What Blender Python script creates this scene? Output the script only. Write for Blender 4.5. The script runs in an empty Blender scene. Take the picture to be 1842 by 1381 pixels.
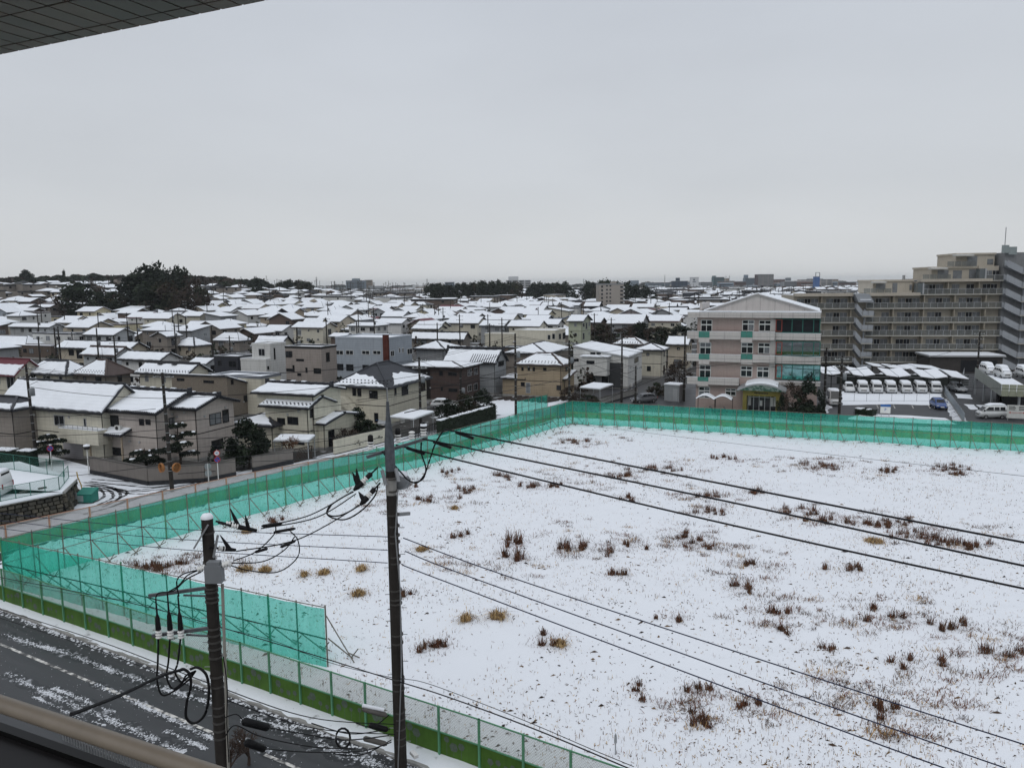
import bpy, math, random
from mathutils import Vector, Matrix
R = math.radians
random.seed(7)
C = bpy.context.scene.collection
scene = bpy.context.scene

# ------------------------------------------------------------------ camera
H_EYE, PITCH, ROLL, FPX, CPX, CPY = 19.0, R(7.4), R(-0.55), 1383.0, 921.0, 690.5
cam_d = bpy.data.cameras.new('camera'); cam = bpy.data.objects.new('camera', cam_d); C.objects.link(cam)
cam_d.sensor_width = 36.0; cam_d.sensor_fit = 'HORIZONTAL'; cam_d.lens = 36.0 * FPX / 1842.0
cam_d.clip_start = 0.1; cam_d.clip_end = 20000.0
cam.matrix_world = Matrix.Translation((0, 0, H_EYE)) @ Matrix.Rotation(math.pi / 2 - PITCH, 4, 'X') @ Matrix.Rotation(ROLL, 4, 'Z')
scene.camera = cam

HAZE = 0.00010
# ------------------------------------------------------------------ light
SUN_EL, SUN_ROT = R(52), R(200)
w = bpy.data.worlds.new('World'); scene.world = w; w.use_nodes = True
nt = w.node_tree; nt.nodes.clear()
out = nt.nodes.new('ShaderNodeOutputWorld'); bg = nt.nodes.new('ShaderNodeBackground')
sky = nt.nodes.new('ShaderNodeTexSky'); sky.sky_type = 'NISHITA'; sky.sun_disc = False
sky.sun_elevation = SUN_EL; sky.sun_rotation = SUN_ROT; sky.air_density = 1.0; sky.dust_density = 3.0
tc = nt.nodes.new('ShaderNodeTexCoord')
sep = nt.nodes.new('ShaderNodeSeparateXYZ'); nt.links.new(tc.outputs['Generated'], sep.inputs[0])
ramp = nt.nodes.new('ShaderNodeValToRGB'); nt.links.new(sep.outputs['Z'], ramp.inputs[0])
ramp.color_ramp.elements[0].position = 0.0; ramp.color_ramp.elements[0].color = (6.7, 6.85, 6.95, 1)
ramp.color_ramp.elements[1].position = 1.0; ramp.color_ramp.elements[1].color = (7.4, 7.8, 8.5, 1)
e = ramp.color_ramp.elements.new(0.12); e.color = (5.65, 5.9, 6.2, 1)
e = ramp.color_ramp.elements.new(0.35); e.color = (5.35, 5.7, 6.25, 1)
e = ramp.color_ramp.elements.new(0.62); e.color = (6.2, 6.6, 7.2, 1)
noi = nt.nodes.new('ShaderNodeTexNoise'); noi.inputs['Scale'].default_value = 1.6; noi.inputs['Detail'].default_value = 5
mp = nt.nodes.new('ShaderNodeMapping'); mp.inputs['Scale'].default_value = (1, 1, 3.2)
nt.links.new(tc.outputs['Generated'], mp.inputs[0]); nt.links.new(mp.outputs[0], noi.inputs[0])
mr = nt.nodes.new('ShaderNodeMapRange'); mr.inputs[1].default_value = 0.3; mr.inputs[2].default_value = 0.7
mr.inputs[3].default_value = 0.93; mr.inputs[4].default_value = 1.05
nt.links.new(noi.outputs[0], mr.inputs[0])
mul = nt.nodes.new('ShaderNodeMix'); mul.data_type = 'RGBA'; mul.blend_type = 'MULTIPLY'; mul.inputs[0].default_value = 1.0
nt.links.new(ramp.outputs[0], mul.inputs[6]); nt.links.new(mr.outputs[0], mul.inputs[7])
mix = nt.nodes.new('ShaderNodeMix'); mix.data_type = 'RGBA'; mix.inputs[0].default_value = 0.95
nt.links.new(sky.outputs[0], mix.inputs[6]); nt.links.new(mul.outputs[2], mix.inputs[7])
nt.links.new(mix.outputs[2], bg.inputs[0]); bg.inputs[1].default_value = 0.107
nt.links.new(bg.outputs[0], out.inputs[0])
sun_d = bpy.data.lights.new('sun', 'SUN'); sun_d.energy = 0.6; sun_d.angle = R(40); sun_d.color = (1, 0.97, 0.93)
sun = bpy.data.objects.new('sun', sun_d); C.objects.link(sun)
sun.rotation_euler = (math.pi / 2 - SUN_EL, 0, math.pi - SUN_ROT)
vs = scene.view_settings; vs.view_transform = 'Standard'; vs.look = 'None'; vs.exposure = 0.0; vs.gamma = 1.0
vs.use_curve_mapping = False
scene.render.engine = 'CYCLES'
scene.cycles.max_bounces = 6; scene.cycles.transparent_max_bounces = 24; scene.cycles.volume_bounces = 0
scene.cycles.use_denoising = True

# ------------------------------------------------------------------ pixel (of the 1842 px photo) to place
def ray(px, py):
 x = (px - CPX) / FPX; y = -(py - CPY) / FPX
 c, s = math.cos(ROLL), math.sin(ROLL)
 x, y = x * c - y * s, x * s + y * c
 cp, sp = math.cos(PITCH), math.sin(PITCH)
 return Vector((x, cp + y * sp, -sp + y * cp))
def G(px, py, z=0.0):
 d = ray(px, py); return Vector((0, 0, H_EYE)) + d * ((z - H_EYE) / d.z)
def D(px, py, Y):
 d = ray(px, py); return Vector((0, 0, H_EYE)) + d * (Y / d.y)
def proj(p):
 v = Vector(p) - Vector((0, 0, H_EYE)); cp, sp = math.cos(PITCH), math.sin(PITCH)
 f = v.y * cp - v.z * sp; u = v.y * sp + v.z * cp; x = v.x / f; y = u / f
 c, s = math.cos(-ROLL), math.sin(-ROLL)
 return CPX + FPX * (x * c - y * s), CPY - FPX * (x * s + y * c)
def smooth(a, b, t):
 t = max(0.0, min(1.0, (t - a) / (b - a))); return t * t * (3 - 2 * t)
def terrain(x, y):
 if y < 100: return 0.0
 z = 11.0 * math.exp(-(((x + 300) / 190) ** 2 + ((y - 520) / 230) ** 2))
 z += 15.0 * math.exp(-(((x + 420) / 330) ** 2 + ((y - 900) / 330) ** 2))
 r = math.hypot(x, y); return z * smooth(110, 230, r) + 4.5 * smooth(400, 950, r) + .9 * smooth(200, 400, r) * math.sin(x * .021 + 1) * math.sin(y * .017)
def GT(px, py, h=0.0):
 """where the ray of a pixel meets the height h over the terrain"""
 z = 0.0; p = None
 for _ in range(25):
  p = G(px, py, min(z + h, H_EYE - 0.6)); z = 0.6 * z + 0.4 * terrain(p.x, p.y)
 return Vector((p.x, p.y, terrain(p.x, p.y)))

# ------------------------------------------------------------------ materials
_M = {}
def principled(name):
 m = bpy.data.materials.new(name); m.use_nodes = True
 return m, m.node_tree, m.node_tree.nodes['Principled BSDF']
def node(t, typ, **kw):
 n = t.nodes.new(typ)
 for k, v in kw.items():
  if k in n.inputs: n.inputs[k].default_value = v
  else: setattr(n, k, v)
 return n
def mat(name, col, rough=0.7, var=0.12, scale=1.5, metal=0.0, spec=0.12, bump=0.0, streak=0.0, lines=0.0, ls=.72):
 """base colour broken up by two noises, with optional vertical grime streaks and fine relief"""
 if name in _M: return _M[name]
 m, t, b = principled(name)
 b.inputs['Roughness'].default_value = rough; b.inputs['Metallic'].default_value = metal
 b.inputs['Specular IOR Level'].default_value = spec
 tc = node(t, 'ShaderNodeTexCoord'); oi = node(t, 'ShaderNodeObjectInfo')
 add = node(t, 'ShaderNodeVectorMath', operation='ADD'); t.links.new(tc.outputs['Object'], add.inputs[0]); t.links.new(oi.outputs['Location'], add.inputs[1])
 n1 = node(t, 'ShaderNodeTexNoise', Scale=scale, Detail=6.0, Roughness=0.65); t.links.new(add.outputs[0], n1.inputs[0])
 mr = node(t, 'ShaderNodeMapRange'); mr.inputs[1].default_value = 0.25; mr.inputs[2].default_value = 0.75
 mr.inputs[3].default_value = 1 - var; mr.inputs[4].default_value = 1 + var; t.links.new(n1.outputs[0], mr.inputs[0])
 mx = node(t, 'ShaderNodeMix', data_type='RGBA', blend_type='MULTIPLY'); mx.inputs[0].default_value = 1.0
 mx.inputs[6].default_value = (*col, 1); t.links.new(mr.outputs[0], mx.inputs[7]); last = mx.outputs[2]
 if streak:
  mp = node(t, 'ShaderNodeMapping'); mp.inputs['Scale'].default_value = (3.0, 3.0, 0.22); t.links.new(add.outputs[0], mp.inputs[0])
  n2 = node(t, 'ShaderNodeTexNoise', Scale=1.4, Detail=5.0, Roughness=0.7); t.links.new(mp.outputs[0], n2.inputs[0])
  m2 = node(t, 'ShaderNodeMapRange'); m2.inputs[1].default_value = 0.48; m2.inputs[2].default_value = 0.8
  m2.inputs[3].default_value = 1.0; m2.inputs[4].default_value = 1 - streak; t.links.new(n2.outputs[0], m2.inputs[0])
  mx2 = node(t, 'ShaderNodeMix', data_type='RGBA', blend_type='MULTIPLY'); mx2.inputs[0].default_value = 1.0
  t.links.new(last, mx2.inputs[6]); t.links.new(m2.outputs[0], mx2.inputs[7]); last = mx2.outputs[2]
 if lines:                                        # siding joints
  sp = node(t, 'ShaderNodeSeparateXYZ'); t.links.new(tc.outputs['Object'], sp.inputs[0])
  pp = node(t, 'ShaderNodeMath', operation='PINGPONG'); pp.inputs[1].default_value = lines / 2; t.links.new(sp.outputs['Z'], pp.inputs[0])
  m3 = node(t, 'ShaderNodeMapRange'); m3.inputs[1].default_value = 0; m3.inputs[2].default_value = .03; m3.inputs[3].default_value = ls; m3.inputs[4].default_value = 1.0; t.links.new(pp.outputs[0], m3.inputs[0])
  mx3 = node(t, 'ShaderNodeMix', data_type='RGBA', blend_type='MULTIPLY'); mx3.inputs[0].default_value = 1.0
  t.links.new(last, mx3.inputs[6]); t.links.new(m3.outputs[0], mx3.inputs[7]); last = mx3.outputs[2]
 t.links.new(last, b.inputs['Base Color'])
 if bump:
  n3 = node(t, 'ShaderNodeTexNoise', Scale=scale * 8, Detail=4.0); t.links.new(add.outputs[0], n3.inputs[0])
  bp = node(t, 'ShaderNodeBump', Strength=bump, Distance=0.03); t.links.new(n3.outputs[0], bp.inputs['Height']); t.links.new(bp.outputs[0], b.inputs['Normal'])
 _M[name] = m; return m

SNOW = mat('snow', (0.80, 0.83, 0.87), 0.65, 0.035, 0.5, spec=0.25, bump=0.25)
SNOWR = mat('snow_on_roof', (0.79, 0.82, 0.86), 0.65, 0.06, 0.7, spec=0.2, bump=0.3, lines=.30, ls=.90)
GLASS = mat('window_glass', (0.012, 0.014, 0.017), 0.1, 0.25, 0.7, spec=0.35)
CURTAIN = mat('curtained_glass', (0.16, 0.17, 0.18), 0.25, 0.35, 1.2, spec=0.5)
FRAME_D = mat('dark_frame', (0.025, 0.024, 0.024), 0.4, 0.1)
FRAME_S = mat('silver_frame', (0.42, 0.43, 0.44), 0.35, 0.08, metal=0.4)
FRAME_W = mat('white_frame', (0.7, 0.7, 0.68), 0.5, 0.05)
ROOFD = mat('dark_roof', (0.045, 0.047, 0.052), 0.7, 0.2, 3.0)
ROOFK = mat('kawara_tile', (0.035, 0.036, 0.042), 0.35, 0.25, 3.0)
ROOFB = mat('brown_tile', (0.085, 0.065, 0.06), 0.5, 0.25, 3.0)
ROOFM = mat('maroon_metal', (0.13, 0.035, 0.045), 0.45, 0.12)
ROOFU = mat('blue_metal', (0.03, 0.09, 0.24), 0.45, 0.12)
ROOFS = mat('slate_roof', (0.055, 0.058, 0.066), 0.6, 0.18, 4.0)
CONC = mat('concrete', (0.30, 0.295, 0.28), 0.85, 0.18, 1.2, bump=0.15, streak=0.3)
CONCD = mat('dark_wet_concrete', (0.115, 0.108, 0.10), 0.7, 0.25, 1.2, bump=0.15, streak=0.35)
STEEL = mat('galvanised_steel', (0.33, 0.34, 0.35), 0.45, 0.12, 4.0, metal=0.5)
BLACK = mat('black_rubber', (0.012, 0.012, 0.013), 0.45, 0.1)
WOODD = mat('dark_timber', (0.055, 0.04, 0.032), 0.7, 0.25, 2.0)
POLEC = mat('pole_concrete', (0.035, 0.031, 0.028), 0.75, 0.3, 2.0, streak=0.3)
PORC = mat('porcelain', (0.72, 0.72, 0.7), 0.3, 0.06)
WALL = {}
for n_, c_ in dict(offwhite=(.58, .58, .56), white=(.66, .66, .65), beige=(.45, .40, .32), cream=(.56, .53, .44), yellowcream=(.52, .47, .33), palegrey=(.46, .48, .49),
                   grey=(.30, .31, .32), taupe=(.24, .215, .19), brown=(.13, .10, .085), charcoal=(.045, .047, .055), darkbrown=(.075, .055, .05), maroon=(.16, .05, .055),
                   mint=(.44, .53, .48), palegreen=(.40, .43, .33), bluegrey=(.34, .375, .415), ochre=(.33, .265, .185), pinkbeige=(.47, .42, .385), mauve=(.25, .215, .22),
                   orange=(.62, .36, .12), browngrey=(.295, .26, .235), slateblue=(.16, .18, .22), tan=(.40, .33, .25), brownwood=(.11, .085, .07)).items():
 WALL[n_] = mat('wall_' + n_, c_, 0.85, 0.09, 0.8, spec=0.1, streak=0.28, lines=.46)

# ------------------------------------------------------------------ mesh helpers
class MB:
 """collects geometry and links it as one mesh object"""
 def __init__(s): s.v = []; s.f = []; s.m = []; s.sm = []
 def add(s, vs, fs, mi=0, smooth=False):
  o = len(s.v); s.v += [tuple(v) for v in vs]
  for f in fs: s.f.append(tuple(i + o for i in f)); s.m.append(mi); s.sm.append(smooth)
  return s
 def box(s, x0, x1, y0, y1, z0, z1, mi=0):
  v = [(x0, y0, z0), (x1, y0, z0), (x1, y1, z0), (x0, y1, z0), (x0, y0, z1), (x1, y0, z1), (x1, y1, z1), (x0, y1, z1)]
  return s.add(v, [(3, 2, 1, 0), (4, 5, 6, 7), (0, 1, 5, 4), (1, 2, 6, 5), (2, 3, 7, 6), (3, 0, 4, 7)], mi)
 def obox(s, c, half, rz=0.0, mi=0, M=None):
  M = M or (Matrix.Translation(c) @ Matrix.Rotation(rz, 4, 'Z'))
  v = [M @ Vector((sx * half[0], sy * half[1], sz * half[2])) for sz in (-1, 1) for sx, sy in ((-1, -1), (1, -1), (1, 1), (-1, 1))]
  return s.add(v, [(3, 2, 1, 0), (4, 5, 6, 7), (0, 1, 5, 4), (1, 2, 6, 5), (2, 3, 7, 6), (3, 0, 4, 7)], mi)
 def bar(s, a, b, wx, wz=None, mi=0):
  """square bar from a to b"""
  a, b = Vector(a), Vector(b); d = (b - a); L = d.length
  if L < 1e-6: return s
  q = d.to_track_quat('Y', 'Z').to_matrix().to_4x4()
  return s.obox(None, (wx / 2, L / 2, (wz or wx) / 2), mi=mi, M=Matrix.Translation((a + b) / 2) @ q)
 def tube(s, pts, r, n=6, mi=0, cap=True, smooth=True):
  pts = [Vector(p) for p in pts]; k = len(pts); rs = r if isinstance(r, (list, tuple)) else [r] * k
  vs = []
  for i, p in enumerate(pts):
   d = (pts[min(i + 1, k - 1)] - pts[max(i - 1, 0)])
   if d.length < 1e-9: d = Vector((0, 0, 1))
   d.normalize(); up = Vector((0, 0, 1)) if abs(d.z) < 0.95 else Vector((1, 0, 0))
   x = d.cross(up).normalized(); y = x.cross(d)
   for j in range(n):
    a = 2 * math.pi * j / n; vs.append(p + (x * math.cos(a) + y * math.sin(a)) * rs[i])
  fs = [(i * n + j, i * n + (j + 1) % n, (i + 1) * n + (j + 1) % n, (i + 1) * n + j) for i in range(k - 1) for j in range(n)]
  s.add(vs, fs, mi, smooth)
  if cap: s.add(vs[:n], [tuple(range(n))], mi); s.add(vs[-n:], [tuple(range(n - 1, -1, -1))], mi)
  return s
 def cyl(s, c, r, z0, z1, n=12, mi=0, r2=None):
  return s.tube([(c[0], c[1], z0), (c[0], c[1], z1)], [r, r if r2 is None else r2], n, mi)
 def lathe(s, c, prof, n=12, mi=0):
  vs = [(c[0] + r * math.cos(2 * math.pi * j / n), c[1] + r * math.sin(2 * math.pi * j / n), c[2] + z) for r, z in prof for j in range(n)]
  fs = [(i * n + j, i * n + (j + 1) % n, (i + 1) * n + (j + 1) % n, (i + 1) * n + j) for i in range(len(prof) - 1) for j in range(n)]
  return s.add(vs, fs, mi, True)
 def poly(s, pts, mi=0): return s.add(pts, [tuple(range(len(pts)))], mi)
 def slab(s, pts, t, mi=0, mtop=None, inset=0.0):
  """a polygon thickened downwards by t"""
  n = len(pts); top = [Vector(p) for p in pts]; bot = [p - Vector((0, 0, t)) for p in top]
  s.add(top, [tuple(range(n))], mi if mtop is None else mtop)
  s.add(bot, [tuple(range(n - 1, -1, -1))], mi)
  for i in range(n): s.add([top[i], bot[i], bot[(i + 1) % n], top[(i + 1) % n]], [(0, 1, 2, 3)], mi)
  return s
 def mesh(s, name, mats):
  me = bpy.data.meshes.new(name); me.from_pydata(s.v, [], s.f)
  for m in (mats if isinstance(mats, (list, tuple)) else [mats]): me.materials.append(m)
  if any(s.m): me.polygons.foreach_set('material_index', s.m)
  if any(s.sm): me.polygons.foreach_set('use_smooth', s.sm)
  me.update(); return me
 def build(s, name, mats, parent=None, loc=None, rz=None):
  return place(name, s.mesh(name, mats), parent, loc, rz)
def place(name, me, parent=None, loc=None, rz=None):
 o = bpy.data.objects.new(name, me); C.objects.link(o)
 if parent is not None: o.parent = parent
 if loc is not None: o.location = loc
 if rz is not None: o.rotation_euler = (0, 0, rz)
 return o
def tag(o, label, cat, group=None):
 o['label'] = label; o['category'] = cat
 if group: o['group'] = group
 return o
def thing(name, label, cat, loc=(0, 0, 0), rz=0.0, group=None):
 o = bpy.data.objects.new(name, None); C.objects.link(o); o.location = loc; o.rotation_euler = (0, 0, rz)
 o.empty_display_size = 0.5
 return tag(o, label, cat, group)
def setting(name, mb, mats):
 o = mb.build(name, mats) if isinstance(mb, MB) else place(name, mb); o['kind'] = 'structure'; return o
def stuff(o): o['kind'] = 'stuff'; return o
def copy_tree(o, parent=None):
 c = o.copy(); C.objects.link(c); c.parent = parent
 for ch in o.children: copy_tree(ch, c)
 return c
def np_mesh(name, verts, faces_flat, counts, mats, midx=None):
 me = bpy.data.meshes.new(name); nv = len(verts) // 3
 me.vertices.add(nv); me.vertices.foreach_set('co', verts)
 me.loops.add(len(faces_flat)); me.loops.foreach_set('vertex_index', faces_flat)
 me.polygons.add(len(counts)); st = []; a = 0
 for c in counts: st.append(a); a += c
 me.polygons.foreach_set('loop_start', st)
 try: me.polygons.foreach_set('loop_total', counts)
 except Exception: pass
 for m in mats: me.materials.append(m)
 if midx is not None: me.polygons.foreach_set('material_index', midx)
 me.update(calc_edges=True); me.validate(); return me
def inset_poly(pts, ds):
 """inset a planar polygon by a distance per edge (edge i joins point i and i+1)"""
 P = [Vector(p) for p in pts]; n = len(P)
 nor = Vector((0, 0, 0))
 for i in range(n): nor += P[i].cross(P[(i + 1) % n])
 nor.normalize(); out = []
 for i in range(n):
  a, b, c = P[i - 1], P[i], P[(i + 1) % n]
  e1 = (b - a).normalized(); e2 = (c - b).normalized()
  n1 = nor.cross(e1); n2 = nor.cross(e2); d1, d2 = ds[(i - 1) % n], ds[i]
  k = n1.dot(n2); den = 1 - k * k
  if den < 1e-4: out.append(b + n1 * d1); continue
  al = (d1 - d2 * k) / den; be = (d2 - d1 * k) / den
  out.append(b + n1 * al + n2 * be)
 return out, nor
import numpy as np
# ------------------------------------------------------------------ ground materials
def mixmat(name, ca, cb, scale, lo, hi, ra=0.8, rb=0.7, stretch=(1, 1, 1), rot=0.0, bump=0.3, detail=8.0, second=None, sa=0.3):
 """two ground colours (a shows where the noise is low), mixed by a stretched noise"""
 m, t, b = principled(name)
 tc = node(t, 'ShaderNodeTexCoord'); mp = node(t, 'ShaderNodeMapping'); mp.inputs['Scale'].default_value = stretch; mp.inputs['Rotation'].default_value = (0, 0, rot)
 t.links.new(tc.outputs['Object'], mp.inputs[0])
 n1 = node(t, 'ShaderNodeTexNoise', Scale=scale, Detail=detail, Roughness=0.62); t.links.new(mp.outputs[0], n1.inputs[0]); val = n1.outputs[0]
 if second:
  n2 = node(t, 'ShaderNodeTexNoise', Scale=second[0], Detail=4.0); t.links.new(tc.outputs['Object'], n2.inputs[0])
  ma = node(t, 'ShaderNodeMath', operation='MULTIPLY_ADD'); ma.inputs[1].default_value = second[1]; t.links.new(n2.outputs[0], ma.inputs[0]); t.links.new(val, ma.inputs[2]); val = ma.outputs[0]
 mr = node(t, 'ShaderNodeMapRange'); mr.inputs[1].default_value = lo; mr.inputs[2].default_value = hi; t.links.new(val, mr.inputs[0])
 nv = node(t, 'ShaderNodeTexNoise', Scale=scale * 5, Detail=5.0); t.links.new(tc.outputs['Object'], nv.inputs[0])
 mv = node(t, 'ShaderNodeMapRange'); mv.inputs[3].default_value = 0.8; mv.inputs[4].default_value = 1.2; t.links.new(nv.outputs[0], mv.inputs[0])
 mx0 = node(t, 'ShaderNodeMix', data_type='RGBA', blend_type='MULTIPLY'); mx0.inputs[0].default_value = 1.0; mx0.inputs[6].default_value = (*ca, 1); t.links.new(mv.outputs[0], mx0.inputs[7])
 mx = node(t, 'ShaderNodeMix', data_type='RGBA'); t.links.new(mr.outputs[0], mx.inputs[0]); t.links.new(mx0.outputs[2], mx.inputs[6]); mx.inputs[7].default_value = (*cb, 1)
 t.links.new(mx.outputs[2], b.inputs['Base Color'])
 mr2 = node(t, 'ShaderNodeMapRange'); mr2.inputs[3].default_value = ra; mr2.inputs[4].default_value = rb; t.links.new(mr.outputs[0], mr2.inputs[0]); t.links.new(mr2.outputs[0], b.inputs['Roughness'])
 b.inputs['Specular IOR Level'].default_value = sa
 bp = node(t, 'ShaderNodeBump', Strength=bump, Distance=0.05); t.links.new(mr.outputs[0], bp.inputs['Height']); t.links.new(bp.outputs[0], b.inputs['Normal'])
 return m
SN = (0.80, 0.83, 0.87)
M_TOWN = mixmat('town_ground', (0.06, 0.058, 0.055), SN, 0.22, 0.58, 0.66)
M_FIELD = mixmat('field_snow', (0.10, 0.075, 0.055), (0.79, 0.815, 0.855), 2.6, 0.36, 0.40, 0.9, 0.65, stretch=(1.0, 1.9, 1), rot=R(25), second=(0.10, 0.16), bump=0.5)
M_ASPH = mixmat('wet_asphalt', (0.026, 0.027, 0.030), (0.062, 0.063, 0.067), 1.3, 0.3, 0.7, 0.38, 0.62, stretch=(.07, 1.5, 1), bump=0.05, sa=0.4)
M_ASPHS = mixmat('asphalt_with_slush', (0.035, 0.035, 0.038), SN, 0.55, 0.60, 0.70, 0.5, 0.7, stretch=(1, 3, 1), bump=0.2)
M_SLUSH = mixmat('slushy_snow', (0.13, 0.13, 0.135), (0.74, 0.77, 0.81), 1.6, 0.36, 0.52, 0.5, 0.7, bump=0.6)
M_STREET = mixmat('rutted_street', (0.06, 0.06, 0.063), (0.76, 0.79, 0.83), 0.9, 0.31, 0.43, 0.5, 0.7, stretch=(0.28, 2.6, 1), rot=-R(-25), bump=0.6)
M_VERGE = mixmat('patchy_verge', (0.05, 0.05, 0.045), SN, 0.4, 0.36, 0.40, stretch=(1, 2.2, 1), rot=R(22), bump=0.5)
M_SIDEWALK = mixmat('sidewalk_snow', (0.22, 0.215, 0.21), (0.80, 0.83, 0.87), 1.2, 0.30, 0.40, bump=0.6)

# ------------------------------------------------------------------ the ground to the horizon
rings = [3, 12, 25, 40, 60, 80, 100, 115, 130, 145, 160, 180, 200, 220, 240, 265, 290, 320, 350, 380, 410, 450, 490, 530, 570, 620, 670, 720, 780, 840, 900, 980, 1060, 1150, 1250, 1400, 1600, 1900, 2400, 3200, 4500, 6500, 9500]
NA = 144; vs_, fs_ = [(0, 0, 0)], []
for r in rings:
 for k in range(NA):
  a = 2 * math.pi * k / NA; x, y = r * math.sin(a), r * math.cos(a); vs_.append((x, y, terrain(x, y)))
for k in range(NA): fs_.append((0, 1 + (k + 1) % NA, 1 + k))
for i in range(len(rings) - 1):
 for k in range(NA):
  a, b = 1 + i * NA + k, 1 + i * NA + (k + 1) % NA; fs_.append((a, b, b + NA, a + NA))
g = MB(); g.add(vs_, fs_); setting('ground', g, M_TOWN)

def sheet(name, px, z, m, wob=0.0, step=1.2, world=False, thick=0.0):
 """a flat sheet laid over the ground inside a polygon; wob makes its rim uneven"""
 P = [Vector(p) if world else G(*p) for p in px]; out = []
 for i in range(len(P)):
  a, b = P[i], P[(i + 1) % len(P)]; n = max(1, int((b - a).length / step)) if wob else 1
  for k in range(n):
   q = a.lerp(b, k / n)
   if wob and k: q = q + Vector((random.uniform(-wob, wob), random.uniform(-wob, wob), 0))
   out.append((q.x, q.y, z))
 g = MB()
 if thick: g.slab([Vector(p) for p in out], thick)
 else: g.poly(out)
 ar = sum(out[i - 1][0] * out[i][1] - out[i][0] * out[i - 1][1] for i in range(len(out)))
 if ar < 0: g.f = [tuple(reversed(f)) for f in g.f]
 return setting(name, g, m)

# ------------------------------------------------------------------ front road (along the building) in its own frame
O_ = Vector((-30.7, 43.8, 0)); T_ = Vector((0.866, -0.5, 0)); N_ = Vector((-0.5, -0.866, 0))
def rd(u, v, z=0.0): p = O_ + T_ * u + N_ * v; return Vector((p.x, p.y, z))
def rv(px, py): q = G(px, py) - O_; return q.dot(T_), q.dot(N_)
RZ = math.atan2(T_.y, T_.x)
g = MB(); g.poly([(-60, 0, 0), (-60, -9.5, 0), (120, -9.5, 0), (120, 0, 0)]); o = setting('front_road', g, M_ASPH); o.location = (O_.x, O_.y, 0.008); o.rotation_euler = (0, 0, RZ)
# kerb and pavement with its snow, between the kerb and the board fence
g = MB(); g.box(-60, 120, 0.0, 0.16, 0, 0.13); o = setting('kerb', g, CONC); o.location = (O_.x, O_.y, 0); o.rotation_euler = (0, 0, RZ)
g = MB(); nu = 260
def side_h(u, v): return 0.12 + 0.07 * math.sin(min(1, v / 1.5) * math.pi) * (0.7 + 0.3 * math.sin(u * 1.7) * math.sin(u * 0.53)) + random.uniform(-.012, .012)
cols = [0.02, 0.30, 0.6, 0.9, 1.2, 1.45, 1.62]
vv = [(-50 + 150 * i / nu, c + (random.uniform(-.08, .08) if 0 < j < 6 else random.uniform(-.1, .06) if j == 0 else 0), side_h(-50 + 150 * i / nu, c)) for i in range(nu + 1) for j, c in enumerate(cols)]
k = len(cols)
g.add(vv, [(i * k + j, (i + 1) * k + j, (i + 1) * k + j + 1, i * k + j + 1) for i in range(nu) for j in range(k - 1)], 0, True)
o = setting('pavement', g, M_SIDEWALK); o.location = (O_.x, O_.y, 0); o.rotation_euler = (0, 0, RZ)
# painted lane line, worn
PAINT = mixmat('worn_road_paint', (0.10, 0.10, 0.10), (0.66, 0.64, 0.60), 2.5, 0.42, 0.56, bump=0.0)
uL, vL = rv(0, 1160); u2, v2 = rv(165, 1225)
vl = (vL + v2) / 2
g = MB()
for a, b in ((-14, u2 + 0.3), (u2 + 1.2, u2 + 9.5), (u2 + 12, u2 + 24)): g.poly([rd(a, vl - .08, .0), rd(a, vl + .08, .0), rd(b, vl + .08, .0), rd(b, vl - .08, .0)])
g.v = [(x, y, 0.017) for x, y, z in g.v]; o = setting('lane_line', g, PAINT)
# slush ridges on the carriageway: lumps of snow thrown up between the wheel tracks
lump = [(1, 0, 0), (0, 1, 0), (-1, 0, 0), (0, -1, 0), (0, 0, .8)]
lf = [(0, 1, 4), (1, 2, 4), (2, 3, 4), (3, 0, 4)]
g = MB(); rr = random.Random(3); FILM = []
bands = []; M_FILM = mixmat('slush_film', (0.030, 0.031, 0.034), (.42, .43, .45), 2.2, .53, .68, .45, .6, stretch=(1, 1, 1), rot=RZ, bump=.2)
for pxs, wd, n in (([(5, 1140), (60, 1158), (120, 1175), (200, 1205), (300, 1240), (385, 1265)], .30, 1500), ([(165, 1227), (240, 1260), (300, 1290), (385, 1330)], .24, 1000),
                  ([(10, 1210), (60, 1235), (120, 1262), (200, 1295), (300, 1340), (330, 1355)], .34, 1500), ([(95, 1237), (150, 1258), (205, 1282)], .2, 420), ([(298, 1313), (335, 1330), (372, 1347)], .2, 330),
                  ([(60, 1252), (120, 1280), (190, 1305)], .12, 260), ([(440, 1290), (520, 1310), (600, 1350), (700, 1381)], .45, 900), ([(430, 1330), (520, 1365)], .3, 260)):
 P = [rv(*p) for p in pxs]; FILM.append((pxs, wd))
 for _ in range(int(n * 1.7)):
  i = rr.randrange(len(P) - 1); f = rr.random(); u = P[i][0] + (P[i + 1][0] - P[i][0]) * f; v = P[i][1] + (P[i + 1][1] - P[i][1]) * f
  dens = 0.5 + 0.5 * math.sin(u * 1.9) * math.sin(u * .73 + 2)
  if rr.random() > 0.12 + 0.9 * dens * dens: continue
  bands.append((u, v + rr.gauss(0, wd * .30), rr.uniform(.012, .045) * (1.7 if rr.random() < .1 else 1)))
for _ in range(600): bands.append((rr.uniform(-6, 34), abs(rr.gauss(0, 1)) * 2.6 + .05, rr.uniform(.006, .022)))
for _ in range(650): bands.append((rr.uniform(-6, 34), abs(rr.gauss(0, .16)) + .0, rr.uniform(.03, .10)))
for u, v, s in bands:
 a = rr.random() * 6.28; ca, sa = math.cos(a), math.sin(a); c = rd(u, v); sx, sy, sz = s * rr.uniform(.7, 1.7), s * rr.uniform(.6, 1.1), s * rr.uniform(.5, .9)
 g.add([(c.x + (x * sx) * ca - (y * sy) * sa, c.y + (x * sx) * sa + (y * sy) * ca, 0.01 + z * sz) for x, y, z in lump], lf, 0, True)
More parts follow.
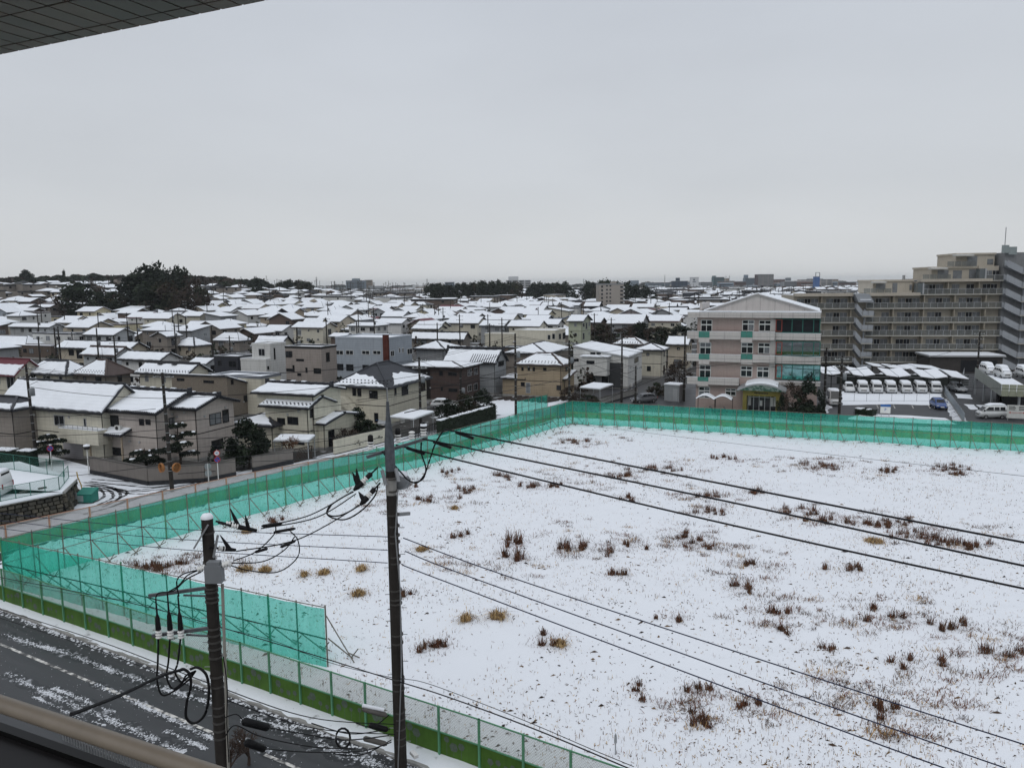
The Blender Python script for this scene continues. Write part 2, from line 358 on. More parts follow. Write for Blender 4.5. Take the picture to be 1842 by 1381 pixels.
stuff(g.build('slush', mat('slush_grey', (.62, .64, .67), .6, .2, 6, spec=.2)))

# ------------------------------------------------------------------ the snowy field
NC = Vector((8.1, 102.3, 0)); NL = Vector((-32.4, 46.9, 0)); NFE = Vector((-9.3, 36.0, 0)); NR = Vector((56.0, 82.4, 0))
FIELD = [(-34.2, 46.9), (-31.3, 45.3), (-13.0, 35.2), (6.2, 24.0), (60, -7), (120, 30), (92, 74), (56, 87.0), (9.3, 106.8), (7.2, 106.5), (-7.0, 84.6), (-23.3, 68.8), (-36, 53.5)]
def inside(x, y, P):
 c = False; j = len(P) - 1
 for i in range(len(P)):
  if (P[i][1] > y) != (P[j][1] > y) and x < (P[j][0] - P[i][0]) * (y - P[i][1]) / (P[j][1] - P[i][1]) + P[i][0]: c = not c
  j = i
 return c
from mathutils import noise as mn
def field_z(x, y):
 return 0.27 + 0.09 * mn.noise((x * .22, y * .22, 1)) + 0.09 * mn.noise((x * .8, y * .8, 5)) + 0.045 * mn.noise((x * 2.1, y * 2.1, 9))
st = 0.42; X0, Y0 = -38.0, -2.0; nx, ny = int(112 / st), int(112 / st)
idx = {}; vs_, fs_ = [], []
def vid(i, j):
 if (i, j) not in idx:
  idx[(i, j)] = len(vs_); x, y = X0 + i * st, Y0 + j * st; vs_.append((x, y, field_z(x, y)))
 return idx[(i, j)]
for i in range(nx):
 for j in range(ny):
  x, y = X0 + (i + .5) * st, Y0 + (j + .5) * st
  if y > 8 and abs(x) < y * .82 + 6 and inside(x, y, FIELD): fs_.append((vid(i, j), vid(i + 1, j), vid(i + 1, j + 1), vid(i, j + 1)))
g = MB(); g.add(vs_, fs_, 0, True); setting('snow_field', g, M_FIELD)

# ------------------------------------------------------------------ streets, car parks and verges round the field
sheet('side_street', [(-42, 48, 0), (-36.6, 54.6, 0), (-24, 70, 0), (-8.2, 84.9, 0), (6.6, 107.2, 0), (-1, 112, 0), (-12, 97.5, 0), (-21.5, 85.5, 0), (-24.2, 80.6, 0), (-35.6, 73.6, 0), (-62, 93, 0), (-68, 85, 0), (-38.5, 64.5, 0), (-56, 50, 0)], 0.02, M_STREET, world=True)
M_TRACK = mixmat('wheel_ruts', (0.028, 0.028, 0.03), (0.70, 0.73, 0.77), 1.5, 0.54, 0.66, 0.4, 0.7, stretch=(1, 1, 1), bump=0.3)
def ribbon(name, px, wd, z, m):
 P = [G(*p) for p in px]; Q = []
 for i in range(len(P) - 1):      # Catmull-Rom through the points
  p0, p1, p2, p3 = P[max(i - 1, 0)], P[i], P[i + 1], P[min(i + 2, len(P) - 1)]
  for k in range(8):
   t = k / 8; Q.append(0.5 * (2 * p1 + (p2 - p0) * t + (2 * p0 - 5 * p1 + 4 * p2 - p3) * t * t + (3 * p1 - p0 - 3 * p2 + p3) * t ** 3))
 Q.append(P[-1]); g = MB(); v = []
 for i, q in enumerate(Q):
  d = (Q[min(i + 1, len(Q) - 1)] - Q[max(i - 1, 0)]).normalized(); n = Vector((-d.y, d.x, 0)); h = wd / 2 * random.uniform(.6, 1.3)
  v += [(q.x + n.x * h, q.y + n.y * h, z), (q.x - n.x * h, q.y - n.y * h, z)]
 g.add(v, [(2 * i, 2 * i + 1, 2 * i + 3, 2 * i + 2) for i in range(len(Q) - 1)]); return setting(name, g, m)
for px in ([(150, 872), (190, 876), (235, 888), (300, 884), (370, 868)], [(160, 866), (215, 872), (280, 876), (360, 862)], [(165, 905), (187, 893), (180, 880), (160, 873)], [(176, 908), (203, 895), (196, 882), (172, 876)],
           [(190, 905), (222, 893), (228, 884), (205, 878)], [(150, 925), (200, 912), (240, 896), (300, 888)], [(250, 862), (300, 868), (350, 862), (430, 843)], [(150, 880), (200, 884), (250, 881), (310, 874)],
           [(185, 912), (214, 897), (213, 884), (190, 876)], [(150, 868), (188, 873), (232, 884), (290, 880), (350, 869)], [(200, 912), (236, 900), (300, 880)], [(165, 862), (225, 866), (285, 868)], [(210, 908), (246, 894), (330, 876), (470, 838)], [(530, 832), (640, 806), (760, 772), (870, 738)], [(545, 836), (660, 808), (775, 776), (890, 740)]):
 ribbon('wheel_rut', px, 0.30, 0.026, M_TRACK)
for i, (pxs, wd) in enumerate(FILM): ribbon('slush_film', pxs, wd * 2.2, .0088 + .0007 * i, M_FILM)
sheet('far_road', [(0.5, 111, 0), (7.2, 107.2, 0), (10, 107, 0), (56, 87.4, 0), (92, 74.4, 0), (120, 100, 0), (110, 150, 0), (60, 168, 0), (24, 150, 0), (12, 128, 0)], 0.02, M_ASPH, world=True)
sheet('verge', [(10, 107.1, 0), (56, 87.3, 0), (92, 74.3, 0), (95, 82, 0), (60.5, 96.2, 0), (14, 115, 0)], 0.028, M_VERGE, 0.25, world=True)
sheet('verge', [(1525, 754), (1548, 744), (1622, 747), (1700, 752), (1722, 763), (1600, 760)], 0.036, SNOW, 0.35)
sheet('snowy_car_park', [(1513, 704), (1560, 701), (1640, 702), (1694, 704), (1696, 724), (1682, 729), (1600, 727), (1515, 729)], 0.036, SNOW, 0.2)
sheet('verge', [(1694, 718), (1704, 718), (1742, 759), (1714, 758)], 0.040, M_SLUSH, 0.2)
sheet('verge', [(1472, 742), (1488, 744), (1500, 727), (1482, 729)], 0.040, M_SLUSH, 0.25)
sheet('verge', [(1408, 741), (1466, 748), (1468, 744), (1412, 737)], 0.040, SNOW, 0.2)
sheet('verge', [(1733, 727), (1752, 728), (1762, 737), (1746, 737)], 0.036, SNOW, 0.1); sheet('verge', [(1755, 728), (1775, 729), (1782, 734), (1766, 735)], 0.036, SNOW, 0.1)
sheet('verge', [(1718, 708), (1745, 710), (1750, 718), (1722, 716)], 0.036, SNOW, 0.1)
g = MB()
for px in (1577, 1607, 1640, 1670): a, b = G(px, 728.5), G(px + 3, 734.5); d = (b - a).normalized(); n = Vector((-d.y, d.x, 0)) * .08; g.poly([(*(a + n).xy, .03), (*(b + n).xy, .03), (*(b - n).xy, .03), (*(a - n).xy, .03)])
setting('bay_line', g, PAINT)
# ------------------------------------------------------------------ houses: builder
TH = math.atan2(-0.37, 0.93)                       # the street grid of the town
FOOT = []                                        # (x, y, radius) of what already stands
_win = {}
def win_mesh(w, h, fr, kind):
 key = (round(w, 1), round(h, 1), fr.name, kind)
 if key in _win: return _win[key]
 w, h = key[0], key[1]; g = MB(); t = 0.07
 g.box(-w / 2, w / 2, -.06, 0, -h / 2, -h / 2 + t); g.box(-w / 2, w / 2, -.06, 0, h / 2 - t, h / 2)
 g.box(-w / 2, -w / 2 + t, -.057, 0, -h / 2 + t, h / 2 - t); g.box(w / 2 - t, w / 2, -.057, 0, -h / 2 + t, h / 2 - t)
 if w > 1.0: g.box(-.03, .03, -.05, 0, -h / 2 + t, h / 2 - t)
 q = MB(); x1 = w / 2 - t + .005; z1 = h / 2 - t + .005; q.box(-x1, x1, -.03, -.01, -z1, z1)
 f2 = MB(); f2.v, f2.f, f2.m, f2.sm = g.v + q.v, g.f + [tuple(i + len(g.v) for i in f) for f in q.f], g.m + [1] * len(q.f), g.sm + q.sm
 gl = CURTAIN if kind == 'c' else GLASS
 _win[key] = (g.mesh('window', fr), q.mesh('pane', gl), f2.mesh('window', [fr, gl])); return _win[key]
def add_window(root, face, u, z, w, h, Lx, Ly, fr=FRAME_S, near=True, kind='d'):
 """u along the face from its left end seen from outside, z the middle height"""
 if face == 'f': loc, rz = (-Lx / 2 + u, -Ly / 2, z), 0
 elif face == 'r': loc, rz = (Lx / 2, -Ly / 2 + u, z), math.pi / 2
 elif face == 'l': loc, rz = (-Lx / 2, Ly / 2 - u, z), -math.pi / 2
 else: loc, rz = (Lx / 2 - u, Ly / 2, z), math.pi
 a, b, c = win_mesh(w, h, fr, kind)
 if near: o = place('window', a, root, loc, rz); place('pane', b, o)
 else: o = place('window', c, root, loc, rz)
 return o
def roof_polys(kind, Lx, Ly, h, o, p):
 X, Y = Lx / 2 + o, Ly / 2 + o; ze = h - p * o
 if kind == 'gx':
  zr = h + p * Ly / 2; return [[(-X, -Y, ze), (X, -Y, ze), (X, 0, zr), (-X, 0, zr)], [(X, Y, ze), (-X, Y, ze), (-X, 0, zr), (X, 0, zr)]]
 if kind == 'gy':
  zr = h + p * Lx / 2; return [[(X, -Y, ze), (X, Y, ze), (0, Y, zr), (0, -Y, zr)], [(-X, Y, ze), (-X, -Y, ze), (0, -Y, zr), (0, Y, zr)]]
 if kind == 'hip':
  if Lx >= Ly:
   a = X - Y; zr = ze + p * Y
   if a < .3: t = (0, 0, zr); return [[(-X, -Y, ze), (X, -Y, ze), t], [(X, -Y, ze), (X, Y, ze), t], [(X, Y, ze), (-X, Y, ze), t], [(-X, Y, ze), (-X, -Y, ze), t]]
   return [[(-X, -Y, ze), (X, -Y, ze), (a, 0, zr), (-a, 0, zr)], [(X, -Y, ze), (X, Y, ze), (a, 0, zr)], [(X, Y, ze), (-X, Y, ze), (-a, 0, zr), (a, 0, zr)], [(-X, Y, ze), (-X, -Y, ze), (-a, 0, zr)]]
  a = Y - X; zr = ze + p * X
  return [[(-X, -Y, ze), (X, -Y, ze), (0, -a, zr)], [(X, -Y, ze), (X, Y, ze), (0, a, zr), (0, -a, zr)], [(X, Y, ze), (-X, Y, ze), (0, a, zr)], [(-X, Y, ze), (-X, -Y, ze), (0, -a, zr), (0, a, zr)]]
 if kind == 'sf': return [[(-X, -Y, h), (X, -Y, h), (X, Y, h + 2 * Y * p), (-X, Y, h + 2 * Y * p)]]       # low side to the front
 if kind == 'sb': return [[(X, Y, h), (-X, Y, h), (-X, -Y, h + 2 * Y * p), (X, -Y, h + 2 * Y * p)]]       # low side to the back
 if kind == 'sr': return [[(X, -Y, h), (X, Y, h), (-X, Y, h + 2 * X * p), (-X, -Y, h + 2 * X * p)]]
 if kind == 'sl': return [[(-X, Y, h), (-X, -Y, h), (X, -Y, h + 2 * X * p), (X, Y, h + 2 * X * p)]]
 return [[(-X, -Y, h), (X, -Y, h), (X, Y, h), (-X, Y, h)]]
def snow_slab(g, pts, ds, t=0.13, lift=0.02, jag=0.0, rng=random, mi=0):
 """a blanket of snow on one roof plane: inset rim, softened edge, ragged where jag > 0"""
 P, nor = inset_poly(pts, ds); n = len(P); Q = []
 for i in range(n):
  a, b = P[i], P[(i + 1) % n]; L = (b - a).length; k = max(1, int(L / .45)) if jag else 1
  inw = nor.cross((b - a).normalized()) if L > 1e-6 else Vector((0, 0, 0))
  for j in range(k): Q.append(a.lerp(b, j / k) + (inw * rng.uniform(0, jag) if jag and j else Vector((0, 0, 0))))
 c = sum(Q, Vector()) / len(Q)
 base = [q + nor * lift for q in Q]; top = [q + (c - q).normalized() * t * .55 + nor * (lift + t) for q in Q]; m = len(Q)
 g.add(top, [tuple(range(m))], mi)
 g.add(base + top, [(i, (i + 1) % m, m + (i + 1) % m, m + i) for i in range(m)], mi)
def wall_mb(kind, Lx, Ly, h, p, o=0.0):
 g = MB(); x, y = Lx / 2, Ly / 2
 if kind == 'gx':
  zr = h + p * y - .02; v = [(-x, -y, 0), (x, -y, 0), (x, y, 0), (-x, y, 0), (-x, -y, h - .02), (x, -y, h - .02), (x, y, h - .02), (-x, y, h - .02), (-x, 0, zr), (x, 0, zr)]
  return g.add(v, [(0, 1, 5, 4), (2, 3, 7, 6), (1, 2, 6, 9, 5), (3, 0, 4, 8, 7)])
 if kind == 'gy':
  zr = h + p * x - .02; v = [(-x, -y, 0), (x, -y, 0), (x, y, 0), (-x, y, 0), (-x, -y, h - .02), (x, -y, h - .02), (x, y, h - .02), (-x, y, h - .02), (0, -y, zr), (0, y, zr)]
  return g.add(v, [(0, 1, 5, 8, 4), (1, 2, 6, 5), (2, 3, 7, 9, 6), (3, 0, 4, 7)])
 hz = [h] * 4
 if kind == 'sf': a, b = h + o * p, h + (Ly + o) * p; hz = [a, a, b, b]
 if kind == 'sb': a, b = h + o * p, h + (Ly + o) * p; hz = [b, b, a, a]
 if kind == 'sr': a, b = h + o * p, h + (Lx + o) * p; hz = [b, a, a, b]
 if kind == 'sl': a, b = h + o * p, h + (Lx + o) * p; hz = [a, b, b, a]
 v = [(-x, -y, 0), (x, -y, 0), (x, y, 0), (-x, y, 0)] + [(q[0], q[1], z - .02) for q, z in zip([(-x, -y), (x, -y), (x, y), (-x, y)], hz)]
 return g.add(v, [(0, 1, 5, 4), (1, 2, 6, 5), (2, 3, 7, 6), (3, 0, 4, 7), (4, 5, 6, 7)])
def house(loc, rz, Lx, Ly, st, kind, wall, label, rng, cat='house', roofm=None, near=True, over=0.45, pitch=None, bare=(), frac=None, wins='auto', jag=None, group=None, name='house',
          h=None, base=True, guards=False, guttr=True, snow_t=0.13):
 h = h or {1: 3.2, 2: 5.7, 3: 8.4, 4: 11.0, 5: 13.8}.get(st, 5.7)
 p = pitch if pitch is not None else {'gx': .40, 'gy': .42, 'hip': .38}.get(kind, .16)
 roofm = roofm or rng.choice([ROOFD, ROOFK, ROOFS, ROOFB])
 root = thing(name, label, cat, loc, rz, group)
 FOOT.append((loc[0], loc[1], math.hypot(Lx, Ly) / 2)); root['pitch'] = p
 wall_mb(kind, Lx, Ly, h, p, over).build('wall', WALL[wall] if isinstance(wall, str) else wall, root)
 if kind == 'flat':
  over = 0.0; t = .18; g = MB(); X, Y = Lx / 2, Ly / 2
  for a in ((-X - .05, X + .05, -Y - .05, -Y + .18), (-X - .05, X + .05, Y - .18, Y + .05), (-X - .05, -X + .18, -Y + .18, Y - .18), (X - .18, X + .05, -Y + .18, Y - .18)): g.box(*a, h - .02, h + .35)
  rf = g.build('roof', roofm, root)
  s = MB(); snow_slab(s, [(-X + .18, -Y + .18, h), (X - .18, -Y + .18, h), (X - .18, Y - .18, h), (-X + .18, Y - .18, h)], [.02] * 4, .12, .02);
  for a in ((-X, X, -Y, -Y + .13), (-X, X, Y - .13, Y), (-X, -X + .13, -Y + .13, Y - .13), (X - .13, X, -Y + .13, Y - .13)): s.box(*a, h + .352, h + .40)
  s.build('roof_snow', SNOWR, rf)
 else:
  P = roof_polys(kind, Lx, Ly, h, over, p); g = MB()
  for q in P: g.slab([Vector(v) + Vector((0, 0, .16)) for v in q], .18)
  if kind in ('gx', 'gy', 'hip') and near:         # ridge caps, hip caps
   for a, b in ridge_lines(P): g.bar(Vector(a) + Vector((0, 0, .22)), Vector(b) + Vector((0, 0, .22)), .26, .16)
  rf = g.build('roof', roofm, root); s = MB(); J = (0.17 if near else 0.0) if jag is None else jag
  for i, q in enumerate(P):
   if i in bare: continue
   q = [Vector(v) + Vector((0, 0, .16)) for v in q]; n = len(q)
   if frac and len(q) >= 3:
    f = frac[i] if isinstance(frac, (list, tuple)) else frac
    if f < 1:
     if n == 4: q = [q[0], q[1], q[1].lerp(q[2], f), q[0].lerp(q[3], f)]
     else: q = [q[0], q[1], q[1].lerp(q[2], f), q[0].lerp(q[2], f)]
     n = 4
   ds = [.07] + [.1 if near else .06] * (n - 1)
   if n == 4: ds[2] = .2 if near else .12
   snow_slab(s, q, ds, snow_t, .02, J, rng)
  if s.v: s.build('roof_snow', SNOWR, rf)
  if guards and near:                              # rows of snow guards poking through
   k = MB(); q = [Vector(v) for v in P[0]]; e = (q[1] - q[0]); up = (q[2] - q[1]) if len(q) == 4 else (q[2] - (q[0] + q[1]) / 2); nn = int(e.length / .55)
   for r_ in (.12, .22):
    for j in range(1, nn):
     c = q[0] + e * ((j + .5 * (r_ > .2)) / nn) + up * r_ + Vector((0, 0, .36)); k.obox(c, (.09, .03, .07))
   stuff(k.build('snow_guard', ROOFK, rf))
  if near and guttr and kind in ('gx', 'hip', 'sf'):
   q = P[0]; k = MB(); k.bar(Vector(q[0]) + Vector((0, -.05, .02)), Vector(q[1]) + Vector((0, -.05, .02)), .12, .1)
   k.build('gutter', FRAME_D, root); k = MB(); k.tube([(Lx / 2 - .1, -Ly / 2 - .06, h - .1), (Lx / 2 - .1, -Ly / 2 - .06, 0.1)], .04, 6); k.build('downpipe', FRAME_D, root)
 if base and near:
  k = MB(); k.box(-Lx / 2 - .02, Lx / 2 + .02, -Ly / 2 - .02, Ly / 2 + .02, -1.0, .4); k.build('foundation', CONC, root)
 elif loc[2] > .2:
  k = MB(); k.box(-Lx / 2, Lx / 2, -Ly / 2, Ly / 2, -1.6, .02); k.build('foundation', CONC, root)
 fr = rng.choice([FRAME_S, FRAME_D, FRAME_D])
 if near and kind != 'flat' and st > 1:               # string course, vents, an air conditioner
  g = MB(); X, Y = Lx / 2, Ly / 2; z_ = h - 2.85
  for a in ((-X, X, -Y - .02, -Y), (X, X + .02, -Y - .02, Y)): g.box(*a, z_, z_ + .09)
  g.build('string_course', FRAME_D, root); g = MB()
  for k in range(4):
   u = rng.uniform(.15, .85); zz = rng.choice((h - .5, h - 3.4, h - 1.0)); g.obox((-X + u * Lx, -Y - .06, zz), (.1, .06, .1)) if k % 2 else g.obox((X + .06, -Y + u * Ly, zz), (.06, .1, .1))
  stuff(g.build('vent_hood', FRAME_S, root)); u = rng.uniform(.1, .8)
  g = MB(); g.box(X + .05, X + .35, -Y + u * Ly, -Y + u * Ly + .8, .1, .68); g.build('air_conditioner', WALL['offwhite'], root)
 if wins == 'auto':
  for face, L in (('f', Ly and Lx), ('r', Ly)) if near else (('f', Lx), ('r', Ly)):
   for s_ in range(st):
    n = max(1, int(L / (2.6 if near else 3.3))); z0 = h - 2.75 * (st - s_)
    for k in range(n):
     if rng.random() < .16: continue
     w_, h_, c_ = rng.choice([(1.7, 1.1, 1.65), (1.7, 1.9, 1.25), (.8, 1.0, 1.7), (1.3, 1.0, 1.65), (.6, .6, 1.8), (1.6, 1.3, 1.6)])
     u = L * (k + .5) / n + rng.uniform(-.25, .25)
     if w_ / 2 + .2 < u < L - w_ / 2 - .2: add_window(root, face, u, z0 + c_, w_, h_, Lx, Ly, fr, near, rng.choice('ddc'))
 else:
  for wdef in wins: add_window(root, *wdef[:5], Lx, Ly, wdef[6] if len(wdef) > 6 else fr, near, wdef[5] if len(wdef) > 5 else 'd')
 return root, Lx, Ly, h
def ridge_lines(P):
 """edges shared by two roof planes"""
 seen = {}; out = []
 for q in P:
  for i in range(len(q)):
   a = tuple(round(c, 3) for c in q[i]); b = tuple(round(c, 3) for c in q[(i + 1) % len(q)]); k = tuple(sorted((a, b)))
   if k in seen: out.append(k)
   seen[k] = 1
 return out
def solve(P, d, target, lo=3.0, hi=26.0):
 """length along d from P whose end projects to the photo column target"""
 f = lambda L: proj(P + d * L)[0] - target
 a, b = lo, hi; fa = f(a)
 if fa * f(b) > 0: return lo if abs(fa) < abs(f(b)) else hi
 for _ in range(40):
  m = (a + b) / 2
  if f(m) * fa > 0: a = m
  else: b = m
 return (a + b) / 2
def house_px(cx, ey, lx, rx, st, kind, wall, label, rot=0.0, over=.45, Lx=None, Ly=None, h=None, ry=None, **kw):
 """a house known by its near eave corner (cx, ey) and the columns where its two visible fronts end"""
 rng = random.Random(int(cx * 7 + ey * 13)); th = TH + R(rot)
 ax = Vector((math.cos(th), math.sin(th), 0)); ay = Vector((-math.sin(th), math.cos(th), 0))
 hh = h or {1: 3.2, 2: 5.7, 3: 8.4, 4: 11.0}[st]
 P = GT(cx, ey, hh); T = Vector((P.x, P.y, P.z + hh))
 Lx = Lx or max(4.0, min(30, solve(T, -ax, lx) - 2 * over)); Ly = Ly or max(4.5, min(15, solve(T, ay, rx) - 2 * over))
 c = P - ax * (Lx / 2 + over) + ay * (Ly / 2 + over)
 if ry:                                           # pitch from the photo row of the ridge's near end
  b = 0.0 if kind == 'gx' else (-min(Lx, Ly) / 2 - over if Lx >= Ly else -Lx / 2 - over)
  q = P + ay * (Ly / 2 + over) + ax * b if (kind == 'gx' or Lx >= Ly) else P - ax * (Lx / 2 + over) + ay * (Lx / 2 + over)
  kw['pitch'] = max(.18, min(.85, (D(proj((q.x, q.y, P.z + hh + 2))[0], ry, q.y).z - .25 - P.z - hh) / (min(Lx, Ly) / 2 if kind != 'gx' else Ly / 2)))
 kw.setdefault('near', math.hypot(P.x, P.y) < 230)
 return house((c.x, c.y, terrain(c.x, c.y)), th, Lx, Ly, st, kind, wall, label, rng, over=over, h=hh, **kw)
# ------------------------------------------------------------------ the town: houses one can tell apart in the photo, by the corner nearest the camera
T2 = [
 # near eave corner x,y ; left end ; right end ; storeys, roof, wall, label, options
 (132, 603, 52, 152, 2, 'flat', 'offwhite', 'white flat roofed block with a strip of dark upper windows', {}),
 (90, 626, -60, 98, 1, 'flat', 'brownwood', 'long low dark brown shed building with flat snowy roof', {}),
 (46, 620, -30, 52, 1, 'hip', 'taupe', 'low taupe house with broad hip roof behind the dark brown shed', dict(ry=604)),
 (232, 629, 97, 250, 2, 'gx', 'beige', 'beige house with long snowy roof and ladder bars near its end', dict(ry=615)),
 (206, 639, 141, 250, 2, 'gx', 'palegrey', 'pale grey house with three small windows under a long roof', dict(ry=623)),
 (287, 648, 209, 305, 2, 'gx', 'white', 'white house with steep snowy side roof and gable to the street', dict(ry=633)),
 (25, 673, -90, 76, 2, 'gx', 'cream', 'cream gable house with bare maroon metal along its ridge', dict(ry=645, roofm=ROOFM, frac=[.72, 1])),
 (118, 672, 35, 160, 2, 'hip', 'cream', 'cream house with hip roof and one dark bare hip line', dict(ry=647)),
 (190, 673, 127, 228, 2, 'hip', 'taupe', 'taupe house whose hip roof end shows bare brown tiles', dict(ry=646, roofm=ROOFB, bare=(1,), guards=True)),
 (336, 673, 240, 352, 2, 'gx', 'cream', 'cream house with two skylights in its snowy roof', dict(ry=652, guards=True)),
 (428, 645, 376, 442, 2, 'flat', 'charcoal', 'charcoal clad house with two white framed windows', dict(roofm=ROOFD)),
 (370, 655, 335, 378, 1, 'gx', 'palegrey', 'small pale annex with snowy roof against the charcoal house', {}),
 (368, 588, 332, 392, 2, 'gx', 'mint', 'mint green house with snowy roof among white roofs', dict(ry=577)),
 (261, 546, 228, 268, 2, 'sf', 'maroon', 'maroon two storey house at the foot of the dark trees', dict(pitch=.1)),
 (284, 563, 258, 306, 2, 'hip', 'palegrey', 'house with dark bare pyramid roof beside the maroon house', dict(bare=(0, 3), roofm=ROOFS)),
 (201, 555, 160, 206, 2, 'hip', 'white', 'white box shaped house below the dark trees', dict(pitch=.25)),
 (399, 549, 372, 412, 2, 'gx', 'beige', 'beige house with gable end beside the hill trees', dict(ry=540)),
 (234, 523, 182, 241, 2, 'hip', 'beige', 'beige hilltop house with snowy hip roof between the two dark tree masses', {}),
 (455, 553, 412, 462, 2, 'gx', 'cream', 'cream house with dark windows on the hill edge', {}),
 (503, 546, 473, 508, 2, 'hip', 'cream', 'cream house under a peaked roof, in the middle rows', dict(ry=537)),
 (582, 553, 540, 586, 2, 'hip', 'beige', 'beige two storey house with balcony rail in the middle rows', dict(ry=544)),
 (612, 553, 586, 616, 2, 'hip', 'cream', 'cream house with pyramid roof beside the beige balcony house', {}),
 (541, 560, 490, 545, 1, 'hip', 'offwhite', 'low off white house with a row of small windows', {}),
 (684, 560, 660, 693, 2, 'gy', 'cream', 'cream house with bare maroon roof sides in the white rows', dict(roofm=ROOFM, bare=(1,), frac=.5)),
 (655, 558, 630, 659, 2, 'hip', 'palegrey', 'pale house with blue shutters and pyramid roof', {}),
 (576, 584, 541, 590, 2, 'gx', 'yellowcream', 'yellowish cream house with cross shaped gable ornament', dict(ry=572)),
 (737, 577, 692, 744, 1, 'gx', 'slateblue', 'slate blue gable house with broad snowy roof', dict(ry=561)),
 (711, 592, 678, 716, 1, 'gx', 'grey', 'grey house with bare bright blue roof edge', dict(roofm=ROOFU, frac=[.6, 1])),
 (746, 592, 716, 754, 1, 'gx', 'palegreen', 'pale green house with bare blue metal roof', dict(roofm=ROOFU, bare=(0,))),
 (828, 579, 793, 832, 2, 'hip', 'taupe', 'taupe cube house with flat hip roof and big windows', dict(pitch=.25)),
 (790, 592, 738, 796, 2, 'gx', 'cream', 'cream house with notched gable beside the taupe cube', {}),
 (505, 622, 452, 530, 2, 'gx', 'cream', 'cream house with twin pointed gables behind the white box house', dict(ry=601)),
 (835, 610, 735, 842, 1, 'gx', 'taupe', 'long low taupe house with flat snowy gable roof', dict(ry=597, pitch=.25)),
 (800, 628, 742, 830, 2, 'hip', 'grey', 'grey house with wide snowy hip roof behind the dark brown flats', {}),
 (880, 640, 838, 905, 2, 'gx', 'taupe', 'taupe house with snowy roof behind the tiled dark house', {}),
 (1050, 578, 1021, 1067, 3, 'gx', 'palegreen', 'tall pale green three storey house beside the bare trees', dict(pitch=.35)),
 (1156, 582, 1090, 1170, 2, 'gx', 'grey', 'grey house with long snowy roof behind the dark shrubs', dict(ry=565)),
 (1180, 564, 1140, 1186, 1, 'hip', 'palegrey', 'pale house with small pyramid roof and dormer', dict(pitch=.5)),
 (1168, 570, 1200, 1212, 2, 'gy', 'mauve', 'mauve grey house with its blank gable to the camera', dict(Lx=14, Ly=10)),
 (1158, 619, 1100, 1166, 2, 'hip', 'taupe', 'taupe house with snow dotted hip roof and dark ridge tiles', dict(ry=605, guards=True)),
 (1195, 630, 1138, 1205, 2, 'hip', 'cream', 'cream house with dark arched eaves beside the pink school', dict(ry=617)),
 (1240, 620, 1196, 1250, 2, 'gx', 'beige', 'beige house with metal snow roof just left of the pink school', {}),
 (1025, 575, 985, 1036, 2, 'flat', 'grey', 'grey flat roofed house behind the pale green three storey house', {}),
 (945, 580, 900, 958, 1, 'gx', 'palegreen', 'low pale green house with gable in the middle rows', {}),
 (985, 584, 953, 992, 1, 'gx', 'palegrey', 'low pale house with snowy roof behind the cream hall', {}),
 (918, 556, 895, 925, 2, 'flat', 'brown', 'dark brown flat topped house in the far middle rows', {}),
 (1040, 556, 1005, 1048, 2, 'flat', 'offwhite', 'off white flat house with ribbon window before the tall block', {}),
 (1080, 562, 1046, 1088, 2, 'flat', 'white', 'white stepped house with one dark window near the tall block', {}),
 (60, 560, 22, 74, 2, 'gx', 'darkbrown', 'dark brown house with pale gable on the hillside', {}),
 (88, 590, 12, 100, 2, 'gx', 'palegrey', 'pale house under a large single snow slope on the hillside', {}),
 (105, 572, 66, 112, 1, 'flat', 'yellowcream', 'yellowish flat roofed house on the hillside', {}),
 (140, 582, 97, 146, 2, 'hip', 'beige', 'beige house with shuttered garage on the hillside', {}),
 (245, 580, 197, 252, 1, 'gx', 'offwhite', 'low off white house with long ridge below the white box house', {}),
 (247, 592, 204, 255, 1, 'gx', 'grey', 'low grey house with gable right of the street pole', {}),
 (328, 592, 294, 336, 1, 'gx', 'cream', 'small cream gable house beside the mint green house', {}),
 (300, 606, 268, 308, 2, 'gy', 'taupe', 'taupe house with pointed dark gable in front of the mint house', {}),
 (350, 622, 305, 385, 1, 'hip', 'beige', 'beige house with broad snow covered hip and dark curved ridge', dict(ry=606, pitch=.35)),
 (430, 612, 380, 450, 1, 'hip', 'taupe', 'taupe house under smooth snow with dark ridge corner', dict(ry=594, pitch=.35)),
 (425, 592, 400, 455, 1, 'flat', 'yellowcream', 'long yellowish wall house behind the broad snow hips', {}),
 (470, 588, 420, 478, 1, 'hip', 'slateblue', 'slate blue walled house with low snow roof', {}),
 (620, 606, 590, 640, 1, 'gx', 'brown', 'brown house with snow roof behind the blue grey hall', dict(pitch=.3)),
 (690, 608, 640, 712, 1, 'gx', 'grey', 'grey house with long snow roof just behind the blue grey hall', dict(pitch=.3)),
]
HOUSES = []
for cx, ey, lx, rx, st, kd, wl, lb, kw in T2: kw.setdefault('frac', (None, None, [.93, 1, 1, 1], None, [.88, 1, .9, 1])[len(HOUSES) % 5] if kd in ('gx', 'hip') and not kw.get('bare') else None); HOUSES.append(house_px(cx, ey, lx, rx, st, kd, wl, lb, group='snow roofed houses of the town', **{**dict(over=.6), **kw}))
# skylights of the cream house, hand rail ladder on the beige one
hs = HOUSES[9];
for u in (-.18, .12):
 k = MB(); c = Vector((hs[1] * u, -hs[2] * .17, hs[3] + hs[0]['pitch'] * hs[2] * .33 + .36)); k.obox(c, (.45, .4, .05), 0); k.build('skylight', GLASS, hs[0])
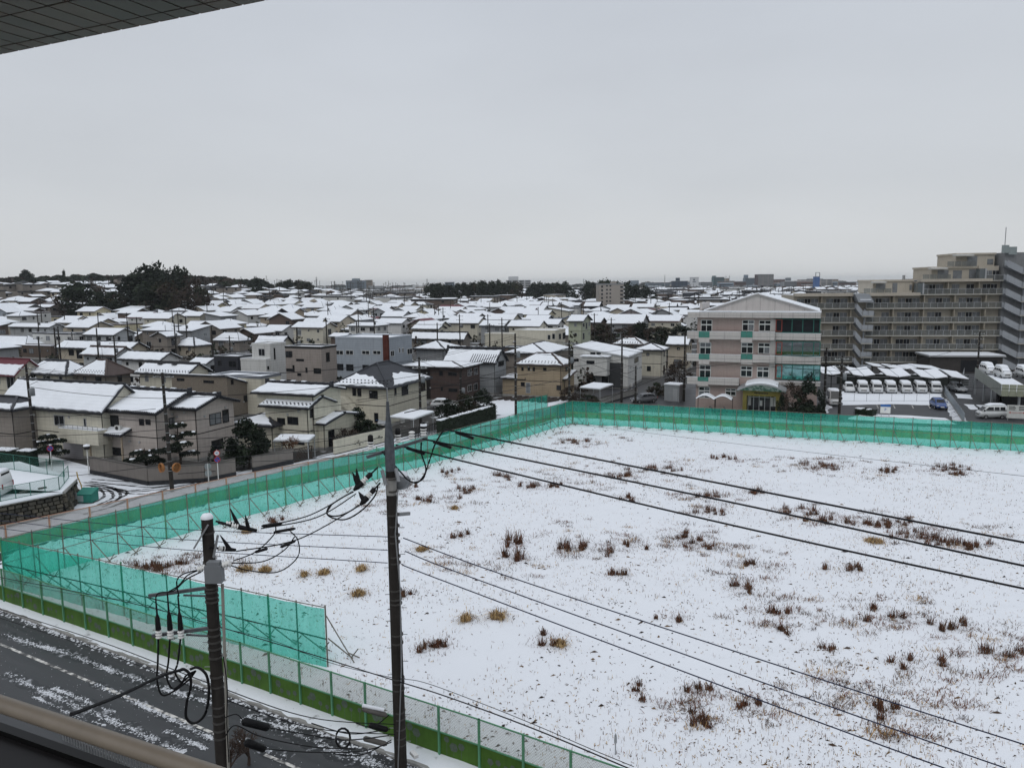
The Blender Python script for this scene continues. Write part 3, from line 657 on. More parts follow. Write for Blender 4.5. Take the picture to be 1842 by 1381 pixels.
# TV aerials on a good many roofs
def aerial(root, x, y, z):
 k = MB(); k.tube([(x, y, z), (x, y, z + 2.4)], .025, 5)
 k.bar((x - .7, y, z + 2.3), (x + .7, y, z + 2.3), .035)
 for i in range(6): k.bar((x - .6 + i * .24, y - .35, z + 2.3), (x - .6 + i * .24, y + .35, z + 2.3), .025)
 k.build('aerial', FRAME_D, root)
rg = random.Random(11)
for i, (r_, a, b, h) in enumerate(HOUSES):
 if i % 2 == 0 and math.hypot(r_.location.x, r_.location.y) < 260: aerial(r_, a * rg.uniform(-.3, .3), 0, h + r_['pitch'] * b / 2)
# ------------------------------------------------------------------ the near houses, measured from the photo front by front
def face_uv(H, face, px, py, off=0.0):
 """(u from the left end seen from outside, height) where the ray of a pixel meets a front of house H, off metres proud of it"""
 root, Lx, Ly, h = H; rz = root.rotation_euler.z; L = Matrix.Rotation(-rz, 4, 'Z') @ Matrix.Translation(-Vector(root.location))
 o = L @ Vector((0, 0, H_EYE)); d = Matrix.Rotation(-rz, 4, 'Z') @ ray(px, py)
 if face == 'f': t = (-Ly / 2 - off - o.y) / d.y; q = o + d * t; return q.x + Lx / 2, q.z
 t = (Lx / 2 + off - o.x) / d.x; q = o + d * t; return q.y + Ly / 2, q.z
def wpx(H, face, x0, y0, x1, y1, fr=FRAME_D, kind='d'):
 a, b = face_uv(H, face, x0, y0), face_uv(H, face, x1, y1)
 w, h = min(3.2, max(.4, abs(b[0] - a[0]))), min(2.4, max(.4, abs(a[1] - b[1]))); L = H[1] if face == 'f' else H[2]
 u = min(max((a[0] + b[0]) / 2, w / 2 + .05), L - w / 2 - .05)
 return add_window(H[0], face, u, (a[1] + b[1]) / 2, w, h, H[1], H[2], fr, True, kind)
def fbox(H, face, u0, u1, z0, z1, d0, d1, name, m, mb=None):
 """a block on a front: u range, height range, from d0 to d1 metres proud of the wall"""
 root, Lx, Ly, h = H; g = MB()
 if face == 'f': g.box(-Lx / 2 + u0, -Lx / 2 + u1, -Ly / 2 - d1, -Ly / 2 - d0, z0, z1)
 else: g.box(Lx / 2 + d0, Lx / 2 + d1, -Ly / 2 + u0, -Ly / 2 + u1, z0, z1)
 return g.build(name, m, root)
NOW = dict(wins=[])
GR = None
# --- A: long cream house with two snow slopes
HA = house_px(183, 740, -12, 271, 2, 'gx', 'cream', 'long cream house with broad snowy roof, garage shutter and boxed balcony', roofm=ROOFD, ry=681, **NOW)
for a in ((27, 745, 38, 763), (58, 744, 62, 760), (97, 746, 117, 766), (151, 752, 156, 773)): wpx(HA, 'f', *a, FRAME_S)
wpx(HA, 'f', 20, 792, 34, 806, FRAME_S); wpx(HA, 'f', 60, 795, 65, 806)
u0, z1 = face_uv(HA, 'f', 108, 769, 1.0); u1, z0 = face_uv(HA, 'f', 181, 806, 1.0)
bal = fbox(HA, 'f', u0, u1, z1 - 1.6, z1, 0, 1.2, 'balcony', WALL['cream'])
g = MB(); X0, Y0b = -HA[1] / 2 + u0, -HA[2] / 2 - 1.2
for zz in (.15, .45): g.bar((X0, Y0b, z1 + zz), (X0 + u1 - u0, Y0b, z1 + zz), .04)
for k in range(9): x = X0 + (u1 - u0) * k / 8; g.bar((x, Y0b, z1), (x, Y0b, z1 + .45), .035)
g.build('balcony_rail', STEEL, bal)
g = MB(); g.box(X0, X0 + u1 - u0, Y0b, -HA[2] / 2, z1, z1 + .09); g.build('balcony_snow', SNOW, bal)
u0, _ = face_uv(HA, 'f', 117, 830); u1, _ = face_uv(HA, 'f', 151, 830)
sh = fbox(HA, 'f', u0, u1, 0, 2.3, 0, .05, 'garage_shutter', mat('shutter', (.30, .28, .29), .5, .06))
g = MB()
for k in range(9): g.box(-HA[1] / 2 + u0, -HA[1] / 2 + u1, -HA[2] / 2 - .07, -HA[2] / 2 - .05, .1 + k * .25, .13 + k * .25)
g.build('shutter_rib', FRAME_S, sh)
# dark battened roof of the neighbour at the frame's edge
house_px(21, 738, -70, 45, 2, 'hip', 'taupe', 'taupe house with half bare dark tiled roof at the left edge', roofm=ROOFK, frac=.5, wins=[])
# --- B: traditional house on the corner, two tiled gables
HB = house_px(281, 744, 168, 398, 2, 'gx', 'pinkbeige', 'pinkish beige traditional house on the street corner under snowed tile gables', roofm=ROOFK, guttr=True, over=.6, ry=704, **NOW)
wpx(HB, 'f', 190, 746, 215, 768); wpx(HB, 'f', 250, 753, 260, 765); wpx(HB, 'f', 262, 754, 271, 764); wpx(HB, 'f', 186, 802, 220, 820)
wpx(HB, 'r', 303, 752, 318, 766, FRAME_D, 'c'); wpx(HB, 'r', 319, 750, 338, 764, FRAME_D, 'c')
HB2 = house_px(353, 737, 318, 432, 2, 'gx', 'pinkbeige', 'small pinkish beige gable wing with grey shutters behind the corner house', roofm=ROOFK, h=5.9, over=.55, ry=711, **NOW)
wpx(HB2, 'r', 376, 745, 398, 761, FRAME_D, 'c'); wpx(HB2, 'r', 399, 738, 412, 758, FRAME_D, 'd'); wpx(HB2, 'r', 380, 793, 402, 806, FRAME_D)
def tile_eave(H, n=None):
 """the scalloped ends of the tile rows along the front eave, and tile rows up both verges"""
 root, Lx, Ly, h = H; q = roof_polys('gx', Lx, Ly, h, .6, root['pitch'])[0]; g = MB(); a, b = Vector(q[0]), Vector(q[1]); k = int((b - a).length / .28)
 for i in range(k):
  c = a.lerp(b, (i + .5) / k); up = (Vector(q[2]) - b).normalized()
  g.tube([c + Vector((0, -.06, .17)), c + up * .55 + Vector((0, 0, .19))], .085, 6)
 stuff(g.build('tile_end', ROOFK, root)); g = MB()
 e, f = Vector(q[1]), Vector(q[2]); m = int((f - e).length / .3)
 for i in range(m):
  c = e.lerp(f, (i + .5) / m) + Vector((-.08, 0, .2)); g.obox(c, (.13, .12, .06))
  c2 = Vector((c.x, -c.y, c.z)); g.obox(c2, (.13, .12, .06))
 stuff(g.build('verge_tile', ROOFK, root))
tile_eave(HB); tile_eave(HB2)
def ridge_tiles(H):
 root, Lx, Ly, h = H; z = h + root['pitch'] * Ly / 2 + .16; g = MB(); X = Lx / 2 + .6; n = int(2 * X / .5)
 for i in range(n): g.obox((-X + (i + .5) * 2 * X / n, 0, z + .16), (X / n * .86, .17, .17 + .02 * (i % 2)))
 for sx in (-1, 1): g.obox((sx * (X + .05), 0, z + .2), (.12, .24, .32))
 stuff(g.build('ridge_tile', ROOFK, root))
 s = MB(); k = max(1, n // 5)
 for i in range(0, n, k):
  if random.random() < .75: s.obox((-X + (i + .5 * k) * 2 * X / n, 0, z + .37), (X / n * k * .38, .16, .05))
 s.build('ridge_snow', SNOW, root)
ridge_tiles(HB); ridge_tiles(HB2)
# entrance roof and lean-to of the corner house, each a roof on posts
def small_roof(H, name, face, px, z, w, dpt, kind, wallm=None):
 u, _ = face_uv(H, face, px, 780); root, Lx, Ly, h = H
 e = bpy.data.objects.new(name, None); C.objects.link(e); e.parent = root
 if face == 'f': e.location = (-Lx / 2 + u, -Ly / 2 - dpt / 2, 0)
 else: e.location = (Lx / 2 + dpt / 2, -Ly / 2 + u, 0); e.rotation_euler = (0, 0, math.pi / 2)
 g = MB(); P = roof_polys(kind, w, dpt, z, .3, .35)
 for q in P: g.slab([Vector(v) + Vector((0, 0, .12)) for v in q], .14)
 for a, b in ridge_lines(P): g.bar(Vector(a) + Vector((0, 0, .2)), Vector(b) + Vector((0, 0, .2)), .24, .18)
 k = P[0]; n = int((Vector(k[1]) - Vector(k[0])).length / .28)
 for i in range(n): c = Vector(k[0]).lerp(Vector(k[1]), (i + .5) / n); g.tube([c + Vector((0, -.05, .12)), c + Vector((0, .4, .26))], .08, 5)
 g.build('roof', ROOFK, e); s = MB()
 for q in P: snow_slab(s, [Vector(v) + Vector((0, 0, .12)) for v in q], [.12] + [.14] * (len(q) - 1), .09, .03, .06)
 s.build('roof_snow', SNOWR, e); g = MB()
 for sx in (-1, 1): g.box(sx * (w / 2 - .2) - .08, sx * (w / 2 - .2) + .08, -dpt / 2 + .1, -dpt / 2 + .26, 0, z)
 g.build('post', WALL['tan'], e); return e
small_roof(HB, 'entrance_roof', 'r', 348, 3.0, 4.6, 2.0, 'hip'); small_roof(HB, 'lean_to_roof', 'f', 203, 3.05, 5.2, 1.2, 'sf')
u, _ = face_uv(HB, 'r', 346, 800, .0)
d_ = fbox(HB, 'r', u - .8, u + .8, .3, 2.4, 0, .06, 'door', mat('steel_door', (.12, .14, .17), .4, .1))
g = MB()
for k in range(6): g.box(HB[1] / 2 + .06, HB[1] / 2 + .075, -HB[2] / 2 + u - .55 + .6 * (k % 2), -HB[2] / 2 + u - .25 + .6 * (k % 2), .7 + .5 * (k // 2), .95 + .5 * (k // 2))
g.build('pane', GLASS, d_)
fbox(HB, 'r', u + .95, u + 1.5, 0, 2.6, 0, .08, 'brick_pier', mat('brown_brick', (.10, .055, .04), .8, .3, 6))
# air conditioner on the lean-to
def air_con(H, face, u, z, d=.0, dark=False):
 g = MB(); root, Lx, Ly, h = H
 e = fbox(H, face, u - .4, u + .4, z, z + .58, d + .05, d + .35, 'air_conditioner', WALL['offwhite'])
 k = MB(); n = 14; c = (-Lx / 2 + u - .08, -Ly / 2 - d - .355, z + .29) if face == 'f' else (Lx / 2 + d + .355, -Ly / 2 + u - .08, z + .29)
 pts = [(c[0] + (.22 * math.cos(6.283 * i / n) if face == 'f' else 0), c[1] + (0 if face == 'f' else .22 * math.cos(6.283 * i / n)), c[2] + .22 * math.sin(6.283 * i / n)) for i in range(n)]
 k.poly(pts); k.poly(pts[::-1]); k.v = [(x, y - (0.003 if i >= n else 0), zz) for i, (x, y, zz) in enumerate(k.v)]; k.build('fan_grille', FRAME_D, e)
air_con(HB, 'f', face_uv(HB, 'f', 212, 775, .6)[0], 3.5, .3)
# --- C: cream house with stacked gables
HC = house_px(556, 734, 464, 602, 2, 'gx', 'cream', 'cream house front wing under a snow slope dotted with snow guards', roofm=ROOFK, h=5.3, guards=True, over=.55, ry=711, **NOW)
HC2 = house_px(566, 712, 450, 624, 2, 'gx', 'cream', 'cream house with tall dark tiled ridge rising behind the dotted snow slope', roofm=ROOFK, h=6.6, over=.55, ry=692, **NOW)
ridge_tiles(HC2)
wpx(HC, 'f', 499, 751, 513, 764, FRAME_D); wpx(HC, 'f', 517, 749, 537, 764, FRAME_D); wpx(HC, 'r', 574, 724, 584, 737, FRAME_D); wpx(HC, 'r', 586, 721, 596, 734, FRAME_D); wpx(HC, 'r', 557, 736, 565, 750, FRAME_D)
wpx(HC, 'f', 525, 780, 548, 800, FRAME_D)
HC3 = house_px(586, 764, 566, 655, 1, 'gx', 'cream', 'low cream wing with tiled snow roof and dark gate door', roofm=ROOFK, over=.5, ry=744, **NOW)
wpx(HC3, 'r', 590, 775, 602, 800, FRAME_D)
house_px(492, 766, 414, 500, 1, 'hip', 'cream', 'low tiled house wing half cleared of snow behind the round garden tree', roofm=ROOFK, bare=(1,), over=.6, wins=[])
# --- D: slate hip roof with sliding snow
DM = len(FOOT)
HD = house_px(700, 695, 594, 778, 2, 'hip', 'cream', 'cream house with slate pyramid roof where the snow has slid halfway', roofm=ROOFS, bare=(0, 1), ry=652, guards=True, jag=.22, over=.7, snow_t=.1, **NOW)
P = roof_polys('hip', HD[1], HD[2], HD[3], .7, HD[0]['pitch']); sl_ = MB()
def on_roof(q, u, v):
 q = [Vector(p) for p in q]; r = (q[3], q[2]) if len(q) == 4 else (q[2], q[2]); return q[0].lerp(q[1], u).lerp(r[0].lerp(r[1], u), v) + Vector((0, 0, .16))
for q, uv in ((P[0], ((.01, .02), (.94, .02), (.92, .10), (.86, .16), (.80, .30), (.70, .44), (.58, .42), (.44, .50), (.25, .48), (.02, .55))), (P[1], ((.07, .03), (.98, .03), (.95, .25), (.78, .36), (.60, .50), (.44, .44), (.34, .52), (.24, .40), (.17, .18)))):
 snow_slab(sl_, [on_roof(q, *p) for p in uv], [.03] * len(uv), .1, .02, .16)
sl_.build('sliding_snow', SNOW, HD[0])
for a in ((634, 696, 641, 712), (643, 697, 650, 713), (664, 702, 680, 717), (673, 742, 681, 760)): wpx(HD, 'f', *a)
for a in ((709, 697, 713, 710), (722, 694, 734, 709), (757, 688, 765, 702)): wpx(HD, 'r', *a)
g = MB(); a_, z_ = face_uv(HD, 'f', 626, 712); b_, _ = face_uv(HD, 'f', 668, 760)
X, Y = -HD[1] / 2, -HD[2] / 2
g.add([(X + a_, Y - 1.3, z_), (X + b_, Y - 1.3, .6), (X + b_, Y - 1.3, .2), (X + a_ - 1.2, Y - 1.3, z_ - .4), (X + a_ - 1.2, Y - 1.3, z_)], [(0, 1, 2, 3, 4)]); n0 = len(g.v)
g.v += [(x, y + 1.2, z) for x, y, z in g.v];
for i in range(5): g.f.append((i, n0 + i, n0 + (i + 1) % 5, (i + 1) % 5)); g.m.append(0); g.sm.append(False)
g.build('outside_stair', WALL['cream'], HD[0])
# --- E: brown brick house with its roof falling to the back, pale house behind it
def house_at(P, rot, Lx, Ly, st, kind, wall, label, h, **kw):
 th = TH + R(rot); ax = Vector((math.cos(th), math.sin(th), 0)); ay = Vector((-math.sin(th), math.cos(th), 0)); c = P - ax * Lx / 2 + ay * Ly / 2
 return house((c.x, c.y, terrain(c.x, c.y)), th, Lx, Ly, st, kind, wall, label, random.Random(5), h=h, **kw)
P = GT(408, 677, 6.4); T = Vector((P.x, P.y, 6.4)); ax = Vector((math.cos(TH), math.sin(TH), 0)); ay = Vector((-math.sin(TH), math.cos(TH), 0))
BRICK = mat('brown_brick_tile', (.20, .172, .14), .85, .22, 5, streak=.15)
HE = house_at(P, 0, solve(T, -ax, 308), 9.0, 2, 'sb', BRICK, 'dark brown brick house with roof falling away from the street', 3.3, pitch=.32, over=.25, wins=[])
wpx(HE, 'f', 366, 684, 385, 689); wpx(HE, 'f', 318, 680, 332, 685); wpx(HE, 'r', 415, 683, 420, 691); wpx(HE, 'r', 438, 711, 447, 722)
house_px(470, 682, 372, 479, 2, 'flat', 'cream', 'cream house with flat snow roof and grey fascia behind the brown brick house', roofm=mat('grey_fascia', (.16, .17, .19), .5, .1), near=True, wins=[('r', 2.5, 3.6, .8, 1.0)])
# --- F: three box houses in a row
HF0 = house_px(479, 650, 426, 506, 2, 'flat', 'offwhite', 'lower white box of the pair of plain white cubes', roofm=WALL['offwhite'], **NOW)
wpx(HF0, 'r', 480.5, 659, 484, 664); wpx(HF0, 'r', 488, 676, 494, 684)
HF1 = house_px(486, 622, 446, 506, 3, 'flat', 'offwhite', 'tall plain white cube house with one square window', roofm=WALL['offwhite'], **NOW)
wpx(HF1, 'f', 465, 627, 477, 640, FRAME_S); wpx(HF1, 'r', 492, 626, 495.5, 646)
HF2 = house_px(578.5, 628, 506, 598, 3, 'flat', 'browngrey', 'brown grey box house with dark framed windows between white and blue boxes', roofm=FRAME_D, **NOW)
for a in ((507, 631, 518, 643), (519, 631, 526, 642), (533, 645, 547, 650), (507, 662, 521, 668), (527, 657, 529.5, 669), (550, 661, 553, 670), (564, 662, 578, 672), (535, 671, 542, 676), (508, 682, 522, 688)): wpx(HF2, 'f', *a)
wpx(HF2, 'r', 586, 634, 593, 650)
HF3 = house_px(700, 611, 597, 746, 3, 'flat', 'bluegrey', 'large blue grey box building with a rust red chimney strip', roofm=WALL['bluegrey'], **NOW)
for a in ((602, 630, 616, 638), (622, 630, 636, 638), (651, 630, 665, 638), (671, 630, 685, 638)): wpx(HF3, 'f', *a, FRAME_W)
for a in ((604, 654, 617, 666), (623, 655, 636, 667), (652, 656, 664, 668)): wpx(HF3, 'f', *a)
for a in ((702, 631, 709, 640), (717, 626, 720, 634), (723, 626, 726, 634), (734, 627, 743, 636)): wpx(HF3, 'r', *a, FRAME_W)
g = MB(); g.box(HF3[1] / 2 - 1.1, HF3[1] / 2 + .05, -HF3[2] / 2 - .35, -HF3[2] / 2 + .2, 0, HF3[3] + .9); g.build('chimney_strip', mat('rust_red', (.09, .028, .02), .7, .25), HF3[0])
# --- G: dark brown flats, tiled house behind
HG = house_px(834, 663, 720, 871, 2, 'hip', 'darkbrown', 'dark brown two storey flats under a flat white roof', pitch=.13, roofm=FRAME_D, over=.6, **NOW)
for a in ((807, 667, 814, 676), (823, 669, 838, 676)): pass
for a in ((790, 667, 797, 676), (806, 669, 822, 676), (807, 698, 823, 705), (793, 695, 797, 703)): wpx(HG, 'f', *a)
for a in ((841, 665, 848, 675), (852, 662, 859, 673), (841, 693, 848, 703), (852, 690, 859, 701)): wpx(HG, 'r', *a, FRAME_S)
g = MB(); g.box(-HG[1] / 2 + .1, -HG[1] / 2 + 4.6, -HG[2] / 2 - .02, -HG[2] / 2 + .0, .2, 5.2); g.build('stair_recess_shade', mat('stair_shade', (.02, .018, .017), .8), HG[0])  # thin sheet on the front; the stair recess is only shade put into its colour
HG2 = house_px(893, 652, 795, 916, 2, 'gx', 'grey', 'grey house with ribbed tile roof and dark ridge behind the dark brown flats', roofm=ROOFK, frac=[.97, 1], ry=627, **NOW)
wpx(HG2, 'r', 896, 650, 906, 657); ridge_tiles(HG2)
g = MB(); q = roof_polys('gx', HG2[1], HG2[2], HG2[3], .45, HG2[0]['pitch'])[0]; n = int((Vector(q[1]) - Vector(q[0])).length / .42)
for i in range(n // 2, n):
 a = Vector(q[0]).lerp(Vector(q[1]), (i + .5) / n); b = Vector(q[3]).lerp(Vector(q[2]), (i + .5) / n); g.tube([a + Vector((0, -.08, .3)), a.lerp(b, .55) + Vector((0, 0, .31))], .075, 5)
stuff(g.build('tile_rib', ROOFK, HG2[0]))
# --- H: ochre house
HH = house_px(1013, 657, 924, 1033, 2, 'hip', 'ochre', 'ochre tan house with smooth snow hip roof by the far corner', roofm=ROOFB, guards=True, ry=634, **NOW)
for a in ((938, 660, 942, 667), (949.5, 660, 953, 667), (959, 660, 962, 668), (977, 661, 983, 667), (937, 687, 944, 695)): wpx(HH, 'f', *a)
wpx(HH, 'f', 1004, 693, 1012, 702); wpx(HH, 'f', 946, 688, 954, 707, FRAME_S, 'c'); wpx(HH, 'r', 1017, 660, 1021, 667)
house_px(946, 682, 898, 962, 1, 'hip', 'ochre', 'low ochre annex with thin white roof left of the ochre house', h=3.1, pitch=.2, wins=[])
house_px(1020, 684, 1001, 1042, 1, 'sf', 'ochre', 'small ochre porch with white lean roof at the ochre house', h=3.1, pitch=.15, wins=[], Ly=5)
# --- I: white modern house with one falling roof
HI = house_px(1131, 644, 1029, 1157, 2, 'sr', 'offwhite', 'white modern house with ribbed roof sloping to the right', h=5.6, pitch=.17, over=.2, roofm=FRAME_S, **NOW)
for a in ((1030, 645, 1039, 650), (1062, 634, 1071, 637), (1073, 634, 1081, 637)): wpx(HI, 'f', *a)
wpx(HI, 'r', 1140, 645, 1149, 650)
u0, z1 = face_uv(HI, 'f', 1047, 641, 2.0); u1, z0 = face_uv(HI, 'f', 1092, 674, 2.0)
bx = fbox(HI, 'f', u0, u1, z0 - .2, z1, 0, 2.2, 'bay', WALL['offwhite']); g = MB(); g.box(-HI[1] / 2 + u0 - .3, -HI[1] / 2 + u1 + .3, -HI[2] / 2 - 2.5, -HI[2] / 2, z1, z1 + .18); g.build('bay_snow', SNOW, bx)
fbox(HI, 'f', u0 + .9, u0 + 2.4, z1 - 1.3, z1 - .7, 2.2, 2.24, 'window', GLASS)
fbox(HI, 'f', u0 + .3, u1 - .3, .2, 2.1, 0.02, .06, 'window', GLASS); fbox(HI, 'f', u0 + 1.3, u1 - 1.5, .3, 2.0, 0.07, .1, 'shutter', FRAME_S)
ua, za = face_uv(HI, 'f', 1095, 652); ub, _ = face_uv(HI, 'f', 1121, 652); fbox(HI, 'f', ua, ub, .1, za, .0, .05, 'recess_shade', mat('recess_shade', (.05, .052, .055), .7, .1))  # flat sheet on the wall; the shade of a recess is put into its colour
# --- K: cream hall and the orange gable house before it
HK = house_px(1001, 597, 922, 1021, 2, 'flat', 'cream', 'long cream flat roofed hall with two tall windows', h=7.0, roofm=WALL['cream'], **NOW)
wpx(HK, 'f', 985, 602, 990.5, 611, FRAME_S); wpx(HK, 'f', 995, 600, 1000.5, 610, FRAME_S)
wpx(HK, 'r', 1005, 600, 1009, 610, FRAME_S); wpx(HK, 'r', 1014, 598, 1019, 609, FRAME_S)
house_px(930, 603, 868, 940, 1, 'flat', 'cream', 'low cream wing of the long hall', h=5.0, roofm=WALL['cream'], wins=[('f', 3.0, 1.6, 1.0, 1.0)])
HO = house_px(977, 617, 922, 1001, 1, 'gx', 'orange', 'house with an orange painted gable before the cream hall', h=3.4, ry=602, roofm=WOODD, **NOW)
g = MB(); g.box(-HO[1] / 2 - .6, -HO[1] / 2 + 1.6, -.8, .8, HO[3] + .9, HO[3] + 2.2); g.build('sign_board', mat('orange_board', (.55, .16, .06), .6, .1), HO[0])
house_px(1000, 629, 900, 1006, 1, 'flat', 'brown', 'low dark roof streaked with thin snow before the orange gable house', roofm=ROOFD, wins=[], near=True)
house_px(985, 637, 905, 1028, 2, 'hip', 'taupe', 'taupe house with snow hip roof just behind the ochre house', pitch=.35, wins=[])
# ------------------------------------------------------------------ green safety nets and the board fence round the field
def net_material(name, tint, dif, fac, weave=True):
 m = bpy.data.materials.new(name); m.use_nodes = True; t = m.node_tree; t.nodes.clear()
 o = node(t, 'ShaderNodeOutputMaterial'); tr = node(t, 'ShaderNodeBsdfTransparent'); tr.inputs[0].default_value = (*tint, 1)
 df = node(t, 'ShaderNodeBsdfDiffuse'); tl = node(t, 'ShaderNodeBsdfTranslucent'); ms = node(t, 'ShaderNodeMixShader'); m2 = node(t, 'ShaderNodeMixShader'); m2.inputs[0].default_value = .35
 tc = node(t, 'ShaderNodeTexCoord'); n = node(t, 'ShaderNodeTexNoise', Scale=0.8, Detail=4.0); t.links.new(tc.outputs['Object'], n.inputs[0])
 mr = node(t, 'ShaderNodeMapRange'); mr.inputs[1].default_value = .3; mr.inputs[2].default_value = .7; mr.inputs[3].default_value = .85; mr.inputs[4].default_value = 1.15; t.links.new(n.outputs[0], mr.inputs[0])
 mx = node(t, 'ShaderNodeMix', data_type='RGBA', blend_type='MULTIPLY'); mx.inputs[0].default_value = 1; mx.inputs[6].default_value = (*dif, 1); t.links.new(mr.outputs[0], mx.inputs[7])
 t.links.new(mx.outputs[2], df.inputs[0]); t.links.new(mx.outputs[2], tl.inputs[0]); t.links.new(df.outputs[0], m2.inputs[1]); t.links.new(tl.outputs[0], m2.inputs[2])
 ms.inputs[0].default_value = fac
 if weave:                                        # uneven see-through where the cloth doubles, sags and fades
  mp = node(t, 'ShaderNodeMapping'); mp.inputs['Scale'].default_value = (1.6, 1.6, .35); t.links.new(tc.outputs['Object'], mp.inputs[0]); nw = node(t, 'ShaderNodeTexNoise', Scale=1.3, Detail=6.0, Roughness=.7); t.links.new(mp.outputs[0], nw.inputs[0])
  mw = node(t, 'ShaderNodeMapRange'); mw.inputs[1].default_value = .3; mw.inputs[2].default_value = .7; mw.inputs[3].default_value = fac * .78; mw.inputs[4].default_value = min(.95, fac * 1.25); t.links.new(nw.outputs[0], mw.inputs[0]); t.links.new(mw.outputs[0], ms.inputs[0])
 t.links.new(tr.outputs[0], ms.inputs[1]); t.links.new(m2.outputs[0], ms.inputs[2]); t.links.new(ms.outputs[0], o.inputs[0])
 if not weave:
  # crossing wires of a chain link mesh
  sp = node(t, 'ShaderNodeSeparateXYZ'); t.links.new(tc.outputs['Object'], sp.inputs[0]); vals = []
  for sg in (1, -1):
   a = node(t, 'ShaderNodeMath', operation='MULTIPLY_ADD'); a.inputs[1].default_value = sg; t.links.new(sp.outputs['Z'], a.inputs[0]); t.links.new(sp.outputs['X'], a.inputs[2])
   b = node(t, 'ShaderNodeMath', operation='PINGPONG'); b.inputs[1].default_value = .06; t.links.new(a.outputs[0], b.inputs[0])
   c = node(t, 'ShaderNodeMath', operation='LESS_THAN'); c.inputs[1].default_value = .009; t.links.new(b.outputs[0], c.inputs[0]); vals.append(c)
  mxm = node(t, 'ShaderNodeMath', operation='MAXIMUM'); t.links.new(vals[0].outputs[0], mxm.inputs[0]); t.links.new(vals[1].outputs[0], mxm.inputs[1])
  mr2 = node(t, 'ShaderNodeMapRange'); mr2.inputs[3].default_value = fac; mr2.inputs[4].default_value = min(.9, fac + .35); t.links.new(mxm.outputs[0], mr2.inputs[0]); t.links.new(mr2.outputs[0], ms.inputs[0])
 return m
NET = net_material('green_net', (.42, .95, .83), (.055, .42, .315), .47)
MESH = net_material('chain_link', (.93, .95, .93), (.33, .34, .31), .34, weave=False)
MESHP = net_material('fine_mesh', (.9, .9, .9), (.40, .37, .36), .55, weave=False)
PIPE = mat('scaffold_pipe', (.20, .18, .15), .5, .3, 3, metal=.4)
PIPED = mat('dark_pipe', (.03, .035, .03), .5, .2)
GPOST = mat('green_post', (.10, .26, .15), .5, .15)
PPOST = mat('faded_orange_post', (.46, .24, .16), .6, .2)
BOARD = mat('green_board', (.058, .125, .02), .55, .25, 1.2, streak=.25)
BOARDO = mat('olive_board', (.38, .42, .17), .6, .2, 1.2, streak=.2)
FLOWER = mat('lavender_paint', (.085, .11, .085), .7, .3, 8)
def frame_of(A, B):
 A, B = Vector(A), Vector(B); d = (B - A); L = d.length; return A, L, math.atan2(d.y, d.x)
def net_run(A, B, label, side, h=3.35, sp=1.83, braces=True, mid=PIPE, thick=False):
 """net on a row of pipes; side = +1 puts the braces on the left of the walking direction"""
 A, L, rz = frame_of(A, B); root = thing('safety_net_fence', label, 'net fence', A, rz, 'green safety nets round the field'); n = max(1, round(L / sp)); s = L / n; rg = random.Random(int(L * 10))
 for i in range(n + 1):
  x = i * s; t = rg.uniform(-.03, .03); g = MB(); g.tube([(x, side * .06, -.05), (x + t, side * .06, h + rg.uniform(.02, .15))], .04 if i % 6 else .055, 6); g.build('post', PIPE if i % 6 else GPOST, root)
  if braces:
   g = MB(); g.tube([(x + .06, side * .1, h * .52), (x + .06 + rg.uniform(.5, .8), side * 1.35, .12)], .034, 5); g.build('brace', PIPE, root)
   g = MB(); g.tube([(x + .3, side * 1.2, .0), (x + .9, side * 1.35, .8)], .032, 5); g.tube([(x + .2, side * 1.45, .4), (x + 1.15, side * 1.1, .5)], .032, 5); g.build('stake', PIPE, root)
 for z, r, m in ((h, .024, PIPE), (h * .52, .034 if thick else .022, mid), (.22, .024, PIPE)):
  g = MB(); P = [(i * s, side * .0, z + (rg.uniform(-.03, .03) if z > 1 else rg.uniform(-.04, .04))) for i in range(n + 1)]; g.tube(P, r, 6); g.build('rail', m, root)
 for i in range(n):
  g = MB(); k = 3; v = []
  for jz in range(4):
   for jx in range(k + 1):
    f = jx / k; z = .12 + (h - .14) * jz / 3 - (.05 * math.sin(f * math.pi) if jz == 3 else 0) + (.04 * math.sin(f * math.pi) if jz == 0 else 0)
    v.append((i * s + f * s, -side * .035 + rg.uniform(-.035, .035) * math.sin(f * math.pi), z))
  g.add(v, [(a + b * (k + 1), a + 1 + b * (k + 1), a + 1 + (b + 1) * (k + 1), a + (b + 1) * (k + 1)) for a in range(k) for b in range(3)], 0, True)
  g.build('net_panel', NET, root)
 return root
net_run(NL, NC, 'green net fence along the side street, from the near corner to the far one', -1)
net_run(NC, NR + (NR - NC).normalized() * 22, 'long green net fence at the far side of the field, before the pink school', -1, sp=1.95)
nf = net_run(NL, NFE, 'short green net fence near the wet road, ending in the open field', 1, mid=PIPED, thick=True)
g = MB(); p = (NFE - NL).length; g.tube([(p, .1, 2.9), (p + 1.0, .9, .25)], .03, 6); g.build('brace', PIPE, nf)
net_run((0.4, 109.6, 0), (5.4, 116.5, 0), 'small loose piece of green net standing behind the far corner', -1, h=2.2, braces=False)

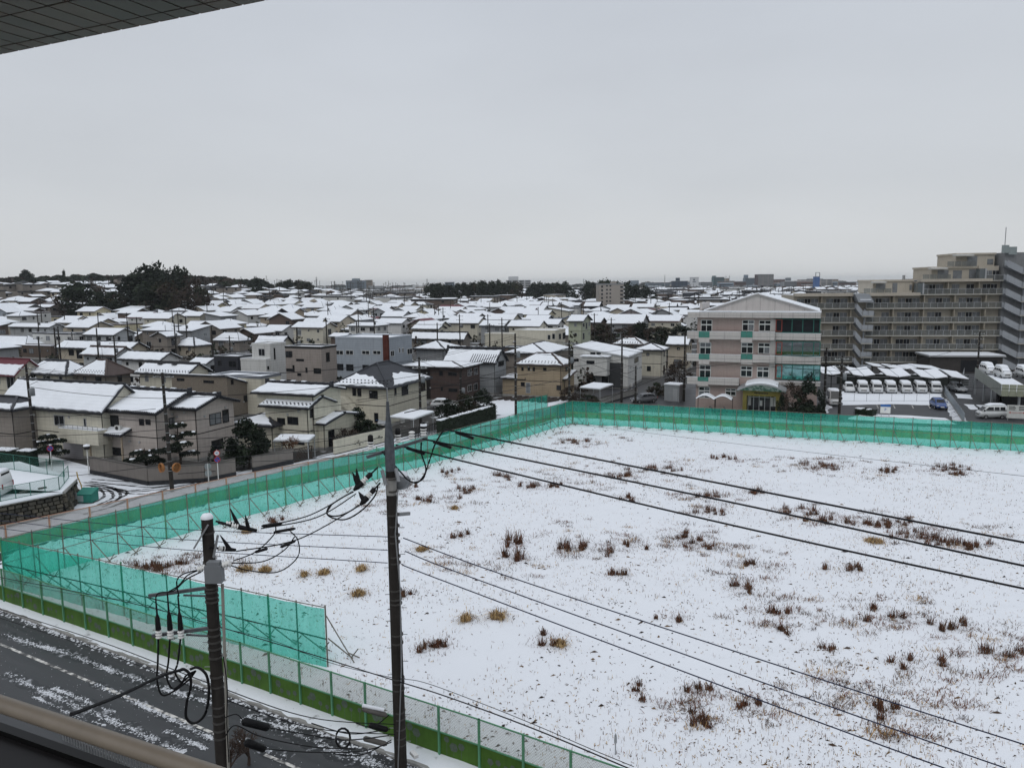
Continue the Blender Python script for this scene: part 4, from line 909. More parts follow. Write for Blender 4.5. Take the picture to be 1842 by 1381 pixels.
def flower(g, x, z, r, rg):
 for k in range(6):
  a = k * 1.047 + rg.uniform(-.2, .2); c = (x + math.cos(a) * r * .55, z + math.sin(a) * r * .55); q = [(c[0] + math.cos(b) * r * .5, -.03, c[1] + math.sin(b) * r * .5) for b in [j * 1.047 for j in range(6)]]
  g.poly([(u, v - .0004 * k, w_) for u, v, w_ in q])
def board_fence(A, B, label, post, board, mesh, sp=2.0, hb=1.0, h=2.1, flowers=False, frame=None, off=0.0):
 A, L, rz = frame_of(A, B); root = thing('board_fence', label, 'fence', A, rz, 'board fences with mesh tops round the field'); n = max(1, round(L / sp)); s = L / n; rg = random.Random(int(L * 17))
 for i in range(n + 1):
  g = MB(); g.box(i * s - .04, i * s + .04, -.08, 0.0, -.1, h + .04); g.build('post', post, root)
  if i == n: break
  g = MB(); g.box(i * s + .02, i * s + s - .02, .005, .03, .06, hb); bo = g.build('board', board, root)
  if flowers:
   fl = MB()
   for k in range(rg.choice((2, 3, 4, 4))):
    x = i * s + .25 + (s - .5) * (k + .5) / 4 + rg.uniform(-.1, .1); z = rg.uniform(.35, .8); flower(fl, x, z, rg.uniform(.09, .2), rg)
    fl.poly([(x - .01, -.002, .1), (x + .01, -.002, .1), (x + .012, -.002, z - .1), (x - .008, -.002, z - .1)])
   fl.v = [(x, y + .028 if y < -.01 else y + .001, z) for x, y, z in fl.v]; fl.v = [(x, min(y, .004) - .002, z) for x, y, z in fl.v]
   stuff(fl.build('painted_flower', FLOWER, bo))
  g = MB(); g.poly([(i * s + .04, .0, hb), (i * s + s - .04, .0, hb), (i * s + s - .04, .0, h - .02), (i * s + .04, .0, h - .02)]); g.build('mesh_panel', mesh, root)
  if frame:
   g = MB(); x0, x1 = i * s + .06, i * s + s - .06
   for q in ((x0, x1, hb + .02, hb + .06), (x0, x1, h - .08, h - .04), (x0, x0 + .04, hb + .06, h - .08), (x1 - .04, x1, hb + .06, h - .08)): g.box(q[0], q[1], -.025, -.004, q[2], q[3])
   g.build('panel_frame', frame, root)
 for z in (h, hb + .02):
  g = MB(); g.bar((0, -.02, z), (L, -.02, z), .045); g.build('rail', post, root)
 return root
FR_ = [(-40.4, 50.0), (-31.0, 44.75), (-13.05, 34.75), (-1.4, 28.05), (14.0, 18.6)]
FLB = ['green board fence with wire mesh at the far left end of the wet road', 'green board fence painted with lavender flowers, running below the near green net', 'green board fence with chain link top behind the dark utility poles', 'green board fence leaving the picture at the bottom edge']
for i in range(4): board_fence((*FR_[i], .1), (*FR_[i + 1], .1), FLB[i], GPOST, BOARD, MESH, flowers=True)
WF = mat('pale_frame', (.55, .50, .46), .6, .1)
LF_ = [(-41.5, 49.2), (-37.0, 54.2), (-23.9, 69.6), (-8.1, 84.6), (6.2, 107.4)]
LLB = ['olive board fence with pale framed mesh where the side street meets the wet road', 'olive board fence with orange posts opposite the stone retaining wall', 'olive board fence with orange posts opposite the pinkish corner house', 'olive board fence along the side street towards the far corner']
for i in range(4): board_fence((*LF_[i], 0), (*LF_[i + 1], 0), LLB[i], PPOST, BOARDO, MESHP, sp=2.9, hb=.95, h=2.0, frame=WF)
board_fence((7.6, 108.3, 0), (57.5, 87.6, 0), 'olive board fence behind the long far green net', GPOST, BOARDO, MESH, sp=2.4, h=1.9)
board_fence((57.5, 87.6, 0), (85, 76.4, 0), 'olive board fence behind the far net at the right edge', GPOST, BOARDO, MESH, sp=2.4, h=1.9)

# ------------------------------------------------------------------ utility poles and wires
WIREM = mat('wire', (.014, .014, .016), .5, .1)
WIREB = mat('blue_black_wire', (.02, .026, .06), .5, .1)
def wire(pts, r, label, group=None, m=None, sag=None, name='power_line', n=24):
 """wire through points: two points hang in a sag, more are splined"""
 P = [Vector(p) for p in pts]; Q = []
 if len(P) == 2:
  s = (P[1] - P[0]).length * .012 if sag is None else sag
  Q = [P[0].lerp(P[1], i / n) - Vector((0, 0, s * 4 * (i / n) * (1 - i / n))) for i in range(n + 1)]
 else:
  for i in range(len(P) - 1):
   p0, p1, p2, p3 = P[max(i - 1, 0)], P[i], P[i + 1], P[min(i + 2, len(P) - 1)]
   for k in range(8):
    t = k / 8; Q.append(0.5 * (2 * p1 + (p2 - p0) * t + (2 * p0 - 5 * p1 + 4 * p2 - p3) * t * t + (3 * p1 - p0 - 3 * p2 + p3) * t ** 3))
  Q.append(P[-1])
 g = MB(); g.tube(Q, r, 5); o = g.build(name, m or WIREM)
 return tag(o, label, 'wire', group) if label else o
def insulator(g, p, r=.07, n=4, d=Vector((0, 0, 1)), mi=0):
 p = Vector(p); pts, rs = [], []
 for i in range(n):
  for a, k in ((0, .55), (.25, 1.0), (.55, 1.0), (.8, .55)): pts.append(p + d * ((i + a) * r * .9)); rs.append(r * k)
 g.tube(pts, rs, 10, mi)
ARMS = mat('arm_steel', (.13, .135, .145), .5, .2, 6, metal=.4)
BAND_ = mat('rusty_band', (.09, .085, .08), .55, .3, 6, metal=.4)
# near pole by the road, left
P1 = Vector((-9.45, 23.0, 0)); q1 = lambda x, y, dy=0.0: D(x, y, 23.0 + dy)
r1 = thing('utility_pole', 'dark utility pole with grey switch box and two bracket arms, snow on its top', 'utility pole', P1, 0, 'utility poles')
def part(root, name, g, m):
 off = Vector(root.location); g.v = [tuple(Vector(v) - off) for v in g.v]; return g.build(name, m, root)
tp = q1(375, 932).z
g = MB(); g.tube([(P1.x, P1.y, 0), (P1.x, P1.y, tp)], [.215, .175], 14); part(r1, 'pole', g, POLEC)
g = MB(); g.lathe((P1.x, P1.y, tp), [(.19, 0), (.19, .06), (.13, .14), (.02, .17)], 12); part(r1, 'snow_cap', g, SNOW)
for y in (957, 1010, 1056, 1062, 1072, 1080, 1128, 1140, 1152, 1164, 1180, 1214, 1232, 1268, 1282, 1296, 1310, 1324):
 g = MB(); z = q1(390, y).z; rr_ = .18 + .035 * (1 - z / tp); g.cyl((P1.x, P1.y), rr_ + .022, z - .03, z + .03, 14); part(r1, 'band', g, BAND_)
g = MB()
for y in range(1000, 1340, 22): z = q1(390, y).z; sgn = 1 if (y // 22) % 2 else -1; g.bar((P1.x + sgn * .17, P1.y - .02, z), (P1.x + sgn * .36, P1.y - .02, z), .02)
part(r1, 'step_bolt', g, STEEL)
g = MB(); g.tube([q1(400, 1050, -.16), q1(405, 1200, -.16), q1(411, 1381, -.16), q1(418, 1560, -.16)], .05, 8); part(r1, 'conduit', g, mat('grey_conduit', (.28, .27, .24), .6, .15))
for a, b in (((374, 944), (349, 986)), ((392, 962), (384, 1002))):
 g = MB(); g.bar(q1(*a, -.22), q1(*b, -.3), .13, .05); part(r1, 'bracket', g, STEEL)
for (xa, ya), (xb, yb), nm in (((268, 1071), (380, 1056), 'crossarm'), ((274, 1143), (384, 1128), 'crossarm'), ((330, 1070), (383, 1072), 'brace'), ((335, 1141), (385, 1144), 'brace')):
 g = MB(); g.bar(q1(xa, ya, -.1), q1(xb, yb, -.1), .09 if nm == 'crossarm' else .05, .10 if nm == 'crossarm' else .05); part(r1, nm, g, ARMS)
g = MB(); a = q1(386, 1031, -.42); g.obox(a, (.25, .15, .27)); g.obox(a + Vector((0, 0, .32)), (.19, .12, .07)); sb = part(r1, 'switch_box', g, mat('grey_enamel', (.19, .20, .21), .45, .08))
for a, b in (((370, 1020), (356, 1024)), ((401, 1016), (417, 1011))):
 g = MB(); A_, B_ = q1(*a, -.42), q1(*b, -.45); insulator(g, A_, .10, 3, (B_ - A_).normalized()); part(r1, 'bushing', g, PORC)
for x, y0 in ((283, 1076), (304, 1066), (323, 1070)):
 g = MB(); top = q1(x - 3, y0, -.3); bot = q1(x + 2, 1132, -.3); g.tube([top, top.lerp(bot, .5), top.lerp(bot, .62), bot], [.022, .03, .065, .085], 10); part(r1, 'cable_terminal', g, BLACK)
 g = MB(); insulator(g, bot - Vector((0, 0, .28)), .10, 3); part(r1, 'insulator', g, PORC)
for i, (x, d) in enumerate(((283, 0), (304, .0), (323, 0))):
 P = [q1(x + 2, 1146, -.3), q1(x + 1 - i * 2, 1190, -.3), q1(x - i * 4, 1225 - i * 8, -.32), q1(x + 12 - i * 4, 1250 - i * 12, -.3), q1(335, 1226 - i * 6, -.25), q1(352, 1206, -.2)]
 o = wire(P, .032, None, m=BLACK, name='cable'); o.parent = r1; o.location = -P1
for P in ([(360, 1024), (330, 1032), (318, 1045), (322, 1072)], [(362, 1028), (335, 1042), (312, 1062), (286, 1066), (280, 1075)], [(366, 1022), (338, 1034), (322, 1052), (303, 1064)]):
 o = wire([q1(*p, -.36) for p in P], .022, None, m=BLACK, name='cable'); o.parent = r1; o.location = -P1
o = wire([q1(342, 1203, -.3), q1(356, 1200, -.3), q1(372, 1215, -.3), q1(376, 1250, -.3), q1(368, 1285, -.3), q1(350, 1300, -.32), q1(335, 1290, -.35), q1(336, 1262, -.35), q1(343, 1235, -.35), q1(341, 1212, -.35), q1(330, 1203, -.35), q1(322, 1206, -.35)], .045, None, m=BLACK, name='cable'); o.parent = r1; o.location = -P1
wire([q1(128, 1284, -6.5), q1(215, 1250, -4.0), q1(290, 1215, -1.5), q1(330, 1203, -.35)], .05, 'thick black service cable rising from the railing to the pole with the switch box', 'cables at the near poles')
for (xa, ya, xb, yb) in ((436, 1296, 484, 1308), (442, 1334, 476, 1346)):
 g = MB(); A_, B_ = q1(xa, ya, -.3), q1(xb, yb, .4); g.tube([A_, A_.lerp(B_, .08), A_.lerp(B_, .92), B_], [.04, .13, .13, .04], 10); part(r1, 'cable_closure', g, BLACK)
for P in ([(410, 1015), (450, 1026), (500, 1028), (535, 1002), (536, 972), (522, 955)], [(410, 1012), (470, 1010), (510, 990), (530, 965)], [(420, 1008), (460, 992), (492, 962), (496, 946)]):
 o = wire([q1(*p, .3) for p in P], .02, None, m=BLACK, name='cable'); o.parent = r1; o.location = -P1
for P in ([(404, 1290), (425, 1284), (438, 1296)], [(406, 1322), (424, 1304), (470, 1324), (560, 1342), (640, 1346)], [(484, 1308), (540, 1318), (620, 1330), (700, 1322)], [(476, 1346), (560, 1352), (650, 1350), (704, 1334)], [(402, 1180), (409, 1240), (408, 1300), (412, 1370)]):
 o = wire([q1(*p, -.2) for p in P], .02, None, m=BLACK, name='cable'); o.parent = r1; o.location = -P1
for a, b in (((470, 946), (508, 941)), ((492, 957), (532, 950)), ((504, 984), (532, 972)), ((458, 993), (482, 986))):
 g = MB(); A_, B_ = q1(*a, .5), q1(*b, .7); g.tube([A_, A_.lerp(B_, .1), A_.lerp(B_, .9), B_], [.02, .05, .05, .02], 8); part(r1, 'line_sleeve', g, BLACK)
# strain insulators and their covers at the top, facing the second pole
for a, b, tip in (((388, 937), (440, 949), (414, 914)), ((392, 940), (462, 954), (441, 926)), ((376, 984), (424, 989), (396, 962))):
 g = MB(); A_, B_ = q1(*a, -.2), q1(*b, .25); d = (B_ - A_); g.tube([A_, A_ + d * .45, A_ + d * .5, B_], [.03, .035, .085, .05], 8); part(r1, 'line_cover', g, BLACK)
 g = MB(); T_p = q1(*tip, .1); M_p = A_ + d * .78; g.tube([M_p, M_p.lerp(T_p, .45), T_p], [.07, .055, .012], 8); part(r1, 'bird_cap', g, BLACK)
 g = MB(); insulator(g, A_ + d * .34, .085, 3, d.normalized()); part(r1, 'insulator', g, PORC)
# tall pole with a steel head, near middle
P2 = Vector((-4.42, 27.5, 0)); q2 = lambda x, y, dy=0.0: D(x, y, 27.5 + dy)
r2 = thing('utility_pole', 'tallest near utility pole, dark with tapered grey steel head rising over the field', 'utility pole', P2, 0, 'utility poles')
zs, zt = q2(705, 846).z, q2(694, 722).z
g = MB(); g.tube([(P2.x, P2.y, 0), (P2.x - .05, P2.y, zs)], [.24, .19], 14); part(r2, 'pole', g, POLEC)
g = MB(); g.tube([(P2.x - .05, P2.y, zs - .9), (P2.x - .05, P2.y, zs - .25)], [.20, .20], 14); part(r2, 'sleeve', g, CONC)
g = MB(); g.tube([(P2.x - .05, P2.y, zs - .25), (P2.x - .07, P2.y, zs + 1.1), (P2.x - .09, P2.y, zt - .5), (P2.x - .09, P2.y, zt)], [.19, .175, .075, .05], 14)
part(r2, 'steel_head', g, mat('weathered_zinc', (.12, .13, .145), .5, .35, 6, metal=.3, streak=.4))
g = MB(); g.tube([(P2.x - .09, P2.y, zt), (P2.x - .09, P2.y, zt + .5)], .025, 6); part(r2, 'tip_rod', g, STEEL)
for y in (860, 882, 925, 945, 962, 974, 1000, 1011, 1060, 1076, 1084, 1140, 1155, 1218, 1226, 1238, 1278, 1290, 1308, 1324, 1336):
 g = MB(); z = q2(712, y).z; g.cyl((P2.x, P2.y), .225 + .01 * (z < 8), z - .03, z + .03, 14); part(r2, 'band', g, BAND_)
g = MB()
for y in range(900, 1381, 24): z = q2(712, y).z; sgn = 1 if (y // 24) % 2 else -1; g.bar((P2.x + sgn * .2, P2.y - .02, z), (P2.x + sgn * .40, P2.y - .02, z), .02)
part(r2, 'step_bolt', g, STEEL)
g = MB(); g.tube([q2(716, 880, -.24), q2(711, 960, -.24), q2(720, 1060, -.25), q2(722, 1200, -.25), q2(716, 1381, -.26), q2(718, 1500, -.26)], .025, 6); part(r2, 'earth_wire', g, STEEL)
armA, armB = q2(660, 822, -.3), q2(768, 788, 1.2)
g = MB(); g.bar(armA, armB, .10, .10); part(r2, 'crossarm', g, ARMS)
for (x, y, dy, k) in ((667, 808, -.2, 1), (716, 795, .35, 1), (741, 790, .75, 0), (762, 784, 1.1, 1)):
 g = MB(); b = q2(x, y, dy); insulator(g, b, .12, 3); io = part(r2, 'insulator', g, PORC)
 if k:
  g = MB(); g.tube([b + Vector((0, 0, .18)), b + Vector((0, 0, .24)), b + Vector((0, 0, .5)), b + Vector((0, 0, .54))], [.07, .105, .095, .03], 10); part(r2, 'insulator_cap', g, BLACK)
g = MB(); b = q2(762, 766, 1.1); g.lathe(b, [(.13, 0), (.12, .08), (.02, .12)], 10); part(r2, 'snow_cap', g, SNOW)
for a, b in (((687, 845), (694, 872)), ((712, 842), (717, 866))):
 g = MB(); g.bar(q2(*a, -.25), q2(*b, -.35), .12, .06); part(r2, 'bracket', g, STEEL)
g = MB(); A_, B_ = q2(712, 868, .25), q2(728, 866, .9); g.tube([A_, A_.lerp(B_, .05), A_.lerp(B_, .95), B_], [.1, .28, .28, .12], 14); part(r2, 'switch_drum', g, mat('grey_enamel', (.19, .20, .21)))
g = MB(); c = q2(722, 853, .6); g.lathe(c, [(.24, -.05), (.22, .05), (.1, .12), (.01, .13)], 10); part(r2, 'snow_cap', g, SNOW)
g = MB(); insulator(g, q2(731, 867, .8), .10, 3, (q2(748, 868, .9) - q2(731, 867, .8)).normalized()); part(r2, 'bushing', g, PORC)
g = MB(); g.bar(q2(716, 925, .2), q2(737, 923, .5), .10, .12); part(r2, 'bracket', g, STEEL)
for a, b, tips in (((680, 840), (636, 882), ((641, 842), (634, 849))), ((684, 868), (648, 908), ((645, 884),))):
 A_, B_ = q2(*a, -.15), q2(*b, -.6); d = B_ - A_
 g = MB(); g.tube([A_, A_ + d * .25, A_ + d * .3, A_ + d * .5], [.03, .03, .10, .085], 10); g.tube([A_ + d * .62, A_ + d * .68, A_ + d * .85, B_], [.085, .12, .11, .04], 10); part(r2, 'line_cover', g, BLACK)
 for f in (.46, .60):
  g = MB(); insulator(g, A_ + d * f, .11, 2, d.normalized()); part(r2, 'insulator', g, PORC)
 for tp_ in tips:
  g = MB(); M_p = A_ + d * .8; T_p = q2(*tp_, -.5); g.tube([M_p, M_p.lerp(T_p, .5), T_p], [.10, .08, .012], 8); part(r2, 'bird_cap', g, BLACK)
for P in ([(690, 815), (722, 850), (733, 862), (750, 868), (764, 852), (772, 830), (782, 800), (795, 778), (800, 774)], [(758, 795), (758, 815), (766, 842), (760, 862), (742, 868)],
          [(636, 884), (610, 898), (590, 914), (592, 928), (620, 934), (650, 918), (674, 892), (680, 872)], [(646, 908), (628, 920), (606, 928), (588, 924), (596, 908)]):
 o = wire([q2(*p, .2) for p in P], .03, None, m=BLACK, name='cable'); o.parent = r2; o.location = -P2
g = MB(); ring = [q2(617 + 13 * math.cos(a), 1327 + 18 * math.sin(a), -.5) for a in [i * .45 for i in range(29)]]; g.tube(ring, .04, 6); part(r2, 'cable_coil', g, BLACK)
for (xa, ya, xb, yb, m_, r_) in ((652, 1274, 696, 1286, CONCD, .10), (664, 1303, 698, 1312, BLACK, .11), (654, 1327, 696, 1338, CONCD, .10)):
 g = MB(); A_, B_ = q2(xa, ya, -.6), q2(xb, yb, -.35); g.tube([A_, A_.lerp(B_, .06), A_.lerp(B_, .9), B_], [.06, r_, r_, .05], 10); part(r2, 'cable_closure', g, m_)
g = MB(); g.tube([q2(652, 1268, -.6), q2(690, 1276, -.4)], [.07, .07], 8); part(r2, 'closure_snow', g, SNOW)
g = MB(); g.obox(q2(745, 1356, .2), (.09, .2, .06), .6); part(r2, 'lamp_head', g, WALL['white'])
for a, b in (((700, 1285), (640, 1300)), ((702, 1310), (560, 1300)), ((704, 1330), (600, 1355))):
 o = wire([q2(*a, -.2), q2((a[0] + b[0]) / 2, (a[1] + b[1]) / 2 + 14, -.5), q2(*b, -.8)], .022, None, m=BLACK, name='cable'); o.parent = r2; o.location = -P2

GW = 'power lines over the field'
# three thick lines leaving the steel head over the field to the right; each sags to a pole outside the picture
def over_field(a, mid, end, r, label, m=WIREM):
 """a, mid, end: photo pixels with a depth each; the wire runs on past the picture"""
 A, B, E_ = D(*a), D(*mid), D(*end); X = E_ + (E_ - B) * .35; X.z = E_.z + (E_.z - B.z) * .2
 return wire([A, B, E_, X], r, label, GW, m)
for (y0, ym, ye, x0, t) in ((772, 866, 975, 800, 'uppermost'), (789, 900, 1017, 760, 'middle'), (800, 935, 1058, 712, 'lowest')):
 xm = (x0 + 1842) // 2; over_field((x0, y0, 28.2), (xm, ym if t != 'uppermost' else 874, 24.5), (1842, ye, 20.4), .034, t + ' of three thick black power lines crossing the snowy field')
 o = wire([D(x0 + 20, y0 + 5, 28.1), D(x0 + 52, y0 + 16, 27.9)], .065, None, name='line_sleeve', sag=0.0)
 tag(o, 'black sleeve on the ' + t + ' thick power line beside the steel pole head', 'line sleeve', 'sleeves on the thick power lines')
for (p, q, e, t) in (((725, 967), (955, 1050), (1842, 1338), 'uppermost'), ((729, 991), (881, 1050), (1842, 1392), 'middle'), ((722, 1014), (813, 1050), (1700, 1381), 'lowest')):
 over_field((*p, 27.3), (*q, 26.3), (*e, 19.6), .021, t + ' of three thin blue black lines running down to the lower corner', WIREB)
for (p, q, t) in (((0, 923), (697, 965), 'uppermost'), ((0, 936), (697, 989), 'middle'), ((0, 950), (697, 1012), 'lowest')):
 A = D(p[0], p[1], 43); B = D(*q, 27.4); wire([A + (A - B) * .3, A, A.lerp(B, .5) - Vector((0, 0, .25)), B], .017, t + ' of three thin lines coming over the near net to the steel headed pole', GW, WIREB)
for a, mid, b, t in (((480, 945), (560, 925), (634, 884), 'uppermost'), ((470, 950), (570, 930), (640, 888), 'middle'), ((425, 991), (540, 968), (650, 907), 'lowest')):
 wire([D(*a, 23.3), D(*mid, 25), D(*b, 27.1)], .022, t + ' of the black lines strung between the two near poles', 'lines between the two near poles', BLACK)
 A_, B_ = D(a[0] + 40, a[1] - 4, 23.8), D(a[0] + 8, a[1] - 1, 23.4)
wire([D(0, 1038, 44), D(240, 1085, 38), D(480, 1152, 32.5), D(700, 1220, 27.6), D(800, 1251, 25.6), D(960, 1310, 23), D(1140, 1385, 21)], .022, 'sagging communication cable strung just above the board fence', GW)
wire([D(0, 1041, 44), D(120, 1066, 41), D(240, 1082, 38), D(360, 1120, 35), D(480, 1148, 32.5), D(590, 1190, 30), D(700, 1217, 27.6), D(760, 1226, 26.4), D(860, 1262, 25), D(960, 1302, 23), D(1060, 1345, 22), D(1140, 1378, 21)], .012, 'wavy thin wire wound round the sagging communication cable', GW)
for y0, y1, t in ((1096, 1232, 'upper'), (1112, 1250, 'lower')):
 wire([D(-40, y0 - 14, 38), D(180, (y0 * .55 + y1 * .45) - 4, 30), D(386, y1, 23.2), D(560, y1 + 58, 25), D(712, y1 + 70, 27.4)], .017, t + ' low cable passing over the snowy pavement to the near poles', GW)
wire([D(1000, 758, 98), D(1342, 800, 72), D(1842, 856, 52), D(2100, 884, 45)], .016, 'single thin wire across the far part of the snowy field', GW)

# poles of the streets: top pixel, height, with a variant
def utility_pole(P, h, kind, rz, label, lean=0.0, near=True):
 r = thing('utility_pole', label, 'utility pole', P, rz, 'utility poles')
 g = MB(); g.tube([(0, 0, -.3), (lean, 0, h)], [.2, .12], 10); g.build('pole', POLEC, r)
 if kind in 'ac':
  for z in ((h - .5, h - 1.5) if kind == 'a' else (h - .4,)):
   g = MB(); g.bar((lean - 1.0, .14, z), (lean + 1.0, .14, z), .09); g.build('crossarm', STEEL, r)
   g = MB()
   for x in (-.85, -.3, .3, .85): insulator(g, (lean + x, .14, z + .05), .065, 2)
   g.build('insulator', PORC if kind == 'a' else BLACK, r)
 if kind in 'at':
  g = MB(); g.lathe((.42 + lean, 0, h - 3.4), [(.05, 0), (.28, .02), (.28, .8), (.2, .86), (.02, .9)], 12); g.build('transformer', mat('grey_enamel', (.19, .20, .21)), r)
 if near:
  g = MB()
  for k in range(int(h / .9)): z = 2 + k * .9; (g.cyl((lean * z / h, 0), .2 - .07 * z / h + .015, z, z + .05, 10) if z < h - .3 else None)
  g.build('band', STEEL, r)
 return r
def pole_px(px, py, base):
 """foot at the ground pixel, height from the top pixel"""
 P = GT(px, base); q = D(px, py, P.y); return P, q.z - P.z
POLES = {}
for nm, px, py, h, kd, lean, lb in (
 ('a', 67, 655, 838, 'a', -.25, 'leaning dark pole with crossarm in front of the long cream house'), ('b', 310, 670, 884, 'c', -.2, 'dark pole carrying two orange traffic mirrors at the street corner'),
 ('c', 757, 642, 772, 'a', 0, 'dark pole before the cream house with slate roof'), ('d', 928, 600, 753, 't', 0, 'tall dark pole left of the ochre house'),
 ('e', 1024, 612, 738, 'a', 0, 'dark pole with transformer at the right end of the ochre house'), ('f', 1118, 604, 724, 'c', 0, 'dark pole before the white modern house'),
 ('g', 1143, 658, 728, 'c', 0, 'thin grey pole with snowy lamp brackets beside the parked grey car'), ('h', 1509, 640, 750, 'a', .1, 'dark pole at the corner of the snowy car park'),
 ('i', 1482, 625, 741, 'c', 0, 'dark pole against the right edge of the pink school'), ('j', 1757, 596, 684, 'a', 0, 'dark pole before the long balcony flats'),
 ('k', 829, 668, 735, 't', 0, 'thin grey pole before the dark brown flats'), ('l', 985, 668, 716, 'c', 0, 'thin grey pole before the wall of the ochre house'),
 ('m', 133, 598, 648, 'a', 0, 'dark pole rising right of the white flat roofed block'), ('n', 416, 604, 668, 'a', 0, 'dark pole with a box beside the charcoal house'),
 ('o', 697, 610, 668, 'c', 0, 'thin pole close to the rust red chimney strip'), ('p', 1230, 600, 722, 'c', 0, 'thin dark pole left of the pink school')):
 P, h = pole_px(px, py, h); POLES[nm] = (P, h); utility_pole(P, h, kd, TH + .3, lb, lean)
# wires of the side street and the town
tips = lambda k, dz=.4, dx=0.0: POLES[k][0] + Vector((dx, 0, POLES[k][1] - dz))
GS = 'wires of the side streets'
n_ = 0
for a, b in (('a', 'b'), ('b', 'c'), ('c', 'd'), ('d', 'e'), ('e', 'f'), ('f', 'h'), ('h', 'j'), ('a', 'm'), ('m', 'n'), ('c', 'k'), ('k', 'l'), ('e', 'g'), ('n', 'o'), ('i', 'h')):
 NM = dict(a='the leaning pole', b='the mirror pole', c='the slate roof pole', d='the pole left of the ochre house', e='the transformer pole', f='the white house pole', g='the grey lamp pole', h='the car park pole', i='the school pole',
              j='the flats pole', k='the brown flats pole', l='the ochre wall pole', m='the white block pole', n='the charcoal house pole', o='the chimney strip pole')
 for i, (dz, dx) in enumerate(((.4, -.6), (.4, .6), (2.4, 0), (4.6, 0)) if (a + b) in ('ab', 'bc', 'cd', 'de') else ((.4, 0), (2.2, 0))):
  wire([tips(a, dz, dx), tips(b, dz, dx)], .021 if dz < 2 else .028, ('top left', 'top right', 'second level', 'lowest')[i] + ' wire from ' + NM[a] + ' to ' + NM[b] if (a + b) in ('ab', 'bc', 'cd', 'de') else ('upper', 'lower')[i] + ' wire from ' + NM[a] + ' to ' + NM[b], GS)
# lines from the leaning and mirror poles out of the picture and across the street to the near pole
for i, (y0, y1, x1, d0, d1) in enumerate(((748, 735, 280, 88, 71), (783, 770, 320, 80, 71), (838, 806, 320, 76, 71), (870, 832, 320, 70, 71))):
 A, B = D(-60, y0, d0), D(x1, y1, d1); wire([A, B], .026, ('highest', 'second', 'third', 'lowest')[i] + ' of the wires coming from the left edge to the mirror pole', GS)
for i, (ya, yb) in enumerate(((806, 772), (830, 786), (835, 812))):
 wire([D(322, ya, 71), D(560, (ya + yb) / 2 + 2, 52), D(688, yb, 27.4)], .014 + .004 * i, ('highest', 'middle', 'lowest')[i] + ' of the wires from the mirror pole to the steel headed pole', GS)
for i, (ya, yb) in enumerate(((790, 752), (815, 768), (852, 800), (868, 818))):
 wire([D(320, ya, 71), D(756, yb, 101)], .03, ('highest', 'second', 'third', 'lowest')[i] + ' street wire hung along the side street fronts', GS)
wire([D(728, 742, 27.6), D(900, 705, 60), D(1150, 655, 120)], .022, 'long wire rising from the steel headed pole towards the white modern house', GS)
wire([D(640, 720, 90), D(900, 680, 110), D(1160, 640, 125)], .03, 'wire crossing before the dark brown flats', GS)
wire([D(860, 768, 60), D(1030, 742, 110), D(1240, 664, 112), D(1480, 650, 107)], .03, 'black wire drawn across the middle windows of the pink school', GS)
wire([D(1240, 697, 112), D(1480, 690, 107), D(1842, 700, 100)], .022, 'lower wire across the ground floor of the pink school', GS)
# ------------------------------------------------------------------ the pink school, the balcony flats and the car parks
class Plane:
 """a facade: origin at its left end on the ground, u to the right, w away from the camera"""
 def __init__(s, O, ang): s.O = Vector(O); s.a = ang; s.t = Vector((math.cos(ang), math.sin(ang), 0)); s.n = Vector((-math.sin(ang), math.cos(ang), 0))
 def uz(s, px, py, w=0.0):
  d = ray(px, py); o = Vector((0, 0, H_EYE)); O = s.O + s.n * w; t = (O - o).dot(s.n) / d.dot(s.n); q = o + d * t; return (q - s.O).dot(s.t), q.z - s.O.z
 def rect(s, x0, y0, x1, y1, w=0.0):
  a, b = s.uz(x0, y0, w), s.uz(x1, y1, w); return min(a[0], b[0]), max(a[0], b[0]), min(a[1], b[1]), max(a[1], b[1])
ANG = math.atan2(-.37, .93)
PINK = mat('pink_wall', (.43, .335, .305), .8, .08, .8, streak=.15); PANEL = mat('pale_panel', (.47, .44, .42), .7, .06, .6, streak=.2); JOINT = mat('panel_joint', (.10, .10, .10), .8)
TEAL = mat('teal_panel', (.06, .20, .165), .4, .15); TEALF = mat('teal_frame', (.03, .12, .10), .4, .1); REDF = mat('red_frame', (.22, .05, .04), .5, .1)
SKYGL = mat('mirror_glass', (.50, .56, .60), .03, .05, metal=1.0); CYANGL = mat('cyan_glass', (.20, .37, .37), .05, .15, metal=.9)
SP = Plane((27.0, 115.6, 0), ANG)
sc_ = thing('school', 'four storey pink and pale grey school with low gable roof and teal glazed corner', 'school', SP.O, ANG)
W = SP.uz(1477, 570)[0]; zt_ = SP.uz(1477, 561)[1]; DEP = 11.5
def sbox(px, d0, d1, name, m, parent=sc_, gap=0.0, mb=None, w=0.0):
 u0, u1, z0, z1 = SP.rect(*px, w); g = mb or MB(); g.box(u0 + gap, u1 - gap, -d1, -d0, z0 + gap, z1 - gap)
 return g.build(name, m, parent) if mb is None else g
zcor = SP.uz(1300, 573)[1]
g = MB(); g.box(.9, W - 0.1, 0, DEP, 0, zcor + .3); g.build('wall', PINK, sc_)
# white pilaster and the right bay
uP0, uP1 = SP.uz(1386, 600)[0], SP.uz(1395, 600)[0]
g = MB(); g.box(uP0, uP1 + .1, -.25, -.002, 0, zcor); g.build('pilaster', PANEL, sc_)
